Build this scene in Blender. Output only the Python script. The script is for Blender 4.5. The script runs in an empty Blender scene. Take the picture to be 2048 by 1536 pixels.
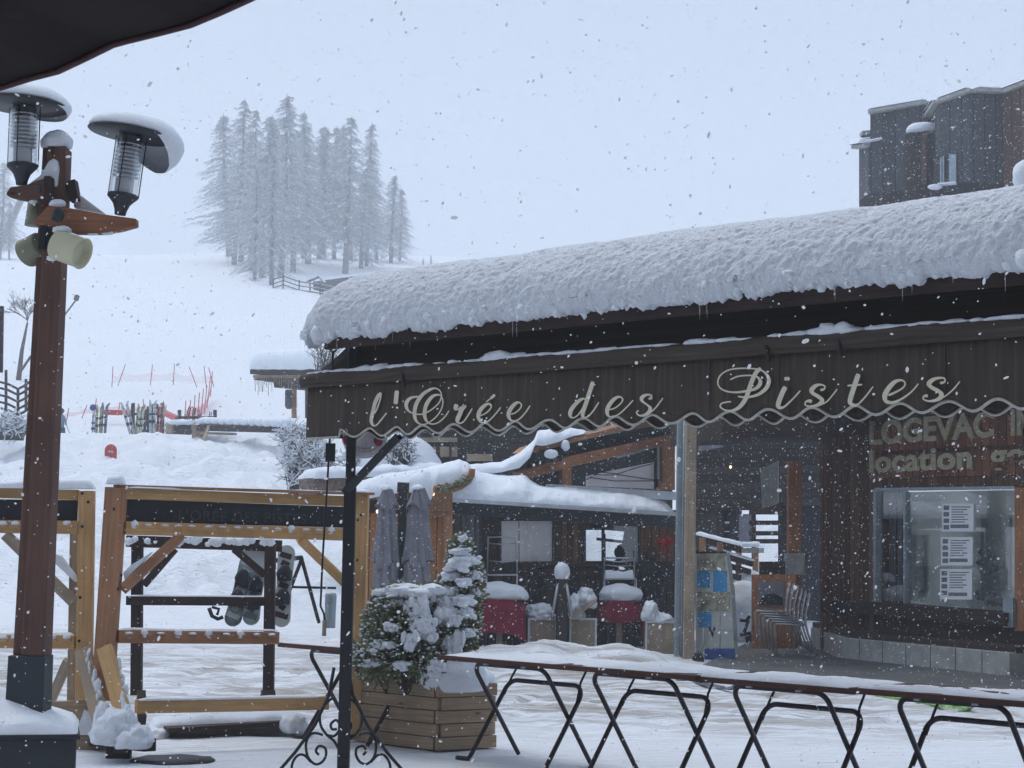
import bpy, bmesh, math, random
from mathutils import Vector, Matrix, noise
random.seed(7)
scn = bpy.context.scene
COL = scn.collection
R = math.radians
# ---------------------------------------------------------------- camera
F = 3600.0                      # focal length in pixels of the 2048 px wide photograph
PITCH, ROLL, EYE = math.atan(317 / F), 0.017, 1.6
CAM = Vector((0, 0, EYE))
fw = Vector((0, math.cos(PITCH), math.sin(PITCH)))
u0 = Vector((0, -math.sin(PITCH), math.cos(PITCH)))
r0 = Vector((1, 0, 0))
RT = r0 * math.cos(ROLL) + u0 * math.sin(ROLL)
UP = u0 * math.cos(ROLL) - r0 * math.sin(ROLL)
cd = bpy.data.cameras.new('camera'); cam = bpy.data.objects.new('camera', cd); COL.objects.link(cam)
cd.sensor_width = 36; cd.lens = F / 2048 * 36; cd.clip_start = 0.1; cd.clip_end = 3000
cam.matrix_world = Matrix(((RT.x, UP.x, -fw.x, CAM.x), (RT.y, UP.y, -fw.y, CAM.y), (RT.z, UP.z, -fw.z, CAM.z), (0, 0, 0, 1)))
scn.camera = cam
# ---------------------------------------------------------------- light
SDIR = Vector((-.36, .42, .84)).normalized()          # towards the sun, veiled behind the cloud ahead and to the left
SUN_EL, SUN_ROT = math.asin(SDIR.z), math.atan2(SDIR.x, SDIR.y)
w = bpy.data.worlds.new("World"); scn.world = w; w.use_nodes = True
nt = w.node_tree; nt.nodes.clear()
sky = nt.nodes.new('ShaderNodeTexSky'); sky.sky_type = 'NISHITA'; sky.sun_disc = False
sky.sun_elevation = SUN_EL; sky.sun_rotation = SUN_ROT; sky.dust_density = 5.0; sky.air_density = 1.0
bg = nt.nodes.new('ShaderNodeBackground'); bg.inputs[1].default_value = 0.12
mixs = nt.nodes.new('ShaderNodeMix'); mixs.data_type = 'RGBA'; mixs.inputs[0].default_value = 0.88
# the even cloud layer that covers the sky: brightest overhead, as under any thick overcast
wtc = nt.nodes.new('ShaderNodeTexCoord'); wsp = nt.nodes.new('ShaderNodeSeparateXYZ'); nt.links.new(wtc.outputs['Generated'], wsp.inputs[0])
wrp = nt.nodes.new('ShaderNodeValToRGB'); nt.links.new(wsp.outputs[2], wrp.inputs[0]); we = wrp.color_ramp.elements
we[0].position = 0.0; we[0].color = (.60, .73, .91, 1); q_ = we.new(.17); q_.color = (.61, .74, .92, 1); q_ = we.new(.31); q_.color = (.52, .64, .81, 1); we = [we[0], we[3]]; we[1].position = 1.0; we[1].color = (.95, 1.06, 1.24, 1)
wvm = nt.nodes.new('ShaderNodeVectorMath'); wvm.operation = 'SCALE'; wvm.inputs['Scale'].default_value = 7.8
nt.links.new(wrp.outputs[0], wvm.inputs[0]); nt.links.new(wvm.outputs[0], mixs.inputs[7])
nt.links.new(sky.outputs[0], mixs.inputs[6]); nt.links.new(mixs.outputs[2], bg.inputs[0])
wo = nt.nodes.new('ShaderNodeOutputWorld'); nt.links.new(bg.outputs[0], wo.inputs[0])
sl = bpy.data.lights.new('sun', 'SUN'); sl.energy = 1.3; sl.angle = R(22); sl.color = (1.0, 0.97, 0.94)
sun = bpy.data.objects.new('sun', sl); COL.objects.link(sun)
sun.rotation_mode = 'QUATERNION'; sun.rotation_quaternion = SDIR.to_track_quat('Z', 'Y'); sun.location = (0, 0, 60)
scn.view_settings.view_transform = 'Standard'; scn.view_settings.look = 'None'
scn.view_settings.exposure = 0.03; scn.view_settings.gamma = 1.0
cy = scn.cycles
cy.max_bounces = 5; cy.diffuse_bounces = 3; cy.glossy_bounces = 3; cy.transmission_bounces = 4
cy.transparent_max_bounces = 12; cy.volume_bounces = 2
cy.use_denoising = True
try: cy.denoiser = 'OPENIMAGEDENOISE'
except Exception: pass
cy.use_adaptive_sampling = True; cy.adaptive_threshold = 0.03
cy.sample_clamp_indirect = 6
# ---------------------------------------------------------------- photo geometry helpers
def ray(px, py):
    return fw + RT * ((px - 1024) / F) + UP * ((768 - py) / F)
def P(px, py, y):               # point on the pixel's ray at world distance y
    d = ray(px, py); return CAM + d * (y / d.y)
def G(px, py, z=0.0):           # point where the pixel's ray meets height z
    d = ray(px, py); return CAM + d * ((z - EYE) / d.z)
class Plane:                    # vertical plane through two points
    def __init__(s, a, b):
        s.a = Vector((a[0], a[1], 0)); s.b = Vector((b[0], b[1], 0))
        s.u = (s.b - s.a).normalized(); s.n = Vector((s.u.y, -s.u.x, 0))
        if s.n.y > 0: s.n = -s.n      # normal faces the camera
    def hit(s, px, py, off=0.0):
        d = ray(px, py); o = s.a + s.n * off
        return CAM + d * ((o - CAM).dot(s.n) / d.dot(s.n))
def PLd(px0, y0, px1, y1):
    a = P(px0, 1085, y0); b = P(px1, 1085, y1); return Plane(a, b)
def fbm(x, y, z=0, o=4):
    return noise.fractal(Vector((x, y, z)), 1.0, 2.0, o)
def ss(x, a, b):
    t = max(0.0, min(1.0, (x - a) / (b - a))); return t * t * (3 - 2 * t)
# ---------------------------------------------------------------- mesh builder
EACH = {'cleat', 'brace', 'foot', 'leg', 'bearer', 'clip', 'floodlight_snow', 'red_mark', 'loops', 'tails', 'gable_frame', 'door_frame', 'eave_beam', 'boards', 'sill_beam', 'snow_lump', 'bolt', 'lower_wall', 'side_glazing_frame', 'sign_boards', 'snow_heap', 'trousers', 'skis', 'pale_boards', 'upright', 'inner_shelf', 'pier', 'lintel', 'binding', 'peg', 'stay'}
class MB:
    def __init__(s): s.v = []; s.f = []; s.uv = []; s.sm = []; s.st = []
    def add(s, vs, fs, uvs=None, smooth=False):
        s.st.append((len(s.v), len(s.f)))
        o = len(s.v); s.v += [Vector(q) for q in vs]
        for i, f in enumerate(fs):
            s.f.append([o + k for k in f]); s.sm.append(smooth)
            if uvs: s.uv.append(uvs[i])
            else: s.uv.append([(0, 0)] * len(f))
        return s
    def beam(s, p0, p1, w, h, up=(0, 0, 1), w1=None, h1=None):
        p0, p1 = Vector(p0), Vector(p1); d = p1 - p0; L = d.length; d = d.normalized()
        up = Vector(up); sd = d.cross(up)
        if sd.length < 1e-3: sd = d.cross(Vector((0, 1, 0)))
        sd.normalize(); up = sd.cross(d).normalized()
        w1 = w if w1 is None else w1; h1 = h if h1 is None else h1
        vs = []
        for p, a, b in ((p0, w, h), (p1, w1, h1)):
            for i, j in ((-1, -1), (1, -1), (1, 1), (-1, 1)): vs.append(p + sd * (i * a / 2) + up * (j * b / 2))
        r = random.random() * 7
        fs = [(0, 1, 5, 4), (1, 2, 6, 5), (2, 3, 7, 6), (3, 0, 4, 7), (3, 2, 1, 0), (4, 5, 6, 7)]
        uv = []
        for k, ww in enumerate((w, h, w, h)): uv.append([(r, k * .31), (r, k * .31 + ww), (r + L, k * .31 + ww), (r + L, k * .31)])
        uv += [[(r, 0), (r, w), (r + .01, w), (r + .01, 0)]] * 2
        return s.add(vs, fs, uv)
    def box(s, c, sz, rz=0.0):
        c = Vector(c); M = Matrix.Rotation(rz, 3, 'Z'); hx, hy, hz = sz[0] / 2, sz[1] / 2, sz[2] / 2
        if sz[0] >= sz[2] and sz[0] >= sz[1]: a, b, w_, h_ = Vector((-hx, 0, 0)), Vector((hx, 0, 0)), sz[1], sz[2]
        elif sz[1] >= sz[2]: a, b, w_, h_ = Vector((0, -hy, 0)), Vector((0, hy, 0)), sz[0], sz[2]
        else: a, b, w_, h_ = Vector((0, 0, -hz)), Vector((0, 0, hz)), sz[0], sz[1]
        if sz[2] > max(sz[0], sz[1]): return s.beam(c + M @ a, c + M @ b, w_, h_, up=M @ Vector((0, 1, 0)))
        return s.beam(c + M @ a, c + M @ b, w_, h_)
    def tube(s, pts, r, n=8, cap=True, r1=None):
        pts = [Vector(p) for p in pts]; rings = []; m = len(pts); prev = None; vs = []; Ls = [0]
        for i in range(m):
            t = (pts[min(i + 1, m - 1)] - pts[max(i - 1, 0)]).normalized()
            if prev is None:
                q = Vector((0, 0, 1)) if abs(t.z) < .9 else Vector((1, 0, 0)); a = t.cross(q).normalized()
            else:
                a = (prev - t * prev.dot(t)).normalized()
            prev = a; b = t.cross(a)
            rr = r if r1 is None else r + (r1 - r) * i / (m - 1)
            for k in range(n):
                an = 2 * math.pi * k / n; vs.append(pts[i] + (a * math.cos(an) + b * math.sin(an)) * rr)
            if i: Ls.append(Ls[-1] + (pts[i] - pts[i - 1]).length)
        fs, uv = [], []
        for i in range(m - 1):
            for k in range(n):
                k2 = (k + 1) % n; fs.append((i * n + k, i * n + k2, (i + 1) * n + k2, (i + 1) * n + k))
                uv.append([(Ls[i], k / n * .3), (Ls[i], (k + 1) / n * .3), (Ls[i + 1], (k + 1) / n * .3), (Ls[i + 1], k / n * .3)])
        s.add(vs, fs, uv, smooth=True)
        if cap:
            o = len(s.v) - m * n
            s.f.append([o + k for k in range(n)][::-1]); s.sm.append(False); s.uv.append([(0, 0)] * n)
            s.f.append([o + (m - 1) * n + k for k in range(n)]); s.sm.append(False); s.uv.append([(0, 0)] * n)
        return s
    def lathe(s, prof, c, ax=(0, 0, 1), n=24, smooth=True):
        c = Vector(c); ax = Vector(ax).normalized(); q = Vector((1, 0, 0)) if abs(ax.x) < .9 else Vector((0, 1, 0))
        a = ax.cross(q).normalized(); b = ax.cross(a); vs = []
        for r, h in prof:
            for k in range(n):
                an = 2 * math.pi * k / n; vs.append(c + ax * h + (a * math.cos(an) + b * math.sin(an)) * r)
        fs = []
        for i in range(len(prof) - 1):
            for k in range(n):
                k2 = (k + 1) % n; fs.append((i * n + k, i * n + k2, (i + 1) * n + k2, (i + 1) * n + k))
        return s.add(vs, fs, smooth=smooth)
    def poly(s, pts, nrm, t, uvu=None):        # planar outline, front at pts, extruded back by t along -nrm
        pts = [Vector(p) for p in pts]; nrm = Vector(nrm).normalized(); n = len(pts)
        vs = pts + [p - nrm * t for p in pts]
        U = uvu.normalized() if uvu is not None else Vector((0, 0, 1)); V = nrm.cross(U)
        area = Vector((0, 0, 0))
        for i in range(n): area += (pts[i] - pts[0]).cross(pts[(i + 1) % n] - pts[0])
        order = list(range(n))
        if area.dot(nrm) < 0: order = order[::-1]
        fs = [order, [n + i for i in order[::-1]]]
        for k in range(n):
            a, b = order[k], order[(k + 1) % n]; fs.append((b, a, n + a, n + b))
        g = lambda q: (q.dot(U), q.dot(V))
        uv = [[g(vs[i]) for i in f] for f in fs]
        return s.add(vs, fs, uv)
    def pp(s, plane, pix, t, off=0.0, horiz=False):  # outline traced on a vertical plane
        return s.poly([plane.hit(x, y, off) for x, y in pix], plane.n, t, plane.u if horiz else None)
    def rect(s, plane, x0, y0, x1, y1, t, off=0.0, horiz=False):
        return s.pp(plane, [(x0, y0), (x1, y0), (x1, y1), (x0, y1)], t, off, horiz)
    def prism(s, foot, z0, z1):                 # footprint (x,y) list; z1 a number or list
        n = len(foot); zt = z1 if isinstance(z1, (list, tuple)) else [z1] * n
        vs = [(x, y, z0) for x, y in foot] + [(foot[i][0], foot[i][1], zt[i]) for i in range(n)]
        fs = [list(range(n))[::-1], [n + i for i in range(n)]]; uv = [[(0, 0)] * n, [(0, 0)] * n]; acc = 0
        for i in range(n):
            j = (i + 1) % n; L = math.dist(foot[i], foot[j]); fs.append((i, j, n + j, n + i))
            uv.append([(z0, acc), (z0, acc + L), (zt[j], acc + L), (zt[i], acc)]); acc += L
        return s.add(vs, fs, uv)
    def blob(s, c, rad, seed=0, sub=3, amp=.18, fr=2.2, flat=None, rot=None):
        bm = bmesh.new(); bmesh.ops.create_icosphere(bm, subdivisions=sub, radius=1.0); c = Vector(c); vs = []
        for v in bm.verts:
            q = v.co.copy(); k = 1 + amp * noise.fractal(q * fr + Vector((seed * 3.1, seed * 1.7, seed)), .9, 2.0, 4)
            q = q * k
            if flat is not None and q.z < flat: q.z = flat + (q.z - flat) * .15
            q = Vector((q.x * rad[0], q.y * rad[1], q.z * rad[2]))
            if rot is not None: q = rot @ q
            vs.append(c + q)
        fs = [[v.index for v in f.verts] for f in bm.faces]; bm.free()
        return s.add(vs, fs, smooth=True)
    def grid(s, fn, nu, nv, smooth=True, closed_u=False):
        vs = [fn(i / (nu if closed_u else nu - 1), j / (nv - 1)) for j in range(nv) for i in range(nu)]; fs = []; uv = []
        for j in range(nv - 1):
            for i in range(nu if closed_u else nu - 1):
                i2 = (i + 1) % nu; fs.append((j * nu + i, j * nu + i2, (j + 1) * nu + i2, (j + 1) * nu + i))
                uv.append([(i / nu, j / nv), ((i + 1) / nu, j / nv), ((i + 1) / nu, (j + 1) / nv), (i / nu, (j + 1) / nv)])
        return s.add(vs, fs, uv, smooth=smooth)
    def build(s, name, mat, parent=None, bevel=0.0, fix=False, mods=None):
        if name in EACH and parent is not None and len(s.st) > 1 and len(s.st) < 24:
            ends = s.st[1:] + [(len(s.v), len(s.f))]; o = None
            for (v0, f0), (v1, f1) in zip(s.st, ends):
                k = MB(); k.v = s.v[v0:v1]; k.f = [[i - v0 for i in f] for f in s.f[f0:f1]]; k.uv = s.uv[f0:f1]; k.sm = s.sm[f0:f1]
                o = k.build(name, mat, parent, bevel, fix)
            return o
        me = bpy.data.meshes.new(name); o = bpy.data.objects.new(name, me); COL.objects.link(o)
        off = Vector((0, 0, 0)); p = parent
        while p is not None: off += p.location; p = p.parent
        if parent is None and s.v:
            zs = min(v.z for v in s.v); cx = sum(v.x for v in s.v) / len(s.v); cyy = sum(v.y for v in s.v) / len(s.v)
            off = Vector((cx, cyy, zs)); o.location = off
        me.from_pydata([v - off for v in s.v], [], s.f)
        ul = me.uv_layers.new(name='UVMap'); k = 0; flat = [c for fu in s.uv for p_ in fu for c in p_]
        ul.data.foreach_set('uv', flat)
        me.polygons.foreach_set('use_smooth', s.sm)
        if fix:
            bm = bmesh.new(); bm.from_mesh(me); bmesh.ops.recalc_face_normals(bm, faces=bm.faces); bm.to_mesh(me); bm.free()
        me.materials.append(mat); me.update()
        if parent is not None and name in ('snow_load', 'snow_crumbs', 'icicles', 'icicle_lights', 'ice_crust', 'peg_snow', 'twigs', 'foliage') and len(s.st) > 12: o['kind'] = 'stuff'
        if parent is not None: o.parent = parent
        if bevel:
            b = o.modifiers.new('bevel', 'BEVEL'); b.width = bevel; b.segments = 2; b.limit_method = 'ANGLE'; b.angle_limit = R(50)
        return o
def tag(o, label=None, cat=None, group=None, kind=None):
    if label: o['label'] = label
    if cat: o['category'] = cat
    if group: o['group'] = group
    if kind: o['kind'] = kind
    return o
def thing(name, loc, label, cat, group=None, rz=0.0):
    o = bpy.data.objects.new(name, None); COL.objects.link(o); o.location = loc; o.rotation_euler = (0, 0, rz)
    o.empty_display_size = .2; bpy.context.view_layer.update()
    return tag(o, label, cat, group)
def copy_tree(o, parent=None):
    c = o.copy(); COL.objects.link(c); c.parent = parent
    for ch in [k for k in bpy.data.objects if k.parent == o]: copy_tree(ch, c)
    return c
KIDS = {}
def dup(root, loc, rz=0.0, scale=None, label=None):
    c = copy_tree(root); c.location = loc; c.rotation_euler = (0, 0, rz)
    if scale is not None: c.scale = (scale,) * 3 if isinstance(scale, (int, float)) else scale
    if label: c['label'] = label
    return c
# ---------------------------------------------------------------- materials
def newmat(name):
    m = bpy.data.materials.new(name); m.use_nodes = True; n = m.node_tree
    return m, n, n.nodes['Principled BSDF'], n.nodes, n.links
def ramp(nodes, links, src, stops):
    r = nodes.new('ShaderNodeValToRGB'); e = r.color_ramp.elements
    e[0].position, e[0].color = stops[0][0], (*stops[0][1], 1); e[1].position, e[1].color = stops[-1][0], (*stops[-1][1], 1)
    for p, c in stops[1:-1]: q = e.new(p); q.color = (*c, 1)
    links.new(src, r.inputs[0]); return r
def mat_wood(name, base, dark, scale=1.0, rough=.75, grain=30, knots=True, bump=.25):
    m, n, b, N, L = newmat(name)
    tc = N.new('ShaderNodeTexCoord'); mp = N.new('ShaderNodeMapping'); mp.inputs['Scale'].default_value = (1.2 * scale, grain * scale, 1)
    L.new(tc.outputs['UV'], mp.inputs[0]); nz = N.new('ShaderNodeTexNoise'); nz.inputs['Scale'].default_value = 1.5; nz.inputs['Detail'].default_value = 6; nz.inputs['Roughness'].default_value = .65
    L.new(mp.outputs[0], nz.inputs[0])
    mid = tuple((a + c) / 2 for a, c in zip(base, dark))
    r = ramp(N, L, nz.outputs[0], [(.3, dark), (.5, mid), (.7, base)])
    n2 = N.new('ShaderNodeTexNoise'); n2.inputs['Scale'].default_value = 2.3; n2.inputs['Detail'].default_value = 5
    L.new(tc.outputs['Object'], n2.inputs[0])
    mx = N.new('ShaderNodeMix'); mx.data_type = 'RGBA'; mx.blend_type = 'MULTIPLY'; mx.inputs[0].default_value = .55
    r2 = ramp(N, L, n2.outputs[0], [(.35, (.55, .55, .58)), (.65, (1.15, 1.1, 1.05))]); L.new(r.outputs[0], mx.inputs[6]); L.new(r2.outputs[0], mx.inputs[7])
    out = mx.outputs[2]
    if knots:
        vo = N.new('ShaderNodeTexVoronoi'); m2 = N.new('ShaderNodeMapping'); m2.inputs['Scale'].default_value = (3.2, 9, 1)
        L.new(tc.outputs['UV'], m2.inputs[0]); L.new(m2.outputs[0], vo.inputs[0]); vo.inputs['Scale'].default_value = 1.0
        r3 = ramp(N, L, vo.outputs[0], [(.03, (0, 0, 0)), (.13, (1, 1, 1))])
        m3 = N.new('ShaderNodeMix'); m3.data_type = 'RGBA'; L.new(r3.outputs[0], m3.inputs[0]); m3.inputs[6].default_value = (*[c * .35 for c in dark], 1)
        L.new(out, m3.inputs[7]); out = m3.outputs[2]
    L.new(out, b.inputs['Base Color']); b.inputs['Roughness'].default_value = rough; b.inputs['Specular IOR Level'].default_value = .3
    bp = N.new('ShaderNodeBump'); bp.inputs['Strength'].default_value = bump; bp.inputs['Distance'].default_value = .01
    L.new(nz.outputs[0], bp.inputs['Height']); L.new(bp.outputs[0], b.inputs['Normal'])
    return m
def mat_plain(name, col, rough=.6, metal=0.0, var=.25, scale=6.0, spec=.4, bump=.0, bs=40.0):
    m, n, b, N, L = newmat(name)
    tc = N.new('ShaderNodeTexCoord'); nz = N.new('ShaderNodeTexNoise'); nz.inputs['Scale'].default_value = scale; nz.inputs['Detail'].default_value = 6
    L.new(tc.outputs['Object'], nz.inputs[0])
    r = ramp(N, L, nz.outputs[0], [(.3, tuple(c * (1 - var) for c in col)), (.7, tuple(c * (1 + var) for c in col))])
    L.new(r.outputs[0], b.inputs['Base Color']); b.inputs['Roughness'].default_value = rough; b.inputs['Metallic'].default_value = metal
    b.inputs['Specular IOR Level'].default_value = spec
    if bump:
        n2 = N.new('ShaderNodeTexNoise'); n2.inputs['Scale'].default_value = bs; n2.inputs['Detail'].default_value = 5; L.new(tc.outputs['Object'], n2.inputs[0])
        bp = N.new('ShaderNodeBump'); bp.inputs['Strength'].default_value = bump; bp.inputs['Distance'].default_value = .02
        L.new(n2.outputs[0], bp.inputs['Height']); L.new(bp.outputs[0], b.inputs['Normal'])
    return m
def mat_snow(name, col=(.79, .84, .91), bump=.4, s1=9.0, s2=60.0, dist=.05):
    m, n, b, N, L = newmat(name)
    tc = N.new('ShaderNodeTexCoord'); a = N.new('ShaderNodeTexNoise'); a.inputs['Scale'].default_value = s1; a.inputs['Detail'].default_value = 8; a.inputs['Roughness'].default_value = .6
    L.new(tc.outputs['Object'], a.inputs[0])
    r = ramp(N, L, a.outputs[0], [(.3, tuple(c * .94 for c in col)), (.7, col)]); L.new(r.outputs[0], b.inputs['Base Color'])
    b.inputs['Roughness'].default_value = .75; b.inputs['Specular IOR Level'].default_value = .25
    c = N.new('ShaderNodeTexNoise'); c.inputs['Scale'].default_value = s2; c.inputs['Detail'].default_value = 4; L.new(tc.outputs['Object'], c.inputs[0])
    ad = N.new('ShaderNodeMath'); ad.operation = 'MULTIPLY_ADD'; L.new(c.outputs[0], ad.inputs[0]); ad.inputs[1].default_value = .3; L.new(a.outputs[0], ad.inputs[2])
    bp = N.new('ShaderNodeBump'); bp.inputs['Strength'].default_value = bump; bp.inputs['Distance'].default_value = dist
    L.new(ad.outputs[0], bp.inputs['Height']); L.new(bp.outputs[0], b.inputs['Normal'])
    return m
def mat_emit(name, col, s):
    m, n, b, N, L = newmat(name); b.inputs['Base Color'].default_value = (*col, 1); b.inputs['Emission Color'].default_value = (*col, 1); b.inputs['Emission Strength'].default_value = s; return m
def mat_glass(name, tint=(.9, .95, 1), k=.25, rough=.03):
    m, n, b, N, L = newmat(name); N.remove(b); o = N['Material Output']
    t = N.new('ShaderNodeBsdfTransparent'); t.inputs[0].default_value = (*tint, 1); g = N.new('ShaderNodeBsdfGlossy'); g.inputs['Roughness'].default_value = rough
    mx = N.new('ShaderNodeMixShader'); lw = N.new('ShaderNodeLayerWeight'); lw.inputs[0].default_value = .35
    md = N.new('ShaderNodeMath'); md.operation = 'MULTIPLY_ADD'; L.new(lw.outputs['Facing'], md.inputs[0]); md.inputs[1].default_value = .4; md.inputs[2].default_value = k
    L.new(md.outputs[0], mx.inputs[0]); L.new(t.outputs[0], mx.inputs[1]); L.new(g.outputs[0], mx.inputs[2]); L.new(mx.outputs[0], o.inputs[0]); return m
def mat_net(name, col, dens):
    m, n, b, N, L = newmat(name); o = N['Material Output']; b.inputs['Base Color'].default_value = (*col, 1); b.inputs['Roughness'].default_value = .8
    t = N.new('ShaderNodeBsdfTransparent'); mx = N.new('ShaderNodeMixShader'); mx.inputs[0].default_value = dens
    L.new(t.outputs[0], mx.inputs[1]); L.new(b.outputs[0], mx.inputs[2]); L.new(mx.outputs[0], o.inputs[0]); return m
def mat_planks(name, a, c, wd=.12, rough=.8, axis='UVy', snowfleck=False):
    # boards laid side by side: UV y across the boards, UV x along them
    m, n, b, N, L = newmat(name); tc = N.new('ShaderNodeTexCoord'); sp = N.new('ShaderNodeSeparateXYZ'); L.new(tc.outputs['UV'], sp.inputs[0])
    dv = N.new('ShaderNodeMath'); dv.operation = 'DIVIDE'; L.new(sp.outputs[1], dv.inputs[0]); dv.inputs[1].default_value = wd
    fl = N.new('ShaderNodeMath'); fl.operation = 'FLOOR'; L.new(dv.outputs[0], fl.inputs[0])
    fr = N.new('ShaderNodeMath'); fr.operation = 'FRACT'; L.new(dv.outputs[0], fr.inputs[0])
    wn = N.new('ShaderNodeTexWhiteNoise'); wn.noise_dimensions = '1D'; L.new(fl.outputs[0], wn.inputs['W'])
    mp = N.new('ShaderNodeMapping'); mp.inputs['Scale'].default_value = (1.5, 45, 1); L.new(tc.outputs['UV'], mp.inputs[0])
    nz = N.new('ShaderNodeTexNoise'); nz.inputs['Scale'].default_value = 1.2; nz.inputs['Detail'].default_value = 6; L.new(mp.outputs[0], nz.inputs[0])
    av = N.new('ShaderNodeMath'); av.operation = 'MULTIPLY_ADD'; L.new(wn.outputs[0], av.inputs[0]); av.inputs[1].default_value = .5; 
    h = N.new('ShaderNodeMath'); h.operation = 'MULTIPLY'; h.inputs[1].default_value = .7; L.new(nz.outputs[0], h.inputs[0]); L.new(h.outputs[0], av.inputs[2])
    r = ramp(N, L, av.outputs[0], [(.2, c), (.85, a)])
    gp = N.new('ShaderNodeMath'); gp.operation = 'LESS_THAN'; L.new(fr.outputs[0], gp.inputs[0]); gp.inputs[1].default_value = .09
    mx = N.new('ShaderNodeMix'); mx.data_type = 'RGBA'; L.new(gp.outputs[0], mx.inputs[0]); L.new(r.outputs[0], mx.inputs[6]); mx.inputs[7].default_value = (*[k * .25 for k in c], 1)
    L.new(mx.outputs[2], b.inputs['Base Color']); b.inputs['Roughness'].default_value = rough; b.inputs['Specular IOR Level'].default_value = .3
    bp = N.new('ShaderNodeBump'); bp.inputs['Strength'].default_value = .5; bp.inputs['Distance'].default_value = .01; iv = N.new('ShaderNodeMath'); iv.operation = 'SUBTRACT'
    L.new(nz.outputs[0], iv.inputs[0]); L.new(gp.outputs[0], iv.inputs[1]); L.new(iv.outputs[0], bp.inputs['Height']); L.new(bp.outputs[0], b.inputs['Normal'])
    return m
M = {}
M['snow'] = mat_snow('fresh_snow')
M['roof_snow'] = mat_snow('pitted_roof_snow', bump=.8, s1=42, s2=110, dist=.035)
M['snow_fine'] = mat_snow('fluffy_snow', bump=.5, s1=25, s2=120, dist=.02)
M['pine'] = mat_wood('light_pine', (.66, .43, .20), (.46, .27, .115))
M['pine2'] = mat_wood('reddish_pine', (.46, .25, .14), (.30, .15, .08))
M['pine_grey'] = mat_wood('weathered_pine', (.46, .375, .28), (.30, .235, .17))
M['post'] = mat_wood('stained_post_wood', (.165, .085, .063), (.095, .05, .04), grain=22)
M['arm'] = mat_wood('orange_bracket_wood', (.48, .22, .10), (.28, .12, .06))
M['brown'] = mat_wood('dark_brown_wood', (.055, .034, .028), (.022, .014, .012), knots=False)
M['top'] = mat_wood('red_brown_tabletop', (.13, .055, .04), (.065, .026, .02), knots=False)
M['bracket'] = mat_wood('lamp_bracket_wood', (.34, .155, .08), (.19, .085, .048))
M['crate'] = mat_wood('planter_boards', (.42, .32, .215), (.25, .18, .115))
M['shop'] = mat_planks('shop_cladding', (.15, .078, .044), (.045, .024, .015), .11)
M['shopred'] = mat_planks('shop_red_boards', (.24, .10, .05), (.11, .042, .025), .16)
M['rest'] = mat_planks('restaurant_boards', (.46, .22, .09), (.24, .11, .05), .14)
M['darkclad'] = mat_planks('dark_cladding', (.055, .045, .042), (.02, .017, .017), .16)
M['tower'] = mat_planks('tower_cladding', (.062, .068, .082), (.032, .036, .045), .42)
M['tower_brown'] = mat_planks('tower_brown_cladding', (.12, .062, .045), (.06, .03, .024), .42)
M['metal'] = mat_plain('dark_iron', (.018, .019, .024), .45, .3, .3)
M['lampmetal'] = mat_plain('lamp_grey_metal', (.030, .034, .042), .5, .2, .25)
M['tablemetal'] = mat_plain('table_leg_metal', (.030, .020, .026), .4, .3, .3)
M['galv'] = mat_plain('galvanised_metal', (.30, .36, .40), .45, .5, .15)
M['chrome'] = mat_plain('chair_metal', (.45, .47, .5), .35, .7, .15)
M['greypaint'] = mat_plain('blue_grey_paint', (.026, .034, .043), .55, 0, .15)
M['gutter'] = mat_plain('grey_gutter', (.60, .64, .68), .5, .2, .1)
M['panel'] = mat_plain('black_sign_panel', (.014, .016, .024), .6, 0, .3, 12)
M['etch'] = mat_plain('engraved_lettering', (.045, .047, .05), .6, 0, .4, 30)
M['canvas'] = None
M['cream'] = mat_plain('cream_enamel', (.55, .53, .36), .5, 0, .08)
M['olive'] = mat_plain('olive_enamel', (.24, .25, .17), .55, 0, .15)
M['concrete'] = mat_plain('concrete_slabs', (.34, .35, .34), .85, 0, .22, 5, bump=.3)
M['paving'] = mat_plain('wet_paving', (.085, .09, .095), .55, 0, .3, 2.0, bump=.3)
M['stone'] = mat_plain('rough_brown_stone', (.17, .12, .10), .9, 0, .4, 9, bump=.8, bs=14)
M['cloth'] = mat_plain('red_tablecloth', (.20, .012, .035), .85, 0, .2, 8)
M['bow'] = mat_plain('red_ribbon', (.5, .015, .02), .6, 0, .15)
M['parasol'] = mat_plain('grey_parasol_cloth', (.20, .20, .235), .9, 0, .18, 5, bump=.2)
M['bigcanopy'] = mat_plain('dark_parasol_cloth', (.012, .007, .008), .95, 0, .2, 5)
M['green'] = mat_plain('evergreen_leaves', (.20, .22, .12), .7, 0, .45, 15)
M['twig'] = mat_plain('bare_twigs', (.085, .07, .065), .9, 0, .25, 6)
M['larchtwig'] = mat_plain('frosted_larch_twigs', (.46, .48, .50), .95, 0, .3, 2)  # frost grey, paled further to make up for the thin haze
M['larchtrunk'] = mat_plain('larch_bark', (.22, .22, .23), .95, 0, .3, 4)
M['letter'] = mat_plain('pale_lettering', (.66, .62, .48), .7, 0, .08, 20)
M['hem'] = mat_plain('pale_hem_braid', (.46, .45, .40), .8, 0, .2, 30)
M['signletter'] = mat_plain('beige_sign_letters', (.40, .37, .25), .7, 0, .2, 14)
M['glass'] = mat_glass('window_glass', (.95, .97, .97), .02)
M['lampglass'] = mat_glass('lamp_glass', (.90, .92, .94), .14, .12)
M['louvre'] = mat_plain('lamp_louvre', (.66, .70, .74), .5, 0, .1)
M['bright_backing'] = mat_plain('grey_pane_brightness', (.80, .80, .76), .8, 0, .12, 2)  # backing colour that paints in the grey reflection of the shop glass
M['pink_pane_tone'] = mat_plain('pinkish_pane_brightness', (.88, .82, .84), .85, 0, .08, 2)  # pale tone painted in place of reflections brightening the restaurant glass
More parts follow.
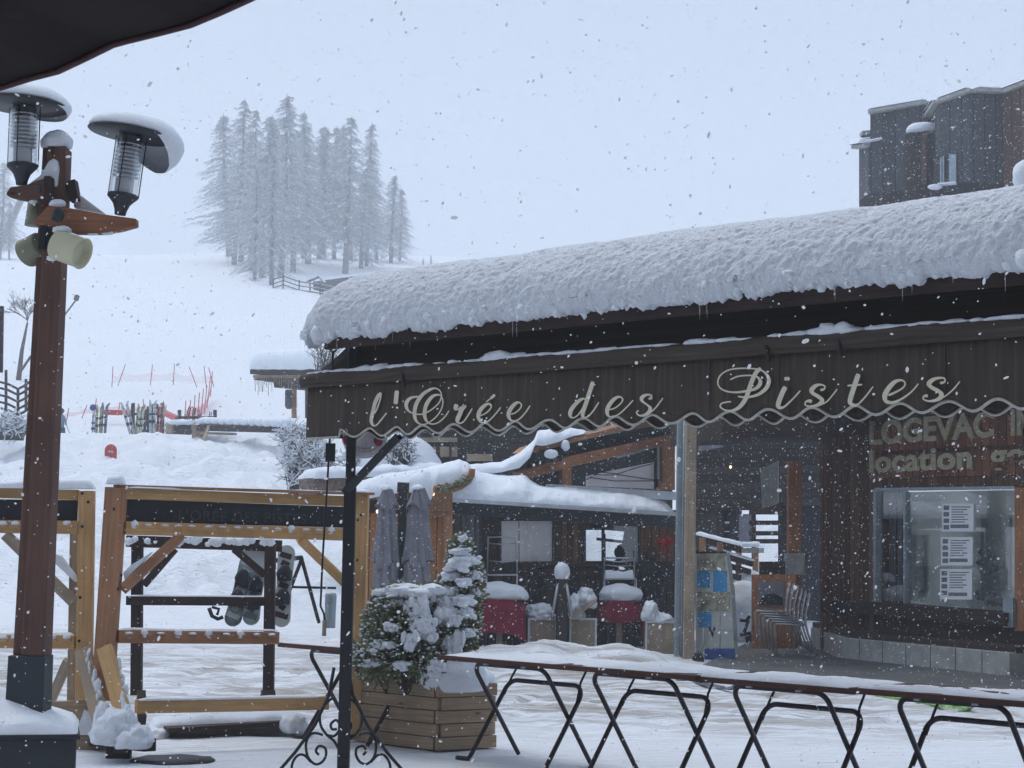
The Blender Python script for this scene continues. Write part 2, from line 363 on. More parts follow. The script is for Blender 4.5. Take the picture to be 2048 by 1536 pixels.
M['curtain_light'] = mat_plain('pale_blind', (.80, .84, .88), .8, 0, .12, 1.2)
M['paper'] = mat_plain('white_paper', (.82, .85, .88), .8, 0, .05)
M['print'] = mat_plain('grey_print', (.17, .19, .22), .8, 0, .35, 25)
M['blue'] = mat_plain('blue_board', (.03, .20, .42), .5, 0, .2, 5)
M['blue2'] = mat_plain('royal_blue_band', (.012, .055, .22), .5, 0, .2, 5)
M['offwhite'] = mat_plain('offwhite_board', (.36, .38, .37), .6, 0, .1, 4)
M['olivepic'] = mat_plain('faded_photo_print', (.24, .23, .17), .7, 0, .5, 9)
M['red'] = mat_plain('red_plastic', (.48, .035, .03), .5, 0, .12)
M['netred'] = mat_net('red_netting', (.85, .16, .16), .30)
M['netdense'] = mat_net('dense_red_netting', (.75, .12, .14), .6)
M['netpale'] = mat_net('pale_red_netting', (.85, .42, .44), .18)
M['skin'] = mat_plain('skin', (.35, .2, .14), .6, 0, .05)
M['darkcloth'] = mat_plain('dark_clothing', (.02, .02, .028), .9, 0, .2)
M['bluecloth'] = mat_plain('pale_blue_jacket', (.16, .22, .32), .85, 0, .2)
M['bulb'] = mat_emit('warm_bulb', (1.0, .68, .38), 2.2)
M['white'] = mat_plain('white_paint', (.7, .72, .75), .6, 0, .05)
M['ice'] = mat_glass('clear_ice', (.9, .94, .98), .2, .1)
# brown awning cloth with damp vertical streaks
m, n, b, N, L = newmat('brown_awning_canvas'); tc = N.new('ShaderNodeTexCoord'); mp = N.new('ShaderNodeMapping'); mp.inputs['Scale'].default_value = (1.0, 22, 1)
L.new(tc.outputs['UV'], mp.inputs[0]); nz = N.new('ShaderNodeTexNoise'); nz.inputs['Scale'].default_value = 1.6; nz.inputs['Detail'].default_value = 7; L.new(mp.outputs[0], nz.inputs[0])
r = ramp(N, L, nz.outputs[0], [(.3, (.036, .024, .017)), (.55, (.052, .037, .027)), (.75, (.084, .067, .054))]); L.new(r.outputs[0], b.inputs['Base Color']); b.inputs['Roughness'].default_value = .85
M['canvas'] = m
# ================================================================ GROUND
PROF = [(-60, 0), (33, 0), (36, .22), (40, .75), (44, 1.5), (50, 2.75), (58, 4.25), (64, 5.2), (67, 5.4), (70, 5.35), (75, 5.7), (85, 7.9), (100, 11.2), (270, 44.9)]
def prof(y):
    for (a, za), (c, zc) in zip(PROF, PROF[1:]):
        if y <= c:
            t = (y - a) / (c - a); return za + (zc - za) * t
    return PROF[-1][1]
def terr(x, y, fine=True):
    z = prof(y)
    if y > 255:
        left = ss(-x, 40, 190); z = 41.9 + (y - 255) * (.02 + .24 * left)
    if y > 125:
        xe = -18 - (y - 154) * .221; s = x - xe; k = ss(y, 125, 150)
        z += k * (.3 * math.exp(-((s + 5) / 8) ** 2) - 2.2 * ss(s, 0, 10) * (1 - ss(y, 162, 235)))
    if y > 70: z += 1.6 * fbm(x * .012, y * .012, 3) * ss(y, 70, 120)
    if 34 < y < 68:
        k = ss(y, 34, 40) * (1 - ss(y, 62, 68)); q = abs(fbm(x * .33 + 5, y * .22, 1.5, 3))
        z += k * (.50 * q + .34 * fbm(x * 1.1 + .6 * y, y * .8, 7, 4) + .10 * fbm(x * 4, y * 2.2, 17, 2) - .18)
    if y < 40:
        k = ss(y, 2, 6) * (1 - ss(y, 30, 40)); z += k * ((.012 + .020 * ss(y, 14.5, 16.5)) * fbm(x * .9, y * 2.4, 2) + (.006 + .020 * ss(y, 14.5, 16.5)) * fbm(x * 3.4, y * 5, 9, 3))
        if y > 15: z -= ss(y, 15, 17) * k * (.16 * max(0, noise.noise(Vector((x * 2.6, y * 2.1, 31))) - .22) - .03 * max(0, noise.noise(Vector((x * 1.2, y * 3.1, 5)))))
        # the fresh drift in front of the restaurant terrace
        gx = x - .9; z += .26 * math.exp(-(((x - .75) / 1.5) ** 2) ** 2) * math.exp(-((y - 24.2) / 1.5) ** 2) * (1 + .3 * fbm(x * 1.5, y, 4))
    return z
def land(px, py, ymin=30.0, ymax=420.0):
    d = ray(px, py); y = ymin
    while y < ymax:
        q = CAM + d * (y / d.y)
        if q.z <= terr(q.x, q.y): return Vector((q.x, q.y, terr(q.x, q.y)))
        y *= 1.004
    q = CAM + d * (ymax / d.y); return Vector((q.x, q.y, terr(q.x, q.y)))
rows = [-14 + i * 1.2 for i in range(16)]; y = rows[-1]
while y < 560: y *= 1.0068; rows.append(y)
NC = 440; verts = []
for y in rows:
    for j in range(NC):
        s_ = -1 + 2 * j / (NC - 1); t = s_ * (.30 + .62 * s_ * s_); x = (y + 18) * t
        verts.append((x, y, terr(x, y)))
faces = [(i * NC + j, i * NC + j + 1, (i + 1) * NC + j + 1, (i + 1) * NC + j) for i in range(len(rows) - 1) for j in range(NC - 1)]
me = bpy.data.meshes.new('snow_ground'); me.from_pydata(verts, [], faces); me.polygons.foreach_set('use_smooth', [True] * len(faces))
ground = bpy.data.objects.new('snow_ground', me); COL.objects.link(ground)
tag(ground, 'snow covered square rising through a lumpy bank to the ski slope', None, None, 'structure')
m, n, b, N, L = newmat('trodden_snow'); tc = N.new('ShaderNodeTexCoord'); sp = N.new('ShaderNodeSeparateXYZ'); L.new(tc.outputs['Object'], sp.inputs[0])
mp = N.new('ShaderNodeMapping'); mp.inputs['Scale'].default_value = (.8, 3.6, 1); L.new(tc.outputs['Object'], mp.inputs[0])
n1 = N.new('ShaderNodeTexNoise'); n1.inputs['Scale'].default_value = .8; n1.inputs['Detail'].default_value = 9; n1.inputs['Roughness'].default_value = .68; L.new(mp.outputs[0], n1.inputs[0])
r1 = ramp(N, L, n1.outputs[0], [(.34, (.30, .25, .20)), (.46, (.44, .43, .43)), (.54, (.68, .71, .75)), (.62, (.80, .84, .90))])
n2 = N.new('ShaderNodeTexNoise'); n2.inputs['Scale'].default_value = .35; n2.inputs['Detail'].default_value = 3; L.new(tc.outputs['Object'], n2.inputs[0])
mr = N.new('ShaderNodeMapRange'); mr.inputs['From Min'].default_value = 22; mr.inputs['From Max'].default_value = 33; mr.inputs['To Min'].default_value = 1; mr.inputs['To Max'].default_value = 0; L.new(sp.outputs[1], mr.inputs[0])
mr2 = N.new('ShaderNodeMapRange'); mr2.inputs['From Min'].default_value = 14.6; mr2.inputs['From Max'].default_value = 17.2; L.new(sp.outputs[1], mr2.inputs[0])
mu = N.new('ShaderNodeMath'); mu.operation = 'MULTIPLY'; L.new(mr.outputs[0], mu.inputs[0]); L.new(mr2.outputs[0], mu.inputs[1])
ad = N.new('ShaderNodeMath'); ad.operation = 'MULTIPLY_ADD'; L.new(n2.outputs[0], ad.inputs[0]); ad.inputs[1].default_value = 1.5; ad.inputs[2].default_value = .22; ad.use_clamp = True
mu2 = N.new('ShaderNodeMath'); mu2.operation = 'MULTIPLY'; L.new(mu.outputs[0], mu2.inputs[0]); L.new(ad.outputs[0], mu2.inputs[1])
mx = N.new('ShaderNodeMix'); mx.data_type = 'RGBA'; L.new(mu2.outputs[0], mx.inputs[0]); mx.inputs[6].default_value = (.80, .84, .90, 1); L.new(r1.outputs[0], mx.inputs[7])
L.new(mx.outputs[2], b.inputs['Base Color']); b.inputs['Roughness'].default_value = .7; b.inputs['Specular IOR Level'].default_value = .3
n3 = N.new('ShaderNodeTexNoise'); n3.inputs['Scale'].default_value = 5; n3.inputs['Detail'].default_value = 8; L.new(mp.outputs[0], n3.inputs[0])
bp = N.new('ShaderNodeBump'); bp.inputs['Strength'].default_value = .9; bp.inputs['Distance'].default_value = .10; L.new(n3.outputs[0], bp.inputs['Height']); L.new(bp.outputs[0], b.inputs['Normal'])
me.materials.append(m)
# wet stone paving in front of the shop
pv = MB(); a = [G(1500, 1290), G(1620, 1290), G(1690, 1300), G(2200, 1360), G(2400, 1440), G(2048, 1398), G(1500, 1352), G(1398, 1343)]
pv.poly([Vector((q.x, q.y, .062)) for q in a], (0, 0, 1), .12)
tag(pv.build('pavement', M['paving'], fix=True), 'wet grey paving in front of the shop', None, None, 'structure')

# ================================================================ LARCHES
def larch(seed, H, base_clear, dens=1.0):
    rnd = random.Random(seed); root = thing('larch_tree', (0, 0, 0), 'tall frosted larch', 'tree', 'larches on the foggy hillside')
    tr = MB(); lean = rnd.uniform(-.05, .05)
    pts = [(lean * H * t + .12 * math.sin(t * 5 + seed), .1 * math.sin(t * 4), H * t) for t in [i / 10 for i in range(11)]]
    tr.tube(pts, .24 + H * .004, 7, True, .02); cr = MB(); sn = MB()
    def tri(mb, a, b, c): o = len(mb.v); mb.v += [a, b, c]; mb.f.append([o, o + 1, o + 2]); mb.sm.append(False); mb.uv.append([(0, 0)] * 3)
    z = base_clear
    while z < H * .985:
        t = (z - base_clear) / (H - base_clear); maxr = (H * .235) * (1 - t) ** .75 * (.6 + .4 * min(1, t * 6 + .35)) + .25
        nb = rnd.choice((3, 4, 5))
        for k in range(nb):
            an = rnd.uniform(0, 2 * math.pi); Lb = maxr * rnd.uniform(.55, 1.15); x0 = lean * z
            d = Vector((math.cos(an), math.sin(an), 0)); up = rnd.uniform(-.25, .12); P0 = Vector((x0, 0, z)); prev = P0; seg = 7
            sd = Vector((-d.y, d.x, 0))
            for i in range(1, seg + 1):
                q = i / seg; c = P0 + d * (Lb * q) + Vector((0, 0, Lb * (up * q - .42 * q * q + .12 * q ** 4))) + sd * (.06 * Lb * math.sin(q * 4 + k))
                wv = .05 * (1 - q) + .018
                tri(cr, prev + Vector((0, 0, wv)), prev - Vector((0, 0, wv)), c); tri(cr, prev + sd * wv, prev - sd * wv, c)
                if rnd.random() < .22: tri(sn, prev + sd * .13 + Vector((0, 0, .08)), prev - sd * .13 + Vector((0, 0, .05)), c + Vector((0, 0, .10))); tri(sn, prev + Vector((0, 0, .16)), prev, c + Vector((0, 0, .03)))
                for e in range(int(4 * dens) + 1):
                    f = prev.lerp(c, rnd.random()); tl = rnd.uniform(.18, .62) * (1 - .35 * q)
                    tip = f + Vector((rnd.uniform(-.3, .3), rnd.uniform(-.3, .3), -1 + rnd.uniform(0, .7))).normalized() * tl + d * .1
                    ww = rnd.uniform(.012, .034); oo = Vector((rnd.uniform(-1, 1), rnd.uniform(-1, 1), 0)).normalized() * ww
                    tri(cr, f + oo, f - oo, tip)
                    if rnd.random() < .8: tri(cr, f.lerp(tip, .3), f.lerp(tip, .3) + Vector((0, 0, .04)), f.lerp(tip, .5) + Vector((rnd.uniform(-.25, .25), rnd.uniform(-.25, .25), -.08)))
                prev = c
        z += H * rnd.uniform(.009, .017)
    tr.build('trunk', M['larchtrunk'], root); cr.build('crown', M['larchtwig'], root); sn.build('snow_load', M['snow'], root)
    return root
LP = [larch(11, 19, 2.8), larch(12, 20, 3.6), larch(13, 18, 1.8), larch(14, 17, 3.2)]
LH = [19, 20, 18, 17]
# base pixel, top pixel row, prototype, wording
LT = [(470, 530, 190, 0, 'broad larch at the left edge of the grove, lowest branch jutting left'), (482, 524, 255, 3, 'slim larch close behind the leftmost trunk of the grove'),
      (500, 540, 210, 1, 'larch third from the left in the foggy grove'), (508, 561, 330, 2, 'shorter larch with its trunk base at the brow left of the rails'),
      (523, 556, 225, 0, 'larch with bare lower trunk, second along the brow'), (543, 571, 300, 2, 'larch standing right at the left end of the rail fence'),
      (562, 556, 178, 1, 'tallest larch of the foggy grove'), (540, 535, 240, 3, 'larch filling the gap left of the tallest one'),
      (585, 545, 215, 0, 'snow streaked larch just right of the tallest one'), (615, 528, 240, 2, 'dense larch over a low snowy thicket, mid grove'),
      (606, 500, 200, 1, 'faint larch deep in the grove behind the tallest'), (640, 505, 232, 3, 'pale larch deep in the middle of the grove'),
      (650, 515, 250, 0, 'larch with low dark skirt in the middle of the grove'), (668, 498, 225, 1, 'faint pointed larch deep behind the right half of the grove'),
      (690, 548, 228, 1, 'larch with a long bare trunk above the roofed gate'), (700, 520, 245, 3, 'thin larch behind the long bare trunk'),
      (722, 538, 330, 2, 'short larch between two bare trunks near the plank wall'), (732, 534, 240, 0, 'well separated larch with drooping right side branches'),
      (752, 505, 300, 3, 'pale slim larch in the right part of the grove'), (782, 527, 345, 2, 'rightmost tall larch of the foggy grove'),
      (800, 510, 360, 3, 'small faint larch at the right edge of the grove'), (456, 510, 215, 3, 'faint larch seen behind the leftmost crown'),
      (862, 532, 505, 2, 'tiny young larch alone by the roof snow'), (846, 530, 512, 3, 'smallest sapling larch near the roof snow'),
      (4, 432, 232, 0, 'foggy larch at the left border behind the lamp'), (22, 440, 320, 3, 'faint short larch at the left border under the lamp')]
first = [True] * 4
for i, (px, py, pt, k, lb) in enumerate(LT):
    q = land(px, py, 120, 238); d_ = q.y; H = (py - pt) / F * d_ * 1.02; s_ = H / LH[k]
    if first[k]:
        o = LP[k]; first[k] = False
    else: o = copy_tree(LP[k])
    wv = (1.0, 1.22, .9, 1.1, 1.3)[i % 5]; o.location = q - Vector((0, 0, .2)); o.rotation_euler = (.035 * math.sin(i * 1.7), .035 * math.cos(i * 2.3), i * 2.1); o.scale = (s_ * wv, s_ * wv, s_); o['label'] = lb

# ================================================================ THINGS ON THE SLOPE
def fence_run(name, label, pts, h, posts, rails, mat, snow=True, rw=.09, cat='fence'):
    root = thing(name, pts[0], label, cat)
    pm = []
    for q in posts: MB().beam(q - Vector((0, 0, .3)), q + Vector((0, 0, h)), .11, .11).build('post', mat, root)
    rl = MB(); sn = MB()
    for z in rails:
        for a, c in zip(pts, pts[1:]):
            rl.beam(a + Vector((0, 0, z)), c + Vector((0, 0, z)), .05, rw)
            if snow: sn.beam(a + Vector((0, 0, z + rw / 2 + .02)), c + Vector((0, 0, z + rw / 2 + .02)), .06, .04)
    rl.build('rail', mat, root)
    if snow: sn.build('snow_cap', M['snow'], root)
    return root
a = [P(x, y, 164) for x, y in ((546, 584), (566, 577), (598, 588), (640, 594), (690, 606))]
fence_run('rail_fence', 'dark wooden rail fence at the brow below the larches', a, 1.3, [a[0], a[1], a[2], a[3], a[4]], (.35, .75, 1.15), M['brown'])
pl = MB(); s = MB(); aa = [P(628, 566, 172), P(700, 556, 180), P(780, 546, 190)]
root = thing('plank_wall', aa[0], 'low dark plank wall running right under the larches', 'wall')
for q0, q1 in zip(aa, aa[1:]): pl.beam(q0 - Vector((0, 0, .4)), q1 - Vector((0, 0, .4)), .1, 1.1); s.beam(q0 + Vector((0, 0, .22)), q1 + Vector((0, 0, .22)), .3, .16)
pl.build('boards', M['brown'], root); s.build('snow_cap', M['snow'], root)
g0, g1, g2 = P(614, 564, 168), P(638, 554, 168), P(650, 568, 168)
root = thing('roofed_gate', P(630, 590, 168), 'tiny gabled gate roof capped with snow by the rail fence', 'gate')
MB().beam(g0, g1, .5, .12).beam(g1, g2, .5, .12).build('roof', M['brown'], root)
MB().beam(g0 + Vector((0, 0, .16)), g1 + Vector((0, 0, .16)), .55, .2).beam(g1 + Vector((0, 0, .16)), g2 + Vector((0, 0, .16)), .55, .2).build('snow_cap', M['snow'], root)
for x in (620, 645): MB().beam(P(x, 595, 168), P(x, 563, 168), .14, .14).build('post', M['brown'], root)
# netting on the slope
def net(name, label, bases, tops, mat, pr=.02):
    root = thing(name, bases[0], label, 'safety net'); mb = MB()
    for (b0, t0), (b1, t1) in zip(zip(bases, tops), zip(bases[1:], tops[1:])):
        sag = .22
        for i in range(4):
            f, g = i / 4, (i + 1) / 4
            def q(f, k): 
                lo = b0.lerp(b1, f); hi = b0.lerp(b1, f) + (t0.lerp(t1, f) - b0.lerp(b1, f)) * (.55 - sag * math.sin(f * math.pi) * .8)
                return lo if k == 0 else hi
            mb.add([q(f, 0), q(g, 0), q(g, 1), q(f, 1)], [(0, 1, 2, 3)])
    mb.build('netting', mat, root)
    for b_, t_ in zip(bases, tops): MB().tube([b_ - Vector((0, 0, .2)), t_], pr, 6).build('pole', M['red'], root)
    return root
def nn(px, py, y): return P(px, py, y)
net('safety_net', 'faint pink net across the slope, farthest up', [nn(x, y, 90) for x, y in ((224, 767), (236, 764), (301, 763), (347, 762), (394, 767), (413, 767), (428, 766))],
    [nn(x, y, 90) for x, y in ((226, 733), (251, 728), (305, 729), (349, 727), (378, 733), (408, 732), (417, 735))], M['netpale'])
net('safety_net', 'pink net behind the planted skis, left and middle', [nn(x, y, 80) for x, y in ((124, 838), (133, 834), (164, 828), (188, 826), (236, 822), (262, 822), (290, 823), (326, 825), (362, 845))],
    [nn(x, y, 80) for x, y in ((123, 824), (138, 816), (174, 810), (193, 797), (240, 804), (264, 806), (286, 798), (327, 802), (360, 826))], M['netred'])
net('safety_net', 'dense red net climbing the slope behind the farther rack', [nn(x, y, d) for x, y, d in ((369, 834, 76), (379, 834, 77), (388, 836, 78), (395, 835, 80), (402, 832, 81), (408, 828, 83), (413, 818, 85), (421, 785, 88))],
    [nn(x, y, d) for x, y, d in ((372, 801, 76), (381, 800, 77), (390, 790, 78), (399, 785, 80), (407, 777, 81), (414, 770, 83), (421, 753, 85), (425, 743, 88))], M['netdense'])
for lb, x0, x1, y0, y1 in (('longer red crash mat left of the ski rack', 208, 245, 821, 829), ('short red crash mat touching the ski rack', 250, 265, 822, 831)):
    o = MB().box((P(x0, 825, 79) + P(x1, 825, 79)) / 2, ((x1 - x0) / 45.5, .25, .22)).build('crash_mat', M['red'], bevel=.04); tag(o, lb, 'crash mat', 'red crash mats')
o = MB().beam(P(328, 825, 78), P(356, 838, 73), .25, .22).build('crash_mat', M['red'], bevel=.04); tag(o, 'slanting red crash mat right of the ski rack', 'crash mat', 'red crash mats')
# skis
SKC = [(.03, .03, .04), (.45, .47, .5), (.25, .03, .04), (.12, .14, .17), (.30, .32, .18), (.16, .09, .05), (.05, .10, .2), (.5, .5, .4)]
SKM = [mat_plain('ski_finish', c, .4, 0, .5, 9) for c in SKC]
def ski_pair(mat, L=1.62, spread=.05):
    root = thing('ski_pair', (0, 0, 0), 'pair of skis', 'skis')
    for sx in (-1, 1):
        mb = MB(); x = sx * .052
        mb.beam((x, 0, -.15), (x + sx * spread * .4, 0, L * .9), .085, .02, up=(0, 1, 0), w1=.085); mb.beam((x + sx * spread * .4, 0, L * .9), (x + sx * (spread * .4 + .04), .10, L), .085, .018, up=(0, 1, 0), w1=.05)
        k = mb.build('ski', mat, root)
        MB().box((x, -.03, L * .42), (.075, .07, .12)).box((x, -.03, L * .62), (.075, .06, .08)).build('binding', M['darkcloth'], k)
    return root
protos = [ski_pair(mm) for mm in SKM]; used = [False] * 8
def put_ski(px, py, y, k, lean_x, lean_y, label, h=1.55, group='skis in the distant racks'):
    if not used[k]: o = protos[k]; used[k] = True
    else: o = copy_tree(protos[k])
    q = P(px, py, y); o.location = q; o.rotation_euler = (lean_y, lean_x, random.uniform(-.5, .5)); o.scale = (h / 1.62 * 1.35,) * 2 + (h / 1.62,); o['label'] = label; o['group'] = group
put_ski(186, 881, 70, 1, .02, 0, 'pair of pale skis stuck upright in the bank under the round sign', 1.1, 'skis stuck upright in the bank')
put_ski(196, 882, 70, 4, .0, 0, 'pair of yellowish skis upright between two others in the bank', 1.42, 'skis stuck upright in the bank')
put_ski(205, 883, 70, 3, .03, 0, 'pair of dark skis with splayed tips, rightmost of the upright three', 1.52, 'skis stuck upright in the bank')
o = MB().lathe([(0, .03), (.12, .03), (.13, 0), (.12, -.03), (0, -.03)], P(186, 815, 69.8), (0, -1, .05), 20).tube([P(186, 821, 69.85), P(186, 878, 69.85)], .012, 6).build('round_sign', M['blue2'])
tag(o, 'small dark blue round sign above the pale upright skis', 'sign')
o = MB().beam(P(190, 884, 69), P(222, 885, 69), .09, .03).beam(P(196, 886, 69), P(226, 884, 69), .09, .03).build('ski_pair', SKM[2]); tag(o, 'skis lying flat on the bank right of the upright ones', 'skis')
# near distant rack
def far_rack(label, x0, x1, yt0, yb, d, rail_y):
    root = thing('ski_rack', P(x0, yb, d), label, 'ski rack')
    for x in (x0, x1): MB().beam(P(x, yb + 4, d), P(x, yt0, d), .13, .13).build('post', M['brown'], root)
    for ry in rail_y: MB().beam(P(x0, ry, d), P(x1, ry, d), .09, .1).build('rail', M['brown'], root)
    return root
far_rack('dark wooden rack crowded with skis on the snow bank', 266, 325, 806, 878, 71, (828, 862))
far_rack('small dark rack half hidden behind the log planter', 359, 430, 820, 846, 72, (835,))
rnd_s = random.Random(12)
W1 = ['tips crossed high', 'second from the left post', 'green streaked', 'leaning left at the left end', 'black with pale tips', 'grey and wide apart', 'dark red', 'short and pale', 'nearly vertical in the middle', 'brown topped', 'leaning right', 'white tipped by the right post', 'thin and dark behind the others']
for i, wd in enumerate(W1):
    px = 268 + i * 4.4 + rnd_s.uniform(-2, 2); put_ski(px, 880 - i * .7, 70.6 - .25 * (i % 3), (i * 3 + 1) % 8, (-.28, .1, .03, -.12, .02, .16, -.05, .08, .0, -.1, .2, .05, -.04)[i], random.uniform(-.1, .1), f'skis in the crowded rack, {wd}', 1.25 + .2 * random.random() + (.15 if i in (0, 1) else 0))
for i, wd in enumerate(('snow dusted and leaning left', 'red and steep', 'crossed in the middle', 'short dark pair at the right end')):
    put_ski(370 + i * 16, 850, 71.8, (2, 0, 3, 6)[i], (.3, .05, -.2, .1)[i], 0, f'skis in the small farther rack, {wd}', .55 + .08 * (3 - i), 'skis in the small farther rack')
# log planter and snow-topped barrier on the bank crest
root = thing('log_planter', P(335, 876, 68), 'stacked log planter with dark infill on the bank crest', 'planter')
for r_ in range(3): MB().tube([P(334, 850 + r_ * 11, 68.2), P(348, 850 + r_ * 11, 67.9)], .11, 10).build('log', M['pine_grey'], root)
MB().beam(P(348, 862, 68), P(384, 863, 68), .3, .5).build('infill', M['darkclad'], root)
MB().beam(P(384, 855, 67.9), P(400, 856, 67.9), .25, .16).beam(P(384, 872, 67.9), P(400, 873, 67.9), .25, .16).build('boards', M['pine'], root)
MB().blob(P(365, 845, 68), (.6, .35, .12), 3, 3).build('snow_cap', M['snow'], root)
root = thing('wooden_barrier', P(398, 884, 64), 'long low wooden barrier thickly capped with snow', 'barrier')
MB().beam(P(400, 856, 64), P(578, 860, 60), .35, .2).build('top_board', M['brown'], root)
MB().beam(P(398, 850, 64), P(398, 884, 64), .3, .45).build('end_post', M['crate'], root)
MB().beam(P(402, 866, 63.8), P(470, 868, 63), .2, .08).build('lower_board', M['pine_grey'], root)
MB().beam(P(418, 852, 63.2), P(405, 886, 62.6), .1, .07).build('strut', M['pine_grey'], root)
sc = MB(); 
for i in range(12): sc.blob(P(412 + i * 14.5, 843 + i * .3, 64 - i * .36), (.33, .35, .17), i, 2, .1)
sc.build('snow_cap', M['snow'], root)
# red board half buried in the bank
q = P(221, 913, 57)
root = thing('buried_board', q, 'red rounded board tip with white mark, half buried in the bank', 'snowboard')
pts = [Vector((math.cos(t) * .19, 0, .2 + math.sin(t) * .19)) for t in [i * math.pi / 10 for i in range(11)]] + [Vector((-.19, 0, -.2)), Vector((.19, 0, -.2))]
MB().poly([q + p for p in pts], (0, -1, .1), .04).build('board', M['red'], root)
mk = MB()
for a_, c_ in (((-.08, .13), (-.03, .20)), ((-.03, .20), (-.02, .11)), ((-.05, .15), (.02, .15)), ((.03, .19), (.04, .11)), ((.04, .19), (.08, .15)), ((.08, .15), (.07, .11))):
    mk.beam(q + Vector((a_[0], -.02, a_[1])), q + Vector((c_[0], -.02, c_[1])), .016, .01, up=(0, 1, 0))
mk.build('mark', M['white'], root)
# child skier
def body_mesh(name, joints, bones, radii, mat, parent=None):
    me = bpy.data.meshes.new(name); me.from_pydata(joints, bones, []); o = bpy.data.objects.new(name, me); COL.objects.link(o)
    sk = o.modifiers.new('skin', 'SKIN'); 
    for i, v in enumerate(me.skin_vertices[0].data): v.radius = (radii[i], radii[i] * .85); v.use_root = (i == 0)
    sb = o.modifiers.new('sub', 'SUBSURF'); sb.levels = 2; sb.render_levels = 2; sk.use_smooth_shade = True; me.materials.append(mat)
    if parent: o.parent = parent
    return o
q = P(120, 884, 72)
root = thing('person', q, 'small skier in grey blue jacket standing on the bank with poles', 'person')
J = [(0, 0, .62), (0, 0, .85), (0, 0, 1.0), (0, -.02, 1.12), (0, -.02, 1.22), (-.08, 0, .58), (-.09, 0, .3), (-.09, 0, .05), (.08, 0, .58), (.09, 0, .3), (.10, 0, .05), (-.13, 0, .98), (-.19, -.02, .8), (-.17, -.12, .66), (.13, 0, .98), (.2, -.02, .8), (.24, -.12, .68), (-.09, -.14, .04), (.10, -.14, .04)]
B = [(0, 1), (1, 2), (2, 3), (3, 4), (0, 5), (5, 6), (6, 7), (0, 8), (8, 9), (9, 10), (2, 11), (11, 12), (12, 13), (2, 14), (14, 15), (15, 16), (7, 17), (10, 18)]
Rr = [.13, .14, .13, .06, .10, .09, .07, .05, .09, .07, .05, .07, .055, .045, .07, .055, .045, .05, .05]
body_mesh('body', J, B, Rr, M['bluecloth'], root)
MB().blob(q + Vector((0, -.02, 1.25)), (.13, .14, .12), 1, 3, .02).build('helmet', M['darkcloth'], root)
MB().tube([q + Vector((.24, -.13, .72)), q + Vector((.52, -.05, .05))], .012, 6).build('ski_pole', M['darkcloth'], root)
MB().beam(q + Vector((-.2, -.6, .02)), q + Vector((-.1, .6, .02)), .09, .03).beam(q + Vector((.0, -.6, .02)), q + Vector((.1, .6, .02)), .09, .03).build('skis', SKM[0], root)
MB().beam(q + Vector((-.11, -.05, .18)), q + Vector((-.10, .0, .56)), .17, .2).beam(q + Vector((.11, -.05, .18)), q + Vector((.09, .0, .56)), .17, .2).build('trousers', M['darkcloth'], root)
# kiosk
kd = 68.0; PK = PLd(500, kd, 660, kd - 3)
root = thing('kiosk', P(590, 860, kd), 'wooden kiosk with snow laden flat roof and hanging icicle lights', 'kiosk')
sg = MB(); 
for i in range(26):
    pass
def kio(u, v):
    x = 499 + 168 * u; e = math.sqrt(max(0, 1 - (1 - min(1, u * 6)) ** 2)); k = min(1, v * 2); h = 38 * math.sin(k * math.pi / 2) ** .8 * (.25 + .75 * e) + 7 * ss(u, .2, 1) * k
    return PK.hit(x, 739 - h + 2 * noise.noise(Vector((u * 9, v * 2, 1))), .25 - .5 * (1 - math.cos(k * math.pi / 2)) - max(0, v - .5) * 5)
sg.grid(kio, 60, 20); sg.build('snow_cap', M['snow'], root)
MB().rect(PK, 500, 738, 665, 748, 3.0, 0, True).build('roof', M['brown'], root)
MB().rect(PK, 506, 750, 665, 756, .25, -.1, True).build('fascia', M['crate'], root)
MB().rect(PK, 508, 757, 530, 760, 2.4, -.15).rect(PK, 528, 757, 545, 763, 2.4, -.16).rect(PK, 548, 757, 665, 775, 2.4, -.18).build('eave_beam', M['brown'], root)
MB().rect(PK, 583, 776, 589, 836, .11, -.3).build('post', M['pine2'], root)
MB().rect(PK, 610, 776, 620, 836, .2, -.3).build('post', M['brown'], root)
MB().pp(PK, [(570, 783), (572, 779), (580, 779), (582, 783), (582, 813), (580, 818), (574, 818), (570, 813)], .05, -.05).build('hanging_sign', M['panel'], root)
MB().pp(PK, [(573, 800), (576, 797), (579, 800), (579, 806), (576, 809), (573, 806)], .01, -.03).build('sign_emblem', M['etch'], root)
ic = MB()
for i in range(44):
    x = 510 + i * 3.3; l = random.choice((12, 18, 26, 34)) * (1 if i < 12 else .55); ic.tube([PK.hit(x, 757, .05), PK.hit(x + random.uniform(-1, 1.5), 757 + l, .05)], .011, 4)
ic.build('icicle_lights', M['crate'], root)
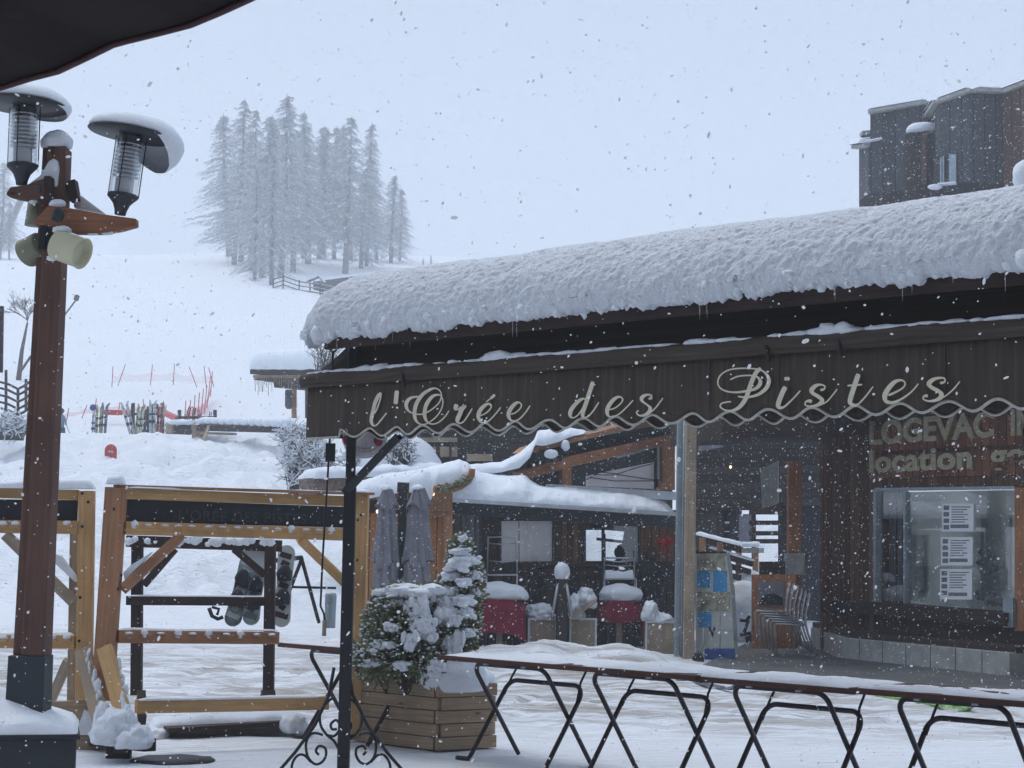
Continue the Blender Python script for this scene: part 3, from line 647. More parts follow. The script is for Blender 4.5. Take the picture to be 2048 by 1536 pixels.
# rail fence, bush, bare tree, post and lance at the left edge
a = [P(-30, 776, 60), P(10, 768, 60), P(36, 778, 60), P(62, 764, 60)]
fr = thing('rail_fence', a[0], 'sagging grey rail fence at the left border behind the lamp', 'fence')
for zz in (0, 12, 26, 40, 52): 
    mb = MB(); mb.tube([P(x, y + zz, 60) for x, y in ((-30, 771), (0, 764), (16, 768), (36, 778), (48, 772), (64, 760))], .045, 6); mb.build('rail', M['brown'], fr)
for x, y0, y1 in ((12, 740, 832), (36, 776, 828), (52, 758, 822), (-10, 750, 830)): MB().tube([P(x, y1, 60.1), P(x, y0, 60.1)], .05, 6).build('post', M['brown'], fr)
def bush(name, c, rad, n, label, mat, sn=.5, seed=1, sub=1.0, cat='bush'):
    rnd = random.Random(seed); root = thing(name, c - Vector((0, 0, rad[2])), label, cat); tw = MB(); sm = MB(); b0 = c - Vector((0, 0, rad[2]))
    for i in range(n):
        d = Vector((rnd.gauss(0, 1), rnd.gauss(0, 1), rnd.gauss(0, .8) + .5)).normalized(); e = c + Vector((d.x * rad[0], d.y * rad[1], d.z * rad[2])) * rnd.uniform(.7, 1.1)
        s0 = b0 + Vector((rnd.uniform(-.5, .5) * rad[0], rnd.uniform(-.3, .3) * rad[1], 0)); mid = s0.lerp(e, .5) + Vector((0, 0, rad[2] * .25))
        pts = [s0, mid, e]; tw.tube(pts, .012 * sub, 3, False, .004 * sub)
        for k in range(4):
            f = mid.lerp(e, rnd.random()); t = f + Vector((rnd.uniform(-1, 1), rnd.uniform(-1, 1), rnd.uniform(-.6, .9))).normalized() * rad[0] * .3
            tw.tube([f, t], .006 * sub, 3, False, .003 * sub)
            if rnd.random() < sn: sm.tube([f + Vector((0, 0, .012)), t + Vector((0, 0, .012))], .012 * sub, 4, False)
    tw.build('twigs', mat, root)
    if sm.v: sm.build('snow_load', M['snow'], root)
    return root
bush('bare_bush', P(20, 852, 58), (.9, .6, .45), 150, 'snow loaded scrub below the sagging rail fence', M['twig'], .8, 3, 1.6)
bt = thing('bare_tree', P(36, 775, 95), 'bare leafless tree leaning right behind the lamp post', 'tree')
MB().tube([P(36, 772, 95), P(44, 700, 95), P(55, 645, 95)], .16, 7, True, .05).tube([P(40, 745, 95), P(62, 712, 95)], .07, 6).build('trunk', M['twig'], bt)
mb = MB(); rnd = random.Random(5)
def grow(p, d, L0, r, k):
    e = p + d * L0; mb.tube([p, p.lerp(e, .5) + Vector((rnd.uniform(-.05, .05), 0, .04)) * L0, e], r, 3, False, r * .6)
    if k:
        for _ in range(4 if k > 1 else 3): grow(p.lerp(e, rnd.uniform(.45, 1)), (d + Vector((rnd.uniform(-.75, .65), rnd.uniform(-.7, .7), rnd.uniform(-.55, .5)))).normalized(), L0 * rnd.uniform(.5, .8), r * .6, k - 1)
for a_, l_ in (((-.35, 0, 1), .75), ((.25, .2, 1), .65), ((-.8, -.2, .55), .85), ((.1, -.3, .9), .55)): grow(P(55, 648 - 10 * rnd.random(), 95), Vector(a_).normalized(), l_, .035, 4)
mb.build('crown', M['twig'], bt)
o = MB().beam(P(1, 745, 40), P(3, 615, 40), .09, .09).beam(P(-8, 617, 40), P(7, 617, 40), .1, .1).build('sign_post', M['brown']); tag(o, 'dark timber post at the very left border', 'post')
root = thing('snow_lance', P(121, 642, 118), 'thin slanting snow lance with dark head right of the lamp post', 'snow lance')
MB().tube([P(105, 662, 118), P(152, 600, 118)], .06, 6).build('mast', M['lampmetal'], root); MB().lathe([(0, 0), (.17, .05), (.17, .38), (0, .45)], P(151, 602, 118), (.3, 0, 1), 10).build('head', M['darkcloth'], root)
root = thing('lift_pylon', P(20, 500, 240), 'faint slanting lift pylon in the fog left of the lamp post', 'pylon')
MB().beam(P(-6, 505, 240), P(42, 400, 240), .7, .7).build('mast', M['larchtrunk'], root); MB().beam(P(8, 484, 240), P(30, 483, 240), .25, .25).beam(P(24, 484, 240), P(24, 477, 240), .2, .2).build('crossarm', M['larchtrunk'], root)
# ================================================================ PARASOL OVER THE CAMERA (top left)
edge = [(-330, 262), (-180, 222), (-60, 190), (0, 175), (60, 156), (115, 142), (170, 116), (225, 89), (250, 82), (315, 66), (380, 49), (440, 24), (495, -1), (560, -32), (660, -62), (800, -130)]
E3 = [P(x, y, 3.3 - .0006 * max(0, x)) for x, y in edge]
apex = Vector((-2.6, 1.6, 3.35)); back = [Vector((-3.6, .2, 2.4)), Vector((-1.2, -.4, 2.4)), Vector((.6, .4, 2.5))]
root = thing('large_parasol', (apex.x, apex.y, 0), 'dark brown parasol edge hanging over the upper left corner', 'parasol')
ring = E3 + back[::-1]; cn = MB(); n_ = len(ring); K = 8; vs = []
for j in range(K + 1):
    t = j / K
    for q in ring: p = q.lerp(apex, t); p.z += -.10 * math.sin(math.pi * t); vs.append(p)
cn.add(vs, [(j * n_ + i, j * n_ + (i + 1) % n_, (j + 1) * n_ + (i + 1) % n_, (j + 1) * n_ + i) for j in range(K) for i in range(n_)], smooth=True)
o = cn.build('canopy', M['bigcanopy'], root); sd_ = o.modifiers.new('t', 'SOLIDIFY'); sd_.thickness = .008
hm = MB(); hm.tube(E3, .007, 6); hm.build('hem', mat_plain('dark_red_hem', (.05, .018, .02)), root)
MB().tube([(apex.x, apex.y, 0), (apex.x, apex.y, apex.z)], .03, 12).build('pole', M['metal'], root)
for i in (0, 15): MB().tube([E3[i] - Vector((0, 0, .012)), apex - Vector((0, 0, .05))], .012, 6).build('rib', M['metal'], root)

# ================================================================ LAMP POST
LD = 11.6
def L_(px, py, dy=0.0): return P(px, py, LD + dy)
root = thing('lamp_post', G(57, 1590), 'red brown timber post carrying two snow capped lanterns', 'lamp post')
top, bot = L_(113, 298), L_(62, 1310); rt = (RT + Vector((0, 0, 0))).normalized()
ax_ = (top - bot).normalized(); sdv = ax_.cross(Vector((0, 1, 0))).normalized(); sdv = sdv if sdv.x > 0 else -sdv
wt, wb = .170, .222
def postface(mb, a0, a1, b0, b1, f0, f1, ext=0):    # slab between fractions across the post
    pass
MB().beam(bot + sdv * .035, top + sdv * .022, wb * .68, .20, up=(0, -1, 0), w1=wt * .72, h1=.16).build('post', M['post'], root, bevel=.008)
MB().beam(bot - sdv * wb * .35 + Vector((0, .04, 0)), top - sdv * wt * .36 + Vector((0, .04, 0)), wb * .26, .16, up=(0, -1, 0), w1=wt * .26, h1=.14).build('side_plank', M['post'], root, bevel=.008)
b2 = L_(48, 1600)
MB().beam(b2, bot, .25, .24, up=(0, -1, 0), w1=wb * 1.06, h1=.215).build('metal_shoe', M['greypaint'], root, bevel=.006)
sn = MB(); sn.blob(L_(114, 287), (.098, .098, .088), 4, 4, .16, 1.6, -.35); sn.build('snow_cap', M['snow_fine'], root)
# brackets
def pl_(mb, pix, dy, t): return mb.poly([L_(x, y, dy) for x, y in pix], (0, -1, .0), t, RT)
pl_(MB(), [(68, 441), (96, 411), (130, 414), (204, 428), (272, 437), (272, 451), (240, 460), (200, 466), (150, 466), (112, 452), (66, 448)], -.16, .09).build('right_arm', M['bracket'], root, bevel=.006)
MB().poly([L_(160, 462, -.15), L_(210, 464, -.15), L_(240, 458, -.15), L_(215, 466, -.15), L_(175, 467, -.15)], (0, -1, 0), .08).build('arm_trim', M['gutter'], root)
pl_(MB(), [(12, 386), (20, 374), (50, 370), (90, 356), (98, 384), (82, 395), (55, 401), (30, 396), (14, 391)], -.14, .08).build('left_arm', M['post'], root, bevel=.006)
MB().poly([L_(88, 352, -.2), L_(101, 352, -.2), L_(101, 400, -.2), L_(88, 400, -.2)], (0, -1, 0), .1).poly([L_(134, 362, -.05), L_(149, 358, -.05), L_(156, 398, -.05), L_(138, 401, -.05)], (0, -1, 0), .1).build('cleat', M['brown'], root)
MB().blob(L_(78, 376, -.22), (.022, .02, .03), 1, 2).blob(L_(116, 430, -.24), (.04, .03, .05), 2, 2, .1).blob(L_(107, 437, -.25), (.02, .02, .02), 2, 2).build('bolt', M['lampmetal'], root)
s2 = MB()
s2.poly([L_(55, 368, -.1), L_(80, 350, -.1), L_(96, 322, -.1), (L_(106, 316, -.1)), L_(115, 320, -.1), L_(118, 336, -.1), L_(114, 372, -.1), L_(106, 374, -.1), L_(100, 352, -.1), L_(84, 360, -.1)], (0, -1, 0), .07)
s2.poly([L_(146, 412, .02), L_(150, 388, .02), L_(156, 386, .02), L_(180, 404, .02), L_(212, 428, .02), L_(150, 417, .02)], (0, -1, 0), .07)
o = s2.build('arm_snow', M['snow_fine'], root); r_ = o.modifiers.new('r', 'REMESH'); r_.mode = 'VOXEL'; r_.voxel_size = .008; r_.use_smooth_shade = True; k_ = o.modifiers.new('s', 'SMOOTH'); k_.iterations = 6; k_.factor = .6
MB().blob(L_(115, 408, -.18), (.055, .05, .03), 6, 3, .1, 1.5, -.3).blob(L_(66, 402, -.1), (.03, .03, .018), 7, 3).build('snow_lump', M['snow_fine'], root)
# spotlights
def spot(name, a, b_, r0_, r1_, mat, label):
    A, B_ = Vector(a), Vector(b_); d = (B_ - A); L0 = d.length
    prof = [(0, 0), (r0_ * .8, 0), (r0_, .01), (r1_, L0), (r1_ * 1.05, L0 + .006), (r1_ * .9, L0), (r1_ * .86, L0 * .8), (0, L0 * .8)]
    return MB().lathe(prof, A, d, 28).build(name, mat, root)
k = spot('floodlight', L_(112, 488, -.2), L_(164, 507, -.26), .098, .098, M['cream'], '')
MB().blob(L_(123, 461, -.2), (.06, .07, .03), 8, 3, .25).blob(L_(104, 516, -.2), (.035, .03, .02), 9, 3).build('floodlight_snow', M['snow_fine'], root)
spot('floodlight', L_(82, 488, -.02), L_(56, 505, .05), .085, .095, M['olive'], '')
MB().tube([L_(72, 402, .05), L_(68, 452, .05)], .05, 18, True, .062).build('floodlight', M['olive'], root)
MB().beam(L_(90, 452, -.13), L_(84, 500, -.13), .05, .04).beam(L_(98, 470, -.13), L_(96, 492, -.13), .03, .04).build('floodlight_bracket', M['metal'], root)
# lanterns
def lantern(cb, ct, rdisc, label, tiltx, hang, discpx):
    cb, ct = Vector(cb), Vector(ct); ax = (ct - cb); H = ax.length; ax.normalize()
    lr = thing('lantern', cb, label, 'lantern', 'lanterns on the timber post')
    MB().lathe([(0, 0), (.035, 0), (.04, .03), (.055, .07), (.082, .10), (.098, .115), (.098, .135), (.088, .14), (0, .14)], cb, ax, 28).build('base_cup', M['lampmetal'], lr)
    MB().lathe([(.092, .138), (.092, H - .02)], cb, ax, 32).build('glass_cylinder', M['lampglass'], lr)
    lv = MB()
    for i in range(9): h = .245 + i * .026; lv.lathe([(.05, h), (.083, h + .006), (.083, h + .012), (.05, h + .016)], cb, ax, 28)
    lv.lathe([(.048, .24), (.048, .49)], cb, ax, 24)
    lv.lathe([(.06, .14), (.06, .235), (.045, .25), (0, .25)], cb, ax, 24)
    lv.build('louvre', M['louvre'], lr)
    MB().lathe([(.075, H - .09), (.078, H - .01)], cb, ax, 24).build('collar', M['lampmetal'], lr)
    sd = ax.cross(Vector((0, 1, 0))).normalized(); bk = ax.cross(sd)
    for s_, t_ in ((1, -.15), (-1, -.15), (.1, 1), (.1, -1)):
        v = (sd * s_ + bk * t_).normalized() * .1; MB().tube([cb + ax * .12 + v, cb + ax * (H - .01) + v], .004, 6).build('rod', M['lampmetal'], lr)
    dt = (ax + Vector((tiltx, 0, 0))).normalized(); c = ct
    MB().lathe([(0, 0), (rdisc * .97, -.004), (rdisc, .004), (rdisc * .97, .014), (rdisc * .3, .05), (0, .055)], c, dt, 48).build('disc_shade', M['lampmetal'], lr)
    # snow on the disc: dome with the right side sliding over
    a = dt.cross(Vector((0, 1, 0))).normalized(); a = a if a.x > 0 else -a; b_ = dt.cross(a)
    bsg = 1 if b_.y > 0 else -1
    def fn(u, v):
        an = 2 * math.pi * u; r = v
        k = max(0, math.cos(an - .75 * bsg)); kk = hang * k ** 1.2; R_ = rdisc * (.98 + .30 * kk); rr = min(r, 1); cu = max(0, (r - 1) / .28)
        q = (a * math.cos(an) + b_ * math.sin(an)) * R_ * (rr - .05 * cu - .22 * cu * cu * kk)
        hh = .012 + .105 * (1 - rr ** 2.6) ** .6 + .035 * kk * rr - .085 * kk * rr ** 4 - cu * (.012 + .23 * kk * (1 - .35 * cu))
        p_ = q + dt * hh; nz = noise.fractal(p_ * 14, 1, 2, 4) * .010 + noise.noise(p_ * 5) * .012
        return c + dt * .012 + p_ * (1 + nz * 2)
    g = MB().grid(lambda u, v: fn(u, v * 1.28), 72, 40, closed_u=True); g.build('snow_cap', M['snow_fine'], lr)
lantern(L_(240, 430, -.12), L_(263, 270, -.12), .283, 'right hand lantern with snow slumping off its disc', .02, 1.0, None)
lantern(L_(43, 370, -.1), L_(49, 212, -.1), .292, 'left lantern at the border beside the post top', .05, .28, None)
# dark planter box with snow heap under the lamp post
root = thing('planter_box', G(60, 1545), 'dark grey planter box heaped with snow below the lamp post', 'planter')
bc = P(154, 1468, 11.25); bzt = bc.z; sd_r = Vector((bc.x, bc.y, 0)).normalized(); fr_r = Vector((-sd_r.y, sd_r.x, 0)); bc.z = 0
bq = lambda a, b_, e=0: (bc + fr_r * a + sd_r * b_)
ft4 = [bq(0, 0), bq(1.4, 0), bq(1.4, .9), bq(0.02, .9)]; MB().prism([(q.x, q.y) for q in ft4], -.02, bzt - .03).build('box', M['greypaint'], root, bevel=.01)
ft4 = [bq(-.02, -.03), bq(1.43, -.03), bq(1.43, .93), bq(-.0, .93)]; MB().prism([(q.x, q.y) for q in ft4], bzt - .032, bzt).build('rim', M['panel'], root, bevel=.006)
cL, cR = P(-70, 1466, 11.18), P(158, 1466, 11.18); wd = (cR - cL).length
def heap(u, v):
    x = -1 + 2 * u; y_ = -1 + 2 * v; e = (1 - abs(x) ** 5) * (1 - abs(y_) ** 4)
    p = bq(1.42 - 1.43 * u, -.02 + .94 * v); h = .22 * ss(1 - u, .0, .6) * e ** .5 * ss(v, 0, .5) + .10 * max(e, 0) ** .35
    p.z = bzt - .01 + h + .02 * fbm(p.x * 3, p.y * 3, 1) * (e > .02); return p
MB().grid(heap, 60, 30).build('snow_heap', M['snow_fine'], root)

# ================================================================ SKI RACKS (light wood)
def W(px, py, d): return P(px, py, d)
def snowstrip(mb, a, b_, w, h, seed=0, seg=None):
    a, b_ = Vector(a), Vector(b_); L0 = (b_ - a).length; d = (b_ - a).normalized(); sd = d.cross(Vector((0, 0, 1))).normalized(); up = sd.cross(d); n = seg or max(8, int(L0 / .02)); m = 9
    def fn(u, v):
        p = a.lerp(b_, v); e = min(1, math.sin(math.pi * min(max(v, 0), 1)) * 8) ** .5 if 0 < v < 1 else 0
        an = math.pi * u; k = 1 + .30 * noise.fractal(Vector((v * L0 * 4, u * 2, seed * 3.3)), 1, 2, 3)
        return p + sd * math.cos(an) * w / 2 * (.75 + .25 * e) + up * max(0, math.sin(an)) ** .7 * h * k * e
    mb.grid(lambda u, v: fn(u, v), m, n); return mb
def dab(mb, a, b_, r, n, seed):
    rr = random.Random(seed)
    for i in range(n):
        p = Vector(a).lerp(Vector(b_), (i + rr.random()) / n) + Vector((rr.uniform(-.5, .5) * r, 0, rr.uniform(-.3, .3) * r)); q = r * rr.uniform(.35, 1.05) * (.6 + .5 * i / n); mb.blob(p + Vector((r * .12, 0, 0)), (q * .8, q * .6, q * rr.uniform(1.2, 2.6)), seed + i, 2, .4, 2.0)
def rack(label, cap_x0=None, **k): return thing('ski_rack', k['at'], label, 'ski rack', 'light wooden ski racks')
d0, d1 = 13.5, 14.5
dd = lambda px: d0 + (px - 230) / (722 - 230) * (d1 - d0)
root = rack('complete light wooden ski rack with dark sign board', at=G(230, 1470))
mb = MB().beam(P(205, 1400, d0), P(233, 975, d0), .15, .12, up=(0, -1, 0)); mb.build('left_post', M['pine2'], root, bevel=.006)
MB().beam(P(712, 1330, d1), P(724, 990, d1), .115, .12, up=(0, -1, 0)).beam(P(706, 1470, d1), P(712, 1331, d1), .115, .12, up=(0, -1, 0)).build('right_post', M['pine'], root, bevel=.006)
MB().beam(P(694, 1330, d1 + .18), P(700, 1000, d1 + .18), .10, .1, up=(0, -1, 0)).build('back_post', M['pine'], root)
MB().beam(P(250, 987, d0 + .02), P(706, 1003, d1 + .02), .05, .083).build('top_rail', M['pine'], root, bevel=.004)
MB().beam(P(232, 972, d0 + .02), P(742, 988, d1 + .02), .14, .02).build('top_board', M['pine2'], root)
PR = PLd(251, dd(251), 706, dd(706))
MB().pp(PR, [(252, 998), (704, 1014), (704, 1056), (252, 1043)], .02, -.03, True).build('sign_board', M['panel'], root)
def pegrail(x0, y0, x1, y1, n, mat, dz=0, thick=.10):
    a, c = P(x0, y0, dd(x0) + dz - .03), P(x1, y1, dd(x1) + dz - .03)
    k = MB().beam(a, c, .06, thick).build('peg_rail', mat, root, bevel=.004)
    pg = MB(); sm = MB()
    for i in range(n):
        f = (i + .7) / n; q = a.lerp(c, f) + Vector((0, -.05, .015)); pg.box(q, (.062, .05, .016)); 
        sm.blob(q + Vector((random.uniform(-.01, .01), -.005, .014)), (.03, .028, .010 + .022 * (random.random() > .7)), i, 2, .3)
    pg.build('peg', mat, k); sm.build('peg_snow', M['snow'], k)
pegrail(250, 1056, 700, 1069, 16, M['pine'])
pegrail(236, 1273, 556, 1276, 10, M['pine2'], thick=.095)
MB().beam(P(272, 1413, dd(272) - .05), P(655, 1406, dd(655) - .05), .07, .10).build('bottom_beam', M['pine'], root, bevel=.004)
MB().beam(P(246, 1178, d0 - .02), P(362, 1072, dd(362) - .02), .07, .10, up=(0, -1, 0)).build('brace', M['pine2'], root, bevel=.004)
MB().beam(P(700, 1175, d1 - .02), P(600, 1078, dd(600) - .02), .07, .12, up=(0, -1, 0)).build('brace', M['pine'], root, bevel=.004)
MB().beam(P(210, 1296, d0 - .1), P(258, 1470, d0 - .55), .115, .05, up=(0, -1, 0)).build('foot_brace', M['pine'], root)
MB().beam(P(180, 1478, d0 + .3), P(300, 1490, d0 - .5), .10, .09).beam(P(243, 1490, d0 - .35), P(243, 1494, d0 - .62), .10, .09).build('foot', M['brown'], root, bevel=.006)
s3 = MB(); snowstrip(s3, P(214, 968, d0), P(250, 968, d0), .16, .06, 1); snowstrip(s3, P(250, 976, d0 + .02), P(700, 987, d1), .12, .018, 2); snowstrip(s3, P(704, 985, d1), P(738, 988, d1), .14, .035, 3)
snowstrip(s3, P(240, 1259, dd(240)), P(556, 1262, dd(556)), .07, .014, 5); snowstrip(s3, P(275, 1401, dd(272) - .05), P(640, 1395, dd(640) - .05), .08, .02, 6)
s3.poly([P(246, 1146, d0 + .0), P(262, 1130, d0), P(302, 1105, d0), P(250, 1160, d0)], (0, -1, 0), .08)
dab(s3, P(228, 1320, d0 - .15), P(262, 1462, d0 - .58), .05, 24, 8)
s3.build('snow_cap', M['snow_fine'], root, fix=False)
# engraved name on the sign board
GLYPH = {}
def text_obj(txt, size, a, udir, ndir, mat, name, parent, offset=0.0, ext=.003, width=None, shear=0, space=1.0):
    cu = bpy.data.curves.new('t', 'FONT'); cu.body = txt; cu.size = 1.0; cu.extrude = .01; cu.offset = offset; cu.space_character = space; cu.shear = shear
    to = bpy.data.objects.new('t', cu); COL.objects.link(to); bpy.context.view_layer.update()
    me = bpy.data.meshes.new_from_object(to.evaluated_get(bpy.context.evaluated_depsgraph_get())); bpy.data.objects.remove(to); bpy.data.curves.remove(cu)
    xs = [v.co.x for v in me.vertices]; x0, x1 = min(xs), max(xs); ys = [v.co.y for v in me.vertices]; y1 = .72
    sx = width / (x1 - x0) if width else size; sy = size / y1; a = Vector(a); zdir = Vector((0, 0, 1)); off = Vector((0, 0, 0)); p = parent
    while p is not None: off += p.location; p = p.parent
    for v in me.vertices:
        c = v.co; v.co = a + udir * ((c.x - x0) * sx) + zdir * (c.y * sy) + ndir * (c.z / .01 * ext) - off
    me.materials.clear(); me.materials.append(mat); me.name = name
    o = bpy.data.objects.new(name, me); COL.objects.link(o); o.parent = parent; return o
a_ = PR.hit(357, 1040, -.024); c_ = PR.hit(612, 1048, -.024)
text_obj("L'OR\u00c9E DES PISTES", .082, a_, (c_ - a_).normalized(), PR.n, M['etch'], 'board_lettering', root, .012, .002, (c_ - a_).length, 0, 1.15)
for x, y_ in ((236, 1178), (228, 1018), (218, 1290), (243, 1150)): MB().blob(P(x, y_, d0 - .07), (.010, .006, .012), x, 2).build('bolt', M['panel'], root)
for x, y_ in ((716, 1040), (714, 1120), (722, 1030)): MB().blob(P(x, y_, d1 - .07), (.010, .006, .011), x, 2).build('bolt', M['panel'], root)
# left rack (cut by the border)
root = rack('light wooden ski rack cut off by the left border', at=G(150, 1480))
dL = 13.7
MB().beam(P(168, 1400, dL), P(174, 982, dL), .112, .10, up=(0, -1, 0)).build('right_post', M['pine'], root, bevel=.006)
MB().beam(P(146, 1400, dL + .16), P(152, 1060, dL + .16), .07, .10, up=(0, -1, 0)).build('back_post', M['pine_grey'], root)
MB().beam(P(-90, 984, dL + .02), P(157, 990, dL + .02), .05, .078).build('top_rail', M['pine'], root, bevel=.004)
MB().beam(P(-90, 1019, dL + .05), P(155, 1022, dL + .05), .02, .165).build('sign_board', M['panel'], root)
k = MB().beam(P(-90, 1052, dL - .03), P(157, 1055, dL - .03), .06, .10).build('peg_rail', M['pine'], root, bevel=.004)
for x, y_ in ((164, 987), (164, 1053), (160, 1195), (158, 1282), (176, 1004)): MB().blob(P(x, y_, dL - .055), (.012, .006, .011), x, 2).build('bolt', M['panel'], root)
k2 = MB().beam(P(-90, 1282, dL - .03), P(150, 1284, dL - .03), .06, .10).build('peg_rail', M['pine'], root, bevel=.004)
for kk, yy in ((k, 1052), (k2, 1280)):
    pg = MB(); sm = MB()
    for x in (-20, 6, 30, 104, 134): q = P(x, yy, dL - .08); pg.box(q, (.062, .05, .018)); sm.blob(q + Vector((0, 0, .02)), (.035, .03, .02), x, 2, .3)
    pg.build('peg', M['pine'], kk); sm.build('peg_snow', M['snow'], kk)
MB().beam(P(12, 1070, dL), P(148, 1205, dL), .07, .10, up=(0, -1, 0)).build('brace', M['pine_grey'], root)
MB().beam(P(136, 1322, dL + .3), P(98, 1410, dL + .5), .07, .05, up=(0, -1, 0)).build('foot_brace', M['pine_grey'], root)
MB().beam(P(166, 1300, dL - .1), P(208, 1470, dL - .6), .12, .05, up=(0, -1, 0)).build('foot_brace', M['pine_grey'], root)
MB().poly([P(80, 1405, dL), P(200, 1400, dL), P(222, 1500, dL), P(150, 1500, dL), P(146, 1425, dL)], (0, -1, 0), .05, RT).build('foot_board', M['crate'], root)
MB().beam(P(214, 1502, dL - .45), P(262, 1504, dL - .45), .09, .12).build('foot', M['brown'], root, bevel=.01)
s3 = MB(); snowstrip(s3, P(-80, 976, dL), P(190, 978, dL), .13, .065, 11); snowstrip(s3, P(-80, 1271, dL), P(150, 1274, dL), .07, .03, 12); dab(s3, P(174, 1306, dL - .17), P(214, 1462, dL - .64), .034, 16, 13)
s3.poly([P(98, 1104, dL + .01), P(120, 1112, dL + .01), P(148, 1150, dL + .01), P(150, 1164, dL + .01), P(100, 1118, dL + .01)], (0, -1, 0), .07)
s3.poly([P(150, 1470, dL - .05), P(168, 1420, dL - .05), P(176, 1423, dL - .05), P(195, 1470, dL - .05)], (0, -1, 0), .03)
s3.build('snow_cap', M['snow_fine'], root)
o = MB().blob(P(232, 1462, 13.0), (.17, .16, .15), 21, 4, .3, 1.6, -.6).blob(P(265, 1478, 12.95), (.14, .15, .10), 22, 4, .3, 1.8, -.6).blob(P(205, 1440, 13.1), (.06, .1, .13), 23, 3, .3).blob(P(222, 1480, 12.9), (.12, .06, .04), 24, 3, .3).build('snow_clump', M['snow_fine']); tag(o, 'lumpy snow piled over the meeting feet of the two light racks', 'snow clump')
# dark rack behind
root = thing('ski_rack', G(272, 1440), 'low dark brown rack standing behind the light wooden rack', 'ski rack'); dk = 15.6
MB().beam(P(252, 1082, dk), P(562, 1092, dk + .3), .22, .10).build('top_rail', M['brown'], root, bevel=.006)
for x0, x1, y1 in ((272, 275, 1390), (536, 541, 1388)): MB().beam(P(x0 + 1, y1, dk + .1), P(x1, 1090, dk + .1), .09, .09, up=(0, -1, 0)).build('post', M['brown'], root)
MB().beam(P(252, 1201, dk), P(560, 1203, dk + .3), .10, .075).build('middle_rail', M['brown'], root)
MB().beam(P(468, 1098, dk + .1), P(530, 1150, dk + .1), .06, .05, up=(0, -1, 0)).beam(P(350, 1098, dk), P(288, 1170, dk), .06, .05, up=(0, -1, 0)).build('brace', M['brown'], root)
MB().poly([P(476, 1100, dk + .2), P(530, 1100, dk + .2), P(528, 1142, dk + .2)], (0, -1, 0), .02).build('snow_patch', M['snow'], root)
MB().beam(P(282, 1390, dk - .2), P(284, 1440, dk - .4), .07, .12).beam(P(535, 1388, dk), P(540, 1440, dk - .2), .12, .10).build('foot', M['brown'], root)
s3 = MB(); snowstrip(s3, P(254, 1075, dk), P(556, 1085, dk + .3), .18, .03, 31)
rnd = random.Random(3)
for i in range(40): q = P(rnd.choice((rnd.uniform(352, 500), rnd.uniform(255, 552))), 1077 + rnd.uniform(0, 7) ** 1.3, dk - .11); r9 = rnd.uniform(.010, .034); s3.blob(q, (r9 * rnd.uniform(.8, 1.8), .02, r9), i, 2, .5)
snowstrip(s3, P(254, 1193, dk), P(556, 1195, dk + .3), .08, .016, 32); s3.build('snow_cap', M['snow_fine'], root)
root = thing('trough', G(450, 1480), 'low grey bench trough with dark top board behind the round manhole', 'trough')
MB().poly([P(332, 1464, 14.7), P(585, 1446, 15.1), P(575, 1462, 15.1), P(540, 1478, 15.0), P(345, 1488, 14.6)], (0, -1, 0), .35, RT).build('body', M['concrete'], root)
MB().beam(P(326, 1456, 14.7), P(590, 1440, 15.1), .42, .035).build('top_board', M['brown'], root)
s3 = MB(); snowstrip(s3, P(300, 1456, 14.85), P(600, 1438, 15.2), .44, .09, 33); s3.blob(P(312, 1474, 14.6), (.1, .15, .07), 3, 3, .3).blob(P(590, 1448, 14.9), (.12, .15, .09), 5, 3, .3); s3.build('snow_cap', M['snow_fine'], root)
mh = MB(); c = G(345, 1521); mh.lathe([(0, .022), (.30, .022), (.30, 0), (0, 0)], (c.x, c.y, .015), (0, 0, 1), 32)
mh.v = [Vector((v.x, v.y, terr(v.x, v.y) + (v.z - .015) * .35 + .002)) for v in mh.v]
mh.v = [Vector((v.x + .03 * noise.noise(v * 7), v.y + .05 * noise.noise(v * 6 + Vector((3, 0, 0))), v.z)) for v in mh.v]
tag(mh.build('manhole_cover', M['panel']), 'dark round manhole cover showing through the snow', 'manhole cover')
# snowboards behind the dark rack
def board(name, cat, label, base, topv, w, mat, mat2, nrm=(0, -1, .2)):
    base, topv = Vector(base), Vector(topv); ax = (topv - base); Lb = ax.length; ax.normalize(); nv = Vector(nrm).normalized(); sd = ax.cross(nv).normalized(); nv = sd.cross(ax)
    if nv.y > 0: nv = -nv
    pts = []
    for i in range(9): t = math.pi * i / 8; pts.append(base + ax * (w / 2 - math.sin(t) * w / 2) + sd * math.cos(t) * w / 2)
    pts.append(base + ax * Lb * .5 - sd * w * .43)
    for i in range(9): t = math.pi + math.pi * i / 8; pts.append(base + ax * (Lb - w / 2 - math.sin(t) * w / 2) + sd * math.cos(t) * w / 2)
    pts.append(base + ax * Lb * .5 + sd * w * .43)
    root = thing(name, base, label, cat, 'snowboards leaning by the dark rack'); MB().poly(pts, nv, .012, ax).build('board', mat, root)
    for f in (.33, .62):
        q = base + ax * Lb * f; MB()  .beam(q - sd * w * .4, q + sd * w * .4, .09, .09, up=nv).blob(q + nv * .09, (.07, .05, .08), 3, 2, .3).build('binding', M['darkcloth'], root)
    g = MB()
    for f, hw in ((.12, .5), (.22, .2), (.48, .35), (.75, .3), (.85, .45)): q = base + ax * Lb * f + nv * .004; g.beam(q - sd * w * hw * .8 + ax * .03, q + sd * w * hw * .7, .05, .006, up=nv)
    g.build('graphic', mat2, root); return root
M['brd1'] = mat_plain('snowboard_topsheet', (.12, .14, .15), .35, 0, .8, 7); M['brd2'] = mat_plain('pale_green_topsheet', (.28, .33, .32), .35, 0, .5, 6)
board('snowboard', 'snowboard', 'dark patterned snowboard leaning left of the dark rack post', P(462, 1252, 16.6), P(500, 1110, 16.9), .16, M['brd1'], M['brd2'])
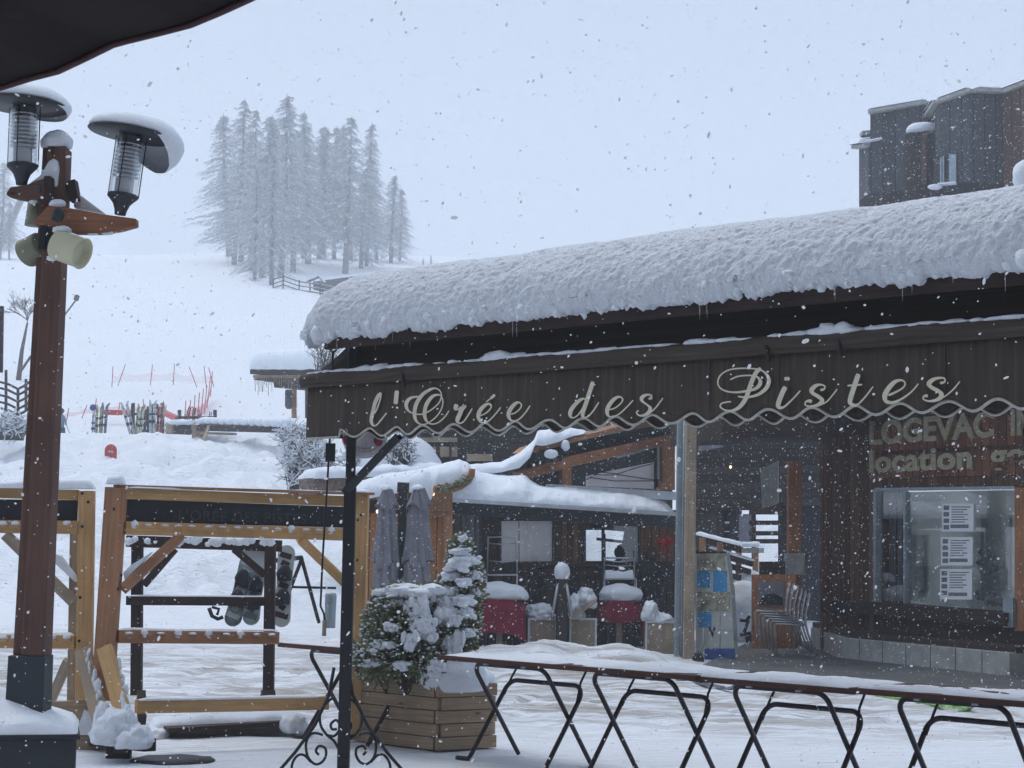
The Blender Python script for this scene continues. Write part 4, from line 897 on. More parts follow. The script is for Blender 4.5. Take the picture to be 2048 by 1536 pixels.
board('snowboard', 'snowboard', 'pale green snowboard behind the dark rack, lower half white', P(500, 1250, 16.9), P(518, 1128, 17.1), .16, M['brd2'], M['brd1'])
board('snowboard', 'snowboard', 'tall snowboard with pale letters right of the dark rack post', P(562, 1254, 16.6), P(574, 1090, 16.8), .16, M['offwhite'], M['brown'])
root = thing('buckled_strap', P(428, 1250, 17), 'dark curled snowboard binding lying on snow left of the boards', 'binding')
MB().tube([P(418, 1216, 17), P(424, 1232, 17), P(436, 1238, 17), P(446, 1234, 17)], .02, 6).tube([P(424, 1214, 17.05), P(438, 1218, 17.05), P(434, 1230, 17.05)], .015, 6).build('strap', M['darkcloth'], root)
# black A-frame bike-style rack
root = thing('metal_stand', G(600, 1300), 'black metal A frame stand behind the rack brace', 'stand'); da = 17.2
MB().tube([P(549, 1121, da), P(604, 1115, da + .2)], .022, 8).build('top_bar', M['metal'], root)
MB().tube([P(604, 1116, da + .2), P(576, 1190, da + .2), P(572, 1250, da + .2)], .018, 8).tube([P(603, 1116, da + .2), P(638, 1246, da + .3)], .018, 8).build('leg', M['metal'], root)
MB().tube([P(583, 1174, da + .2), P(672, 1176, da + .3)], .012, 8).build('cross_bar', M['metal'], root)
o = MB().lathe([(0, 0), (.045, 0), (.05, .28), (.04, .30), (0, .30)], P(660, 1256, 15.5), (0, 0, 1), 20).build('ashtray_bin', M['galv']); tag(o, 'small grey bin just left of the black awning pole', 'bin')
# ================================================================ AWNING WITH THE BIG NAME
QA = PLd(615, 12.0, 2048, 8.45); UA = QA.u; NA = QA.n
A0 = QA.hit(615, 770)
def UX(px, py=800, off=0): return (QA.hit(px, py, off) - QA.a).dot(UA)     # metres along the valance
def AP(s, z, off=0): q = QA.a + UA * s + NA * off; return Vector((q.x, q.y, z))
s0_ = UX(615, 820); sE = s0_ + 7.2
ZB, ZT = QA.hit(615, 878).z, QA.hit(615, 772).z
ZB2 = QA.hit(2048, 812).z
print('awning z', ZB, ZB2, ZT, QA.hit(2048, 680).z, 'len', UX(2048) - s0_)
root = thing('awning', AP(s0_ + .3, 0), 'long brown restaurant awning with scalloped hem and cursive name', 'awning')
# valance with scalloped lower edge
per = .262; sref = UX(683, 863)
def hem_z(s, ph=0.0):
    if s < sref and ph == 0: return ZB + .012 * (s - s0_)
    return ZB + .028 + .026 * math.cos(2 * math.pi * (s - sref) / per + ph)
def valance(off, ph, nm, ztop):
    mb = MB(); n = int((sE - s0_) / .012)
    def fn(u, v):
        s = s0_ + (sE - s0_) * u; zb = hem_z(s, ph); z = zb + (ztop - zb) * v
        return AP(s, z, off + (.012 * math.sin(s * 7.3) + .007 * math.sin(s * 19 + 1)) * (1 - v) ** .7 + .006 * noise.noise(Vector((s * 6, z * 2.5, off))) * (1 - v * .6))
    vs = [fn(i / n, j / 8) for j in range(9) for i in range(n + 1)]; fs = []; uv = []
    for j in range(8):
        for i in range(n):
            fs.append((j * (n + 1) + i, j * (n + 1) + i + 1, (j + 1) * (n + 1) + i + 1, (j + 1) * (n + 1) + i))
            uv.append([(vs[k].z * .9, (k % (n + 1)) * .012) for k in fs[-1]])
    mb.add(vs, fs, uv, smooth=True); o = mb.build(nm, M['canvas'], root); t = o.modifiers.new('t', 'SOLIDIFY'); t.thickness = .006; t.offset = 1 if off > -.1 else 0
    hb = MB(); hb.tube([fn(i / n, 0) + NA * .004 for i in range(n + 1)], .0078, 6, True); hb.build('hem_braid', M['hem'], o); return o
VAL = valance(0, 0, 'valance', ZT)
back_off = -.28
valance(back_off, .8, 'rear_valance', ZT - .05)
# front bar, sagging joints
fb = MB(); fb.tube([AP(s0_ - .02 + i * .1, ZT + .035 + .006 * math.sin(i * .7), .02) for i in range(int((sE - s0_) / .1) + 2)], .045, 12); fb.build('front_bar', M['canvas'], root)
fb = MB(); fb.tube([AP(s0_ - .03 + i * .2, ZT + .0, .035) for i in range(int((sE - s0_) / .2) + 2)], .018, 8); fb.build('front_lip', M['canvas'], root)
for px in (1066, 1420, 1560, 1892):
    s = UX(px, 790); MB().beam(AP(s, ZB + .06, .016), AP(s, ZT - .01, .012), .006, .004, up=NA).build('seam', M['etch'], root)
for px in (818, 1545, 1690):
    s = UX(px, 760); MB().tube([AP(s, ZT + .03, .06), AP(s + .012, ZT - .055, .055)], .012, 8).build('joint_clip', M['metal'], root)
# sloping fabric, rises towards the roof
ZR = 2.96; BK = -.50
ls = s0_ + .20
mb = MB()
def fab(u, v):
    s = (s0_ + .0) * (1 - v) + ls * v; s = s + (sE - s) * u; z = ZT + .05 + (ZR - .02 - ZT) * v - .02 * math.sin(math.pi * v); return AP(s, z, BK * .55 * v)
mb.grid(fab, 60, 10); o = mb.build('slope_fabric', M['canvas'], root); t = o.modifiers.new('t', 'SOLIDIFY'); t.thickness = .006
# left cheek of the awning, folds towards the rear
MB().poly([AP(s0_, ZT + .03, 0), AP(ls, ZR - .03, BK * .55), AP(s0_ + .05, ZT, BK * .9)], (-UA), .006).build('side_cheek', M['canvas'], root)
mbv = MB(); mbv.poly([AP(s0_, ZB, 0), AP(s0_, ZT, 0), AP(s0_ + .02, ZT, BK * .6), AP(s0_ + .02, ZB + .02, BK * .6)], -UA, .006, Vector((0, 0, 1))); mbv.build('side_valance', M['canvas'], root)
# snow and ice along the front bar
sb = MB(); rnd = random.Random(9)
for px, w_, h_ in [(x, rnd.uniform(.05, .12), rnd.uniform(.008, .022)) for x in range(630, 2040, 14) if rnd.random() < (.9 if x < 760 else .42)] + [(1000, .14, .045), (985, .08, .04), (1015, .1, .035), (1040, .08, .03), (1600, .1, .02), (1640, .12, .03), (1665, .10, .045), (1690, .06, .05), (735, .1, .03), (760, .12, .03)]:
    q = AP(UX(px, 760), ZT + .078, .015); sb.blob(q, (w_, .035, h_), px, 2, .4, 2.0, None, Matrix.Rotation(math.atan2(UA.y, UA.x), 3, 'Z'))
sb.build('ice_crust', M['snow_fine'], root)
# ---- cursive lettering traced as pen strokes on the valance
def zz(x0, y0, s, pts): return [(x0 + a / s, y0 + b_ / s) for a, b_ in pts]
S = []   # (points px, width px min, width max)
k1 = 10.24
def st(x0, y0, k, pts, wmin=2.6, wmax=9.5): S.append((zz(x0, y0, k, pts), wmin, wmax))
st(730, 750, k1, [(195, 790), (250, 680), (310, 500), (325, 380), (270, 430), (205, 570), (170, 720), (135, 860), (130, 960), (170, 1035), (240, 1020), (320, 930), (400, 830), (440, 775)], 3.0, 7.5)
st(730, 750, k1, [(655, 320), (640, 450), (627, 595)], 3, 9)
st(730, 750, k1, [(1170, 450), (1050, 445), (930, 475), (855, 560), (850, 660), (900, 740), (1000, 790), (1150, 805), (1260, 770), (1400, 680), (1520, 560), (1565, 420), (1530, 320), (1440, 272), (1330, 300), (1180, 400), (1060, 570), (1015, 750), (1030, 900), (1100, 990), (1200, 1015), (1330, 960), (1480, 830), (1570, 680), (1595, 540), (1560, 430), (1480, 405), (1370, 450), (1260, 600), (1220, 780), (1240, 900), (1300, 980), (1400, 1005), (1520, 960), (1640, 850), (1720, 730)], 2.6, 8.0)
st(900, 750, k1, [(140, 600), (110, 690), (160, 705), (230, 650), (310, 635), (250, 690), (200, 800), (150, 930), (190, 985), (270, 960), (360, 840), (455, 685)], 3.0, 9)
st(900, 750, k1, [(740, 550), (830, 480), (915, 400)], 2.5, 2.6); S.append((zz(900, 750, k1, [(915, 400), (880, 440), (830, 482)]), 3, 6))
st(900, 750, k1, [(610, 835), (720, 790), (820, 700), (845, 620), (780, 590), (690, 640), (610, 740), (580, 850), (620, 950), (700, 975), (800, 935), (930, 800), (1040, 660)], 2.8, 8.5)
st(900, 750, k1, [(1250, 805), (1350, 765), (1440, 680), (1460, 600), (1390, 560), (1300, 620), (1220, 730), (1200, 840), (1250, 925), (1350, 935), (1450, 875), (1560, 750), (1640, 625)], 2.8, 8.5)
k2_ = 2048 / 210
st(1130, 750, k2_, [(420, 480), (340, 465), (230, 540), (120, 680), (100, 790), (150, 835), (230, 800), (310, 700), (400, 540)], 2.6, 8.5)
st(1130, 750, k2_, [(545, 130), (480, 330), (400, 580), (345, 740), (360, 820), (440, 815), (550, 700), (660, 530)], 3, 8.5)
st(1130, 750, k2_, [(860, 680), (980, 640), (1090, 550), (1125, 470), (1060, 425), (960, 470), (860, 590), (820, 710), (850, 800), (930, 810), (1050, 765), (1200, 630), (1330, 490)], 2.8, 8.5)
st(1130, 750, k2_, [(1700, 430), (1640, 465), (1690, 400), (1600, 385), (1510, 430), (1500, 500), (1600, 580), (1660, 640), (1640, 720), (1540, 785), (1440, 785), (1395, 730), (1440, 690)], 3, 8.5)
st(1130, 750, k2_, [(1540, 785), (1680, 720), (1790, 610), (1910, 450)], 2.8, 4)
k3 = 2048 / 210
st(1410, 720, k3, [(490, 385), (640, 320), (850, 300), (1000, 320), (1075, 400), (1060, 490), (960, 570), (780, 610), (600, 630), (420, 610), (290, 540), (250, 430), (300, 300), (450, 200), (650, 165), (880, 165), (1080, 195), (1200, 280), (1245, 400), (1200, 540), (1060, 660), (900, 715), (750, 725), (640, 708)], 3.0, 8.5)
st(1410, 720, k3, [(1090, 160), (1000, 240), (920, 400), (850, 600), (790, 760), (680, 910), (540, 985), (400, 980), (300, 915), (320, 850), (400, 825), (510, 812)], 3.0, 9.0)
st(1410, 720, k3, [(1600, 330), (1598, 400)], 11, 11)
st(1410, 720, k3, [(1570, 520), (1500, 660), (1430, 850), (1440, 920), (1530, 920), (1640, 830), (1750, 720), (1860, 595)], 3, 10)
k4 = 2048 / 170
st(1590, 720, k4, [(610, 725), (700, 700), (715, 630), (620, 595), (500, 620), (400, 720), (430, 800), (560, 880), (650, 960), (620, 1040), (500, 1100), (350, 1120), (250, 1080), (260, 1010), (340, 985), (405, 1005)], 3, 10)
st(1590, 720, k4, [(500, 1100), (720, 1035), (870, 890), (1015, 700)], 2.8, 4)
st(1590, 720, k4, [(1530, 335), (1440, 600), (1330, 950), (1340, 1050), (1430, 1090), (1540, 1050), (1700, 880), (1880, 640)], 3, 10)
st(1590, 720, k4, [(1260, 620), (1400, 608), (1620, 592)], 3.6, 3.8)
k5 = 2048 / 190
st(1750, 720, k5, [(290, 760), (430, 700), (600, 600), (650, 500), (570, 435), (430, 470), (300, 600), (220, 740), (220, 860), (300, 915), (430, 905), (620, 810), (800, 670), (935, 510)], 3, 10.5)
st(1750, 720, k5, [(1400, 500), (1500, 470), (1500, 400), (1400, 385), (1260, 420), (1160, 510), (1220, 590), (1350, 660), (1430, 730), (1410, 810), (1300, 870), (1150, 885), (1040, 840), (1060, 780), (1140, 770)], 3, 10.5)
st(1750, 720, k5, [(1300, 870), (1480, 800), (1680, 640), (1830, 460)], 2.8, 4)
def catmull(pts, n=7):
    P_ = [pts[0]] + pts + [pts[-1]]; out = []
    for i in range(1, len(P_) - 2):
        a, b_, c, d = P_[i - 1:i + 3]
        for k in range(n):
            t = k / n; out.append(tuple(.5 * ((2 * b_[j]) + (-a[j] + c[j]) * t + (2 * a[j] - 5 * b_[j] + 4 * c[j] - d[j]) * t * t + (-a[j] + 3 * b_[j] - 3 * c[j] + d[j]) * t ** 3) for j in (0, 1)))
    out.append(pts[-1]); return out
LET = [0, 1, 2, 3, 4, 4, 4, 5, 6, 6, 7, 8, 8, 9, 9, 10, 10, 11, 11, 12, 12, 13, 14, 14]; assert len(LET) == len(S)
LMB = {}; lid = 0
for (pts, wmn, wmx), li in zip(S, LET):
    lt = LMB.setdefault(li, MB()); c = catmull(pts); nn_ = len(c); vs = []; lid += 1; off = .021 + .0006 * lid
    ws = []
    for i in range(nn_):
        a, b_ = c[max(0, i - 1)], c[min(nn_ - 1, i + 1)]; dx, dy = b_[0] - a[0], b_[1] - a[1]; l = math.hypot(dx, dy) or 1; dx /= l; dy /= l
        dn = max(0, dx * -.32 + dy * .947); dn = max(dn, .8 * max(0, dx * .75 + dy * .55) if wmx > 9.6 else 0) ; ws.append((wmn + (wmx - wmn) * dn ** 1.6, -dy, dx))
    for i in range(nn_):
        w_ = sum(ws[min(max(k, 0), nn_ - 1)][0] for k in range(i - 3, i + 4)) / 7
        if i < 2 or i > nn_ - 3: w_ *= .8
        nx, ny = ws[i][1], ws[i][2]; x, y_ = c[i]
        vs.append(QA.hit(x + nx * w_ / 2, y_ + ny * w_ / 2, off)); vs.append(QA.hit(x - nx * w_ / 2, y_ - ny * w_ / 2, off))
    lt.add(vs, [(2 * i, 2 * i + 1, 2 * i + 3, 2 * i + 2) for i in range(nn_ - 1)])
for li in LMB: LMB[li].build('letter', M['letter'], root)
# ---- fixed cover above, with the thick snow
cov = thing('awning_roof', AP(s0_ + .3, 2.9), 'flat dark cover above the brown awning, loaded with deep snow', 'roof')
cl = s0_ + .26
cb = MB(); foot = [AP(cl, 0, .06), AP(sE, 0, .06), AP(sE, 0, -1.9), AP(cl, 0, -1.9)]; cb.prism([(q.x, q.y) for q in foot], 2.90, 3.0); cb.build('cover', M['brown'], cov)
MB().beam(AP(cl, 2.905, .075), AP(sE, 2.905, .075), .03, .12).build('fascia', M['brown'], cov)
# snow body: profile swept along the cover
sm = MB(); NU = 640; NV = 140; sl_, sr_ = s0_ - .07, sE
def prof_s(v):      # v 0..1: front underside -> nose -> top -> back ; returns (offset towards camera, height)
    if v < .12: t = v / .12; return (-.02 + .17 * t, -.055 * math.sin(t * 1.6) + .0)
    t = (v - .12) / .88; an = t * math.pi / 2
    if t < .7: k = t / .7 * math.pi / 2; return (-.45 + .62 * math.cos(k) ** .85, .44 * math.sin(k) ** .95)
    return (-.45 - 1.5 * (t - .7) / .3, .44 + .05 * (t - .7) / .3)
for j in range(NV):
    for i in range(NU):
        s = sl_ + (sr_ - sl_) * (i / (NU - 1)) ; o_, h = prof_s(j / (NV - 1)); e = min(1, (s - sl_) / .42); e = math.sqrt(max(0, 1 - (1 - e) ** 2)) * .92 + .08
        wob = .035 * noise.noise(Vector((s * 1.1, 0, 3))) ; hh = h * (e if h > 0 else 1) * (1 + wob)
        oo = (o_ + .45) * (.55 + .45 * e) - .45 if o_ > -.45 else o_
        p = AP(s, 2.965 + hh, oo); front = ss(o_, -.45, .0)
        q = Vector((s * 1.0, oo * 1.4, hh))
        n1_ = noise.fractal(q * 6.5, .8, 2.1, 4); n2_ = noise.fractal(q * 24 + Vector((5, 1, 2)), .7, 2.1, 3); n3_ = noise.noise(q * 2.2)
        n4_ = noise.noise(q * 34 + Vector((2, 9, 4))); amp = .008 * front + .003; dn = NA * (front * .9) + Vector((0, 0, 1 - .6 * front))
        p += dn * (n1_ * amp + n2_ * (.0015 + .007 * front) - abs(n4_) * (.002 + .009 * front) + n3_ * .018)
        if j / (NV - 1) < .13: p.z += .028 * n1_ + .022 * noise.noise(Vector((s * 9, 7, 1))) + .02 * noise.noise(Vector((s * 27, 3, 1)))
        sm.v.append(p)
for j in range(NV - 1):
    for i in range(NU - 1): sm.f.append([j * NU + i, j * NU + i + 1, (j + 1) * NU + i + 1, (j + 1) * NU + i]); sm.sm.append(True); sm.uv.append([(0, 0)] * 4)
sm.build('snow_load', M['roof_snow'], cov)
sc2 = MB(); rnd = random.Random(4)
for i in range(700):
    s = sl_ + .1 + rnd.random() * (sr_ - sl_ - .1); r_ = rnd.uniform(.010, .030) * (1.7 if rnd.random() < .06 else 1); sc2.blob(AP(s, 2.95 + rnd.uniform(-.03, .06), .115 + rnd.uniform(-.04, .04)), (r_, r_, r_ * rnd.uniform(.6, 1.2)), i, 2, .5, 2.0)
sc2.build('snow_crumbs', M['snow_fine'], cov)
ic = MB()
for i in range(90):
    s = sl_ + .15 + rnd.random() * (sr_ - sl_ - .2); l = rnd.choice((.03, .05, .07, .10, .14)); q = AP(s, 2.95, .1 + rnd.uniform(-.03, .03)); ic.tube([q, q - Vector((0, 0, l)) + UA * rnd.uniform(-.006, .006)], .006, 5, True, .001)
ic.build('icicles', M['ice'], cov)
# black pole with brace and scroll feet
PD = -.10
sp = UX(682, 800); pb = AP(sp, 0, PD)
root = thing('awning_pole', pb, 'black iron pole with scrollwork feet holding up the awning', 'pole')
MB().beam(AP(sp, 0, PD), AP(sp, 2.91, PD), .062, .062, up=(0, 1, 0)).build('post', M['metal'], root, bevel=.006)
MB().beam(AP(sp, 0, PD), AP(sp, 1.95, PD), .078, .072, up=(0, 1, 0)).build('sleeve', M['metal'], root, bevel=.006)
MB().beam(P(690, 985, pb.y - .0), P(798, 872, pb.y - .25), .052, .05, up=(0, -1, 0)).build('brace', M['metal'], root)
MB().box(P(661, 905, pb.y), (.06, .05, .12)).build('crank_box', M['metal'], root)
dpt = pb.y
def scroll(c, r, a0, turns, dirn, tail): # spiral in the plane facing the camera
    pts = []
    for i in range(30):
        t = i / 29; a = a0 + dirn * t * turns * 2 * math.pi; rr = r * (1 - .62 * t); pts.append(c + Vector((math.cos(a) * rr, 0, math.sin(a) * rr)))
    return [Vector(q) for q in tail] + pts
for sgn in (1, -1):
    ft = MB(); q = lambda x, y_: P(682 + sgn * x, y_, dpt)
    ft.tube([q(14, 1335), q(24, 1390), q(52, 1450), q(92, 1505), q(140, 1560), q(162, 1578)], .011, 8)
    for path in ([(4, 1500), (14, 1482), (28, 1470), (40, 1452), (42, 1430), (34, 1412), (22, 1400), (12, 1394)], [(2, 1448), (10, 1440), (20, 1448), (18, 1458), (8, 1458)],
                 [(4, 1462), (14, 1472), (28, 1470)], [(36, 1470), (52, 1466), (64, 1472), (70, 1490), (66, 1514), (52, 1528), (38, 1524), (30, 1510), (32, 1496), (44, 1492), (50, 1502), (44, 1510)],
                 [(60, 1524), (74, 1510), (88, 1512), (98, 1530), (96, 1552), (84, 1566), (72, 1556)], [(2, 1520), (6, 1560), (4, 1576)]):
        c = catmull(path, 5); ft.tube([q(x, y_) for x, y_ in c], .009, 7)
    ft.build('scroll_foot', M['metal'], root)
root = thing('crank_rod', P(648, 1290, dpt + .0), 'thin crank rod hooked to the awning beside the black pole', 'crank rod')
MB().tube([P(666, 705, dpt + .10), P(664, 800, dpt + .10), P(655, 960, dpt + .08), P(645, 1120, dpt + .08), P(641, 1212, dpt + .08), P(648, 1228, dpt + .08), P(649, 1240, dpt + .08)], .007, 8).build('rod', M['metal'], root)
MB().tube([P(649, 1240, dpt + .08), P(648, 1272, dpt + .08)], .014, 8).build('handle', M['pine_grey'], root)
rg = [P(667 + 7 * math.cos(a), 694 + 10 * math.sin(a), dpt + .10) for a in [i * math.pi / 8 for i in range(17)]]; MB().tube(rg, .007, 6, False).tube([P(672, 686, dpt + .10), P(684, 676, dpt)], .009, 6).build('hook', M['metal'], root)
# round red and white sign under the awning
root = thing('hanging_lantern', P(730, 915, dpt + .5), 'round pale sign with red marks hanging behind the awning hem', 'hanging sign')
rad = 45 / F * (dpt + .5)
MB().lathe([(0, -.03), (rad * .95, -.02), (rad, 0), (rad * .95, .02), (0, .03)], P(729, 870, dpt + .5), (0, -1, 0), 40).build('disc', mat_plain('frosted_disc', (.42, .40, .42), .3, 0, .3, 14), root)
rr_ = MB()
for f in (1.0, .86, .72):
    rr_.tube([P(729 + 45 * f * math.cos(a), 870 + (46 * f) * math.sin(a) * (1 if f == 1 else .9), dpt + .465) for a in [i * math.pi / 20 for i in range(0, 41)]], .004, 5, False)
rr_.build('rim_ring', M['hem'], root)
MB().blob(P(695, 878, dpt + .46), (.03, .012, .045), 1, 3, .3).blob(P(757, 880, dpt + .46), (.028, .012, .04), 2, 3, .3).build('red_mark', M['cloth'], root)

# ================================================================ FOLDING TABLES
def rotv(v, a): return Matrix.Rotation(a, 3, 'Z') @ Vector(v)
def folding_table():
    root = thing('folding_table', (0, 0, 0), 'folding table', 'folding table', 'folding tables lined up under the awning')
    LT_, D_ = 1.26, .68
    MB().box((0, D_ / 2, .742), (LT_, D_, .034)).build('tabletop', M['top'], root, bevel=.003)
    MB().box((0, .10, .722), (.62, .03, .02)).box((0, .56, .722), (.62, .03, .02)).build('bearer', M['tablemetal'], root)
    r = .0172; hw = .36
    a = []
    for t in range(7): an = math.pi / 2 * t / 6; a.append((-hw + .08 - .08 * math.sin(an), .10 + .03 * (1 - math.cos(an)) + .02 * t / 6, .712 - .08 * (1 - math.cos(an))))
    left = a + [(-hw, .60, .02)]; right = [(-x, y_, z) for x, y_, z in left]
    MB().tube(left[::-1] + right, r, 10).build('leg_frame', M['tablemetal'], root)
    b_ = []
    for t in range(7): an = math.pi / 2 * t / 6; b_.append((-hw - .02 + .09 - .09 * math.sin(an), .50 - .05 * (1 - math.cos(an)), .575 - .09 * (1 - math.cos(an))))
    l2 = b_ + [(-hw - .02, .12, .05), (-hw - .03, .10, .018), (-hw - .15, .10, .014)]; r2 = [(-x, y_, z) for x, y_, z in b_ + [(-hw - .02, .12, .05), (-hw - .02, .10, .012)]]
    MB().tube(l2[::-1] + r2, r, 10).build('leg_frame', M['tablemetal'], root)
    for sx in (-1, 1): MB().tube([(sx * (hw + .005), .44, .47), (sx * (hw - .015), .50, .60), (sx * (hw - .02), .60, .73)], .009, 8).build('stay', M['tablemetal'], root)
    MB().box((-.2, .075, .722), (.04, .025, .03)).box((.18, .075, .722), (.04, .025, .03)).build('clip', M['galv'], root)
    return root
ft0 = folding_table(); phi = math.atan2(UA.y, UA.x)
C0 = P(870, 1308, 13.45); C0.z = 0
C1 = P(2048, 1402, 10.15); C1.z = 0
du = (C1 - C0); LEN = du.length; du.normalize(); phi = math.atan2(du.y, du.x); dv = Vector((-du.y, du.x, 0))
print('table row', LEN, math.degrees(phi))
labs = ['folding table left of the shrub planter, half hidden by the awning pole', 'folding table whose left end overhangs the shrub planter', 'second table right of the shrub planter, ahead of the timber post', 'folding table in front of the stone bench of the shop', 'folding table cut off by the right border']
pos = [-1.85, 0, 1.18, 2.36, 3.60]
def table_snow(mb, c, seed):
    def fn(u, v):
        x = -.61 + 1.22 * u; y_ = .02 + .64 * v; e = max(0, (1 - abs(2 * u - 1) ** 8) * (1 - abs(2 * v - 1) ** 6)); h = e ** .4 * (.019 + .024 * noise.fractal(Vector((x * 2.6 + seed, y_ * 3.4, seed)), 1, 2, 4)) + .756
        return c + du * x + dv * y_ + Vector((0, 0, h))
    mb.grid(fn, 80, 36)
for i, (s, lb) in enumerate(zip(pos, labs)):
    zoff = (-.0, .0, .004, -.004, .006)[i]
    o = ft0 if i == 0 else copy_tree(ft0)
    c = C0 + du * (s + .63) + dv * (.03 * (i % 2)); o.location = c + Vector((0, 0, zoff)); o.rotation_euler = (0, 0, phi); o['label'] = lb
    bpy.context.view_layer.update()
    ms = MB(); table_snow(ms, c, i * 3.7); sn_ = ms.build('table_snow', M['snow_fine'])
    tag(sn_, ['thin snow layer on the table left of the shrub planter', 'thin snow sheet on the table overhanging the planter', 'thin snow sheet on the table before the timber post', 'thin snow sheet on the table before the stone bench', 'thin snow sheet on the table at the right border'][i], 'snow layer', 'snow layers on the folding tables')
# ================================================================ SHRUB PLANTER
cA, cB, cC = G(875, 1504), G(705, 1483), G(985, 1498)
ub = (cB - cA); vb = (cC - cA); vb = vb.normalized() * .50; ub = ub.normalized() * .98
root = thing('wooden_planter', cA + ub * .5 + vb * .5, 'stacked plank planter holding two snowy evergreens', 'planter')
hh = .5; nB = 5
for i in range(nB):
    z = .01 + hh / nB * (i + .5); h = hh / nB - .006; mb = MB(); o3 = Vector((0, 0, z))
    if i % 2: mb.beam(cA + o3, cA + ub + o3, .04, h); mb.beam(cA + vb + o3, cA + vb + ub + o3, .04, h); mb.beam(cA + o3 + vb * .04, cA + vb * .96 + o3, .042, h); mb.beam(cA + ub + o3 + vb * .04, cA + ub + vb * .96 + o3, .04, h)
    else: mb.beam(cA + o3 + ub * .03, cA + ub * .97 + o3, .04, h); mb.beam(cA + vb + o3 + ub * .03, cA + vb + ub * .97 + o3, .04, h); mb.beam(cA + o3 - vb * .03, cA + vb * 1.03 + o3, .044, h); mb.beam(cA + ub + o3, cA + ub + vb + o3, .04, h)
    mb.build('plank_course', M['crate'], root, bevel=.004)
mb = MB(); ins = [cA + ub * .03 + vb * .04, cA + ub * .97 + vb * .04, cA + ub * .97 + vb * .96, cA + ub * .03 + vb * .96]
mb.prism([(q.x, q.y) for q in ins], .05, .44); mb.build('soil', M['stone'], root)
s4 = MB(); cc = cA + vb * .42 + ub * .12 + Vector((0, 0, .56)); s4.blob(cc, (.27, .26, .20), 2, 4, .12, 1.3, -.55).blob(cc + vb * .45 + ub * .1 - Vector((0, 0, .04)), (.22, .2, .12), 3, 4, .12, 1.3, -.5).blob(cc + ub * .35 - Vector((0, 0, .05)), (.18, .16, .10), 4, 4, .2, 1.3, -.5)
s4.build('snow_heap', M['snow_fine'], root)
def evergreen(name, label, lobes, dens, leaf, seed, snowspots, cat='shrub'):
    rnd = random.Random(seed); c0 = lobes[0][0]; root = thing(name, Vector((c0.x, c0.y, .45)), label, cat); lf = MB(); sn = MB(); tr = MB()
    for c, r_ in lobes:
        tr.tube([Vector((c0.x, c0.y, .42)), c], .018, 5)
        nl = int(dens * r_[0] * r_[2] * 1000)
        for i in range(nl):
            d = Vector((rnd.gauss(0, 1), rnd.gauss(0, 1), rnd.gauss(0, 1))).normalized(); k = rnd.uniform(.55, 1.18) * (1 + .18 * noise.noise(d * 3 + c)); p = c + Vector((d.x * r_[0], d.y * r_[1], d.z * r_[2])) * k
            t = (d + Vector((rnd.uniform(-.6, .6), rnd.uniform(-.6, .6), rnd.uniform(-.2, .8)))).normalized(); a = t.cross(Vector((rnd.uniform(-1, 1), rnd.uniform(-1, 1), rnd.uniform(-1, 1)))).normalized()
            l = leaf * rnd.uniform(.6, 1.4); w_ = l * .32; o = len(lf.v); lf.v += [p - a * w_ * .4, p + a * w_ * .4, p + t * l * .6 + a * w_, p + t * l, p + t * l * .6 - a * w_]; lf.f.append([o, o + 1, o + 2, o + 3, o + 4]); lf.sm.append(False); lf.uv.append([(0, 0)] * 5)
            if rnd.random() < .3 and d.z > -.5: sn.blob(p + t * l * .7 + Vector((0, 0, .008)), (l * .3, l * .3, l * .16), i, 1, .3)
    for p, r_, sd in snowspots:
        sn.blob(p, (r_[0] * .8, r_[1] * .8, r_[2] * .8), sd, 4, .4, 2.0)
        for k in range(9):
            f = rnd.uniform(.2, .5); sn.blob(p + Vector((rnd.uniform(-.95, .95) * r_[0], rnd.uniform(-.9, .6) * r_[1], rnd.uniform(-.9, .6) * r_[2])), (r_[0] * f, r_[1] * f, r_[2] * f * 1.1), sd + k, 2, .5, 2.2)
    tr.build('stem', M['twig'], root); lf.build('foliage', M['green'], root); sn.build('snow_load', M['snow_fine'], root); return root
Y = 14.05
E = lambda x, y_, dy=0: P(x, y_, Y + dy)
m2 = Y / F
def spx(x, y_, rx, rz, dy=0, ry=None, sd=0): return (E(x, y_, dy), (rx * m2, (ry or rx * .8) * m2, rz * m2), sd + int(x))
lob = [(E(815, 1265, .05), (78 * m2, .27, 80 * m2)), (E(762, 1310, -.05), (48 * m2, .2, 50 * m2)), (E(880, 1235, .1), (45 * m2, .2, 60 * m2)), (E(800, 1215, .05), (50 * m2, .2, 40 * m2)), (E(860, 1320, 0), (35 * m2, .2, 40 * m2)), (E(770, 1230, 0), (25 * m2, .15, 35 * m2))]
evergreen('evergreen_shrub', 'broad round evergreen bush smothered in snow in the plank planter', lob, 38, .045, 5,
    [spx(815, 1186, 62, 22), spx(860, 1195, 45, 24), spx(775, 1200, 25, 14), spx(845, 1250, 26, 28, -.22), spx(820, 1285, 15, 22, -.27), spx(760, 1290, 26, 12, -.2), spx(745, 1325, 20, 10, -.2), spx(895, 1225, 22, 20, -.1), spx(835, 1215, 22, 34, -.2), spx(800, 1330, 18, 10, -.25), spx(900, 1290, 14, 24, -.1), spx(785, 1255, 16, 10, -.24), spx(875, 1335, 22, 16, -.2), spx(730, 1300, 12, 8, -.15), spx(715, 1318, 10, 7, -.12)])
lob = [(E(920, 1250, .12), (36 * m2, .16, 70 * m2)), (E(922, 1180, .12), (40 * m2, .17, 45 * m2)), (E(938, 1150, .12), (26 * m2, .14, 30 * m2)), (E(922, 1110, .12), (22 * m2, .12, 32 * m2)), (E(926, 1085, .12), (11 * m2, .07, 16 * m2)), (E(900, 1180, .12), (20 * m2, .12, 30 * m2))]
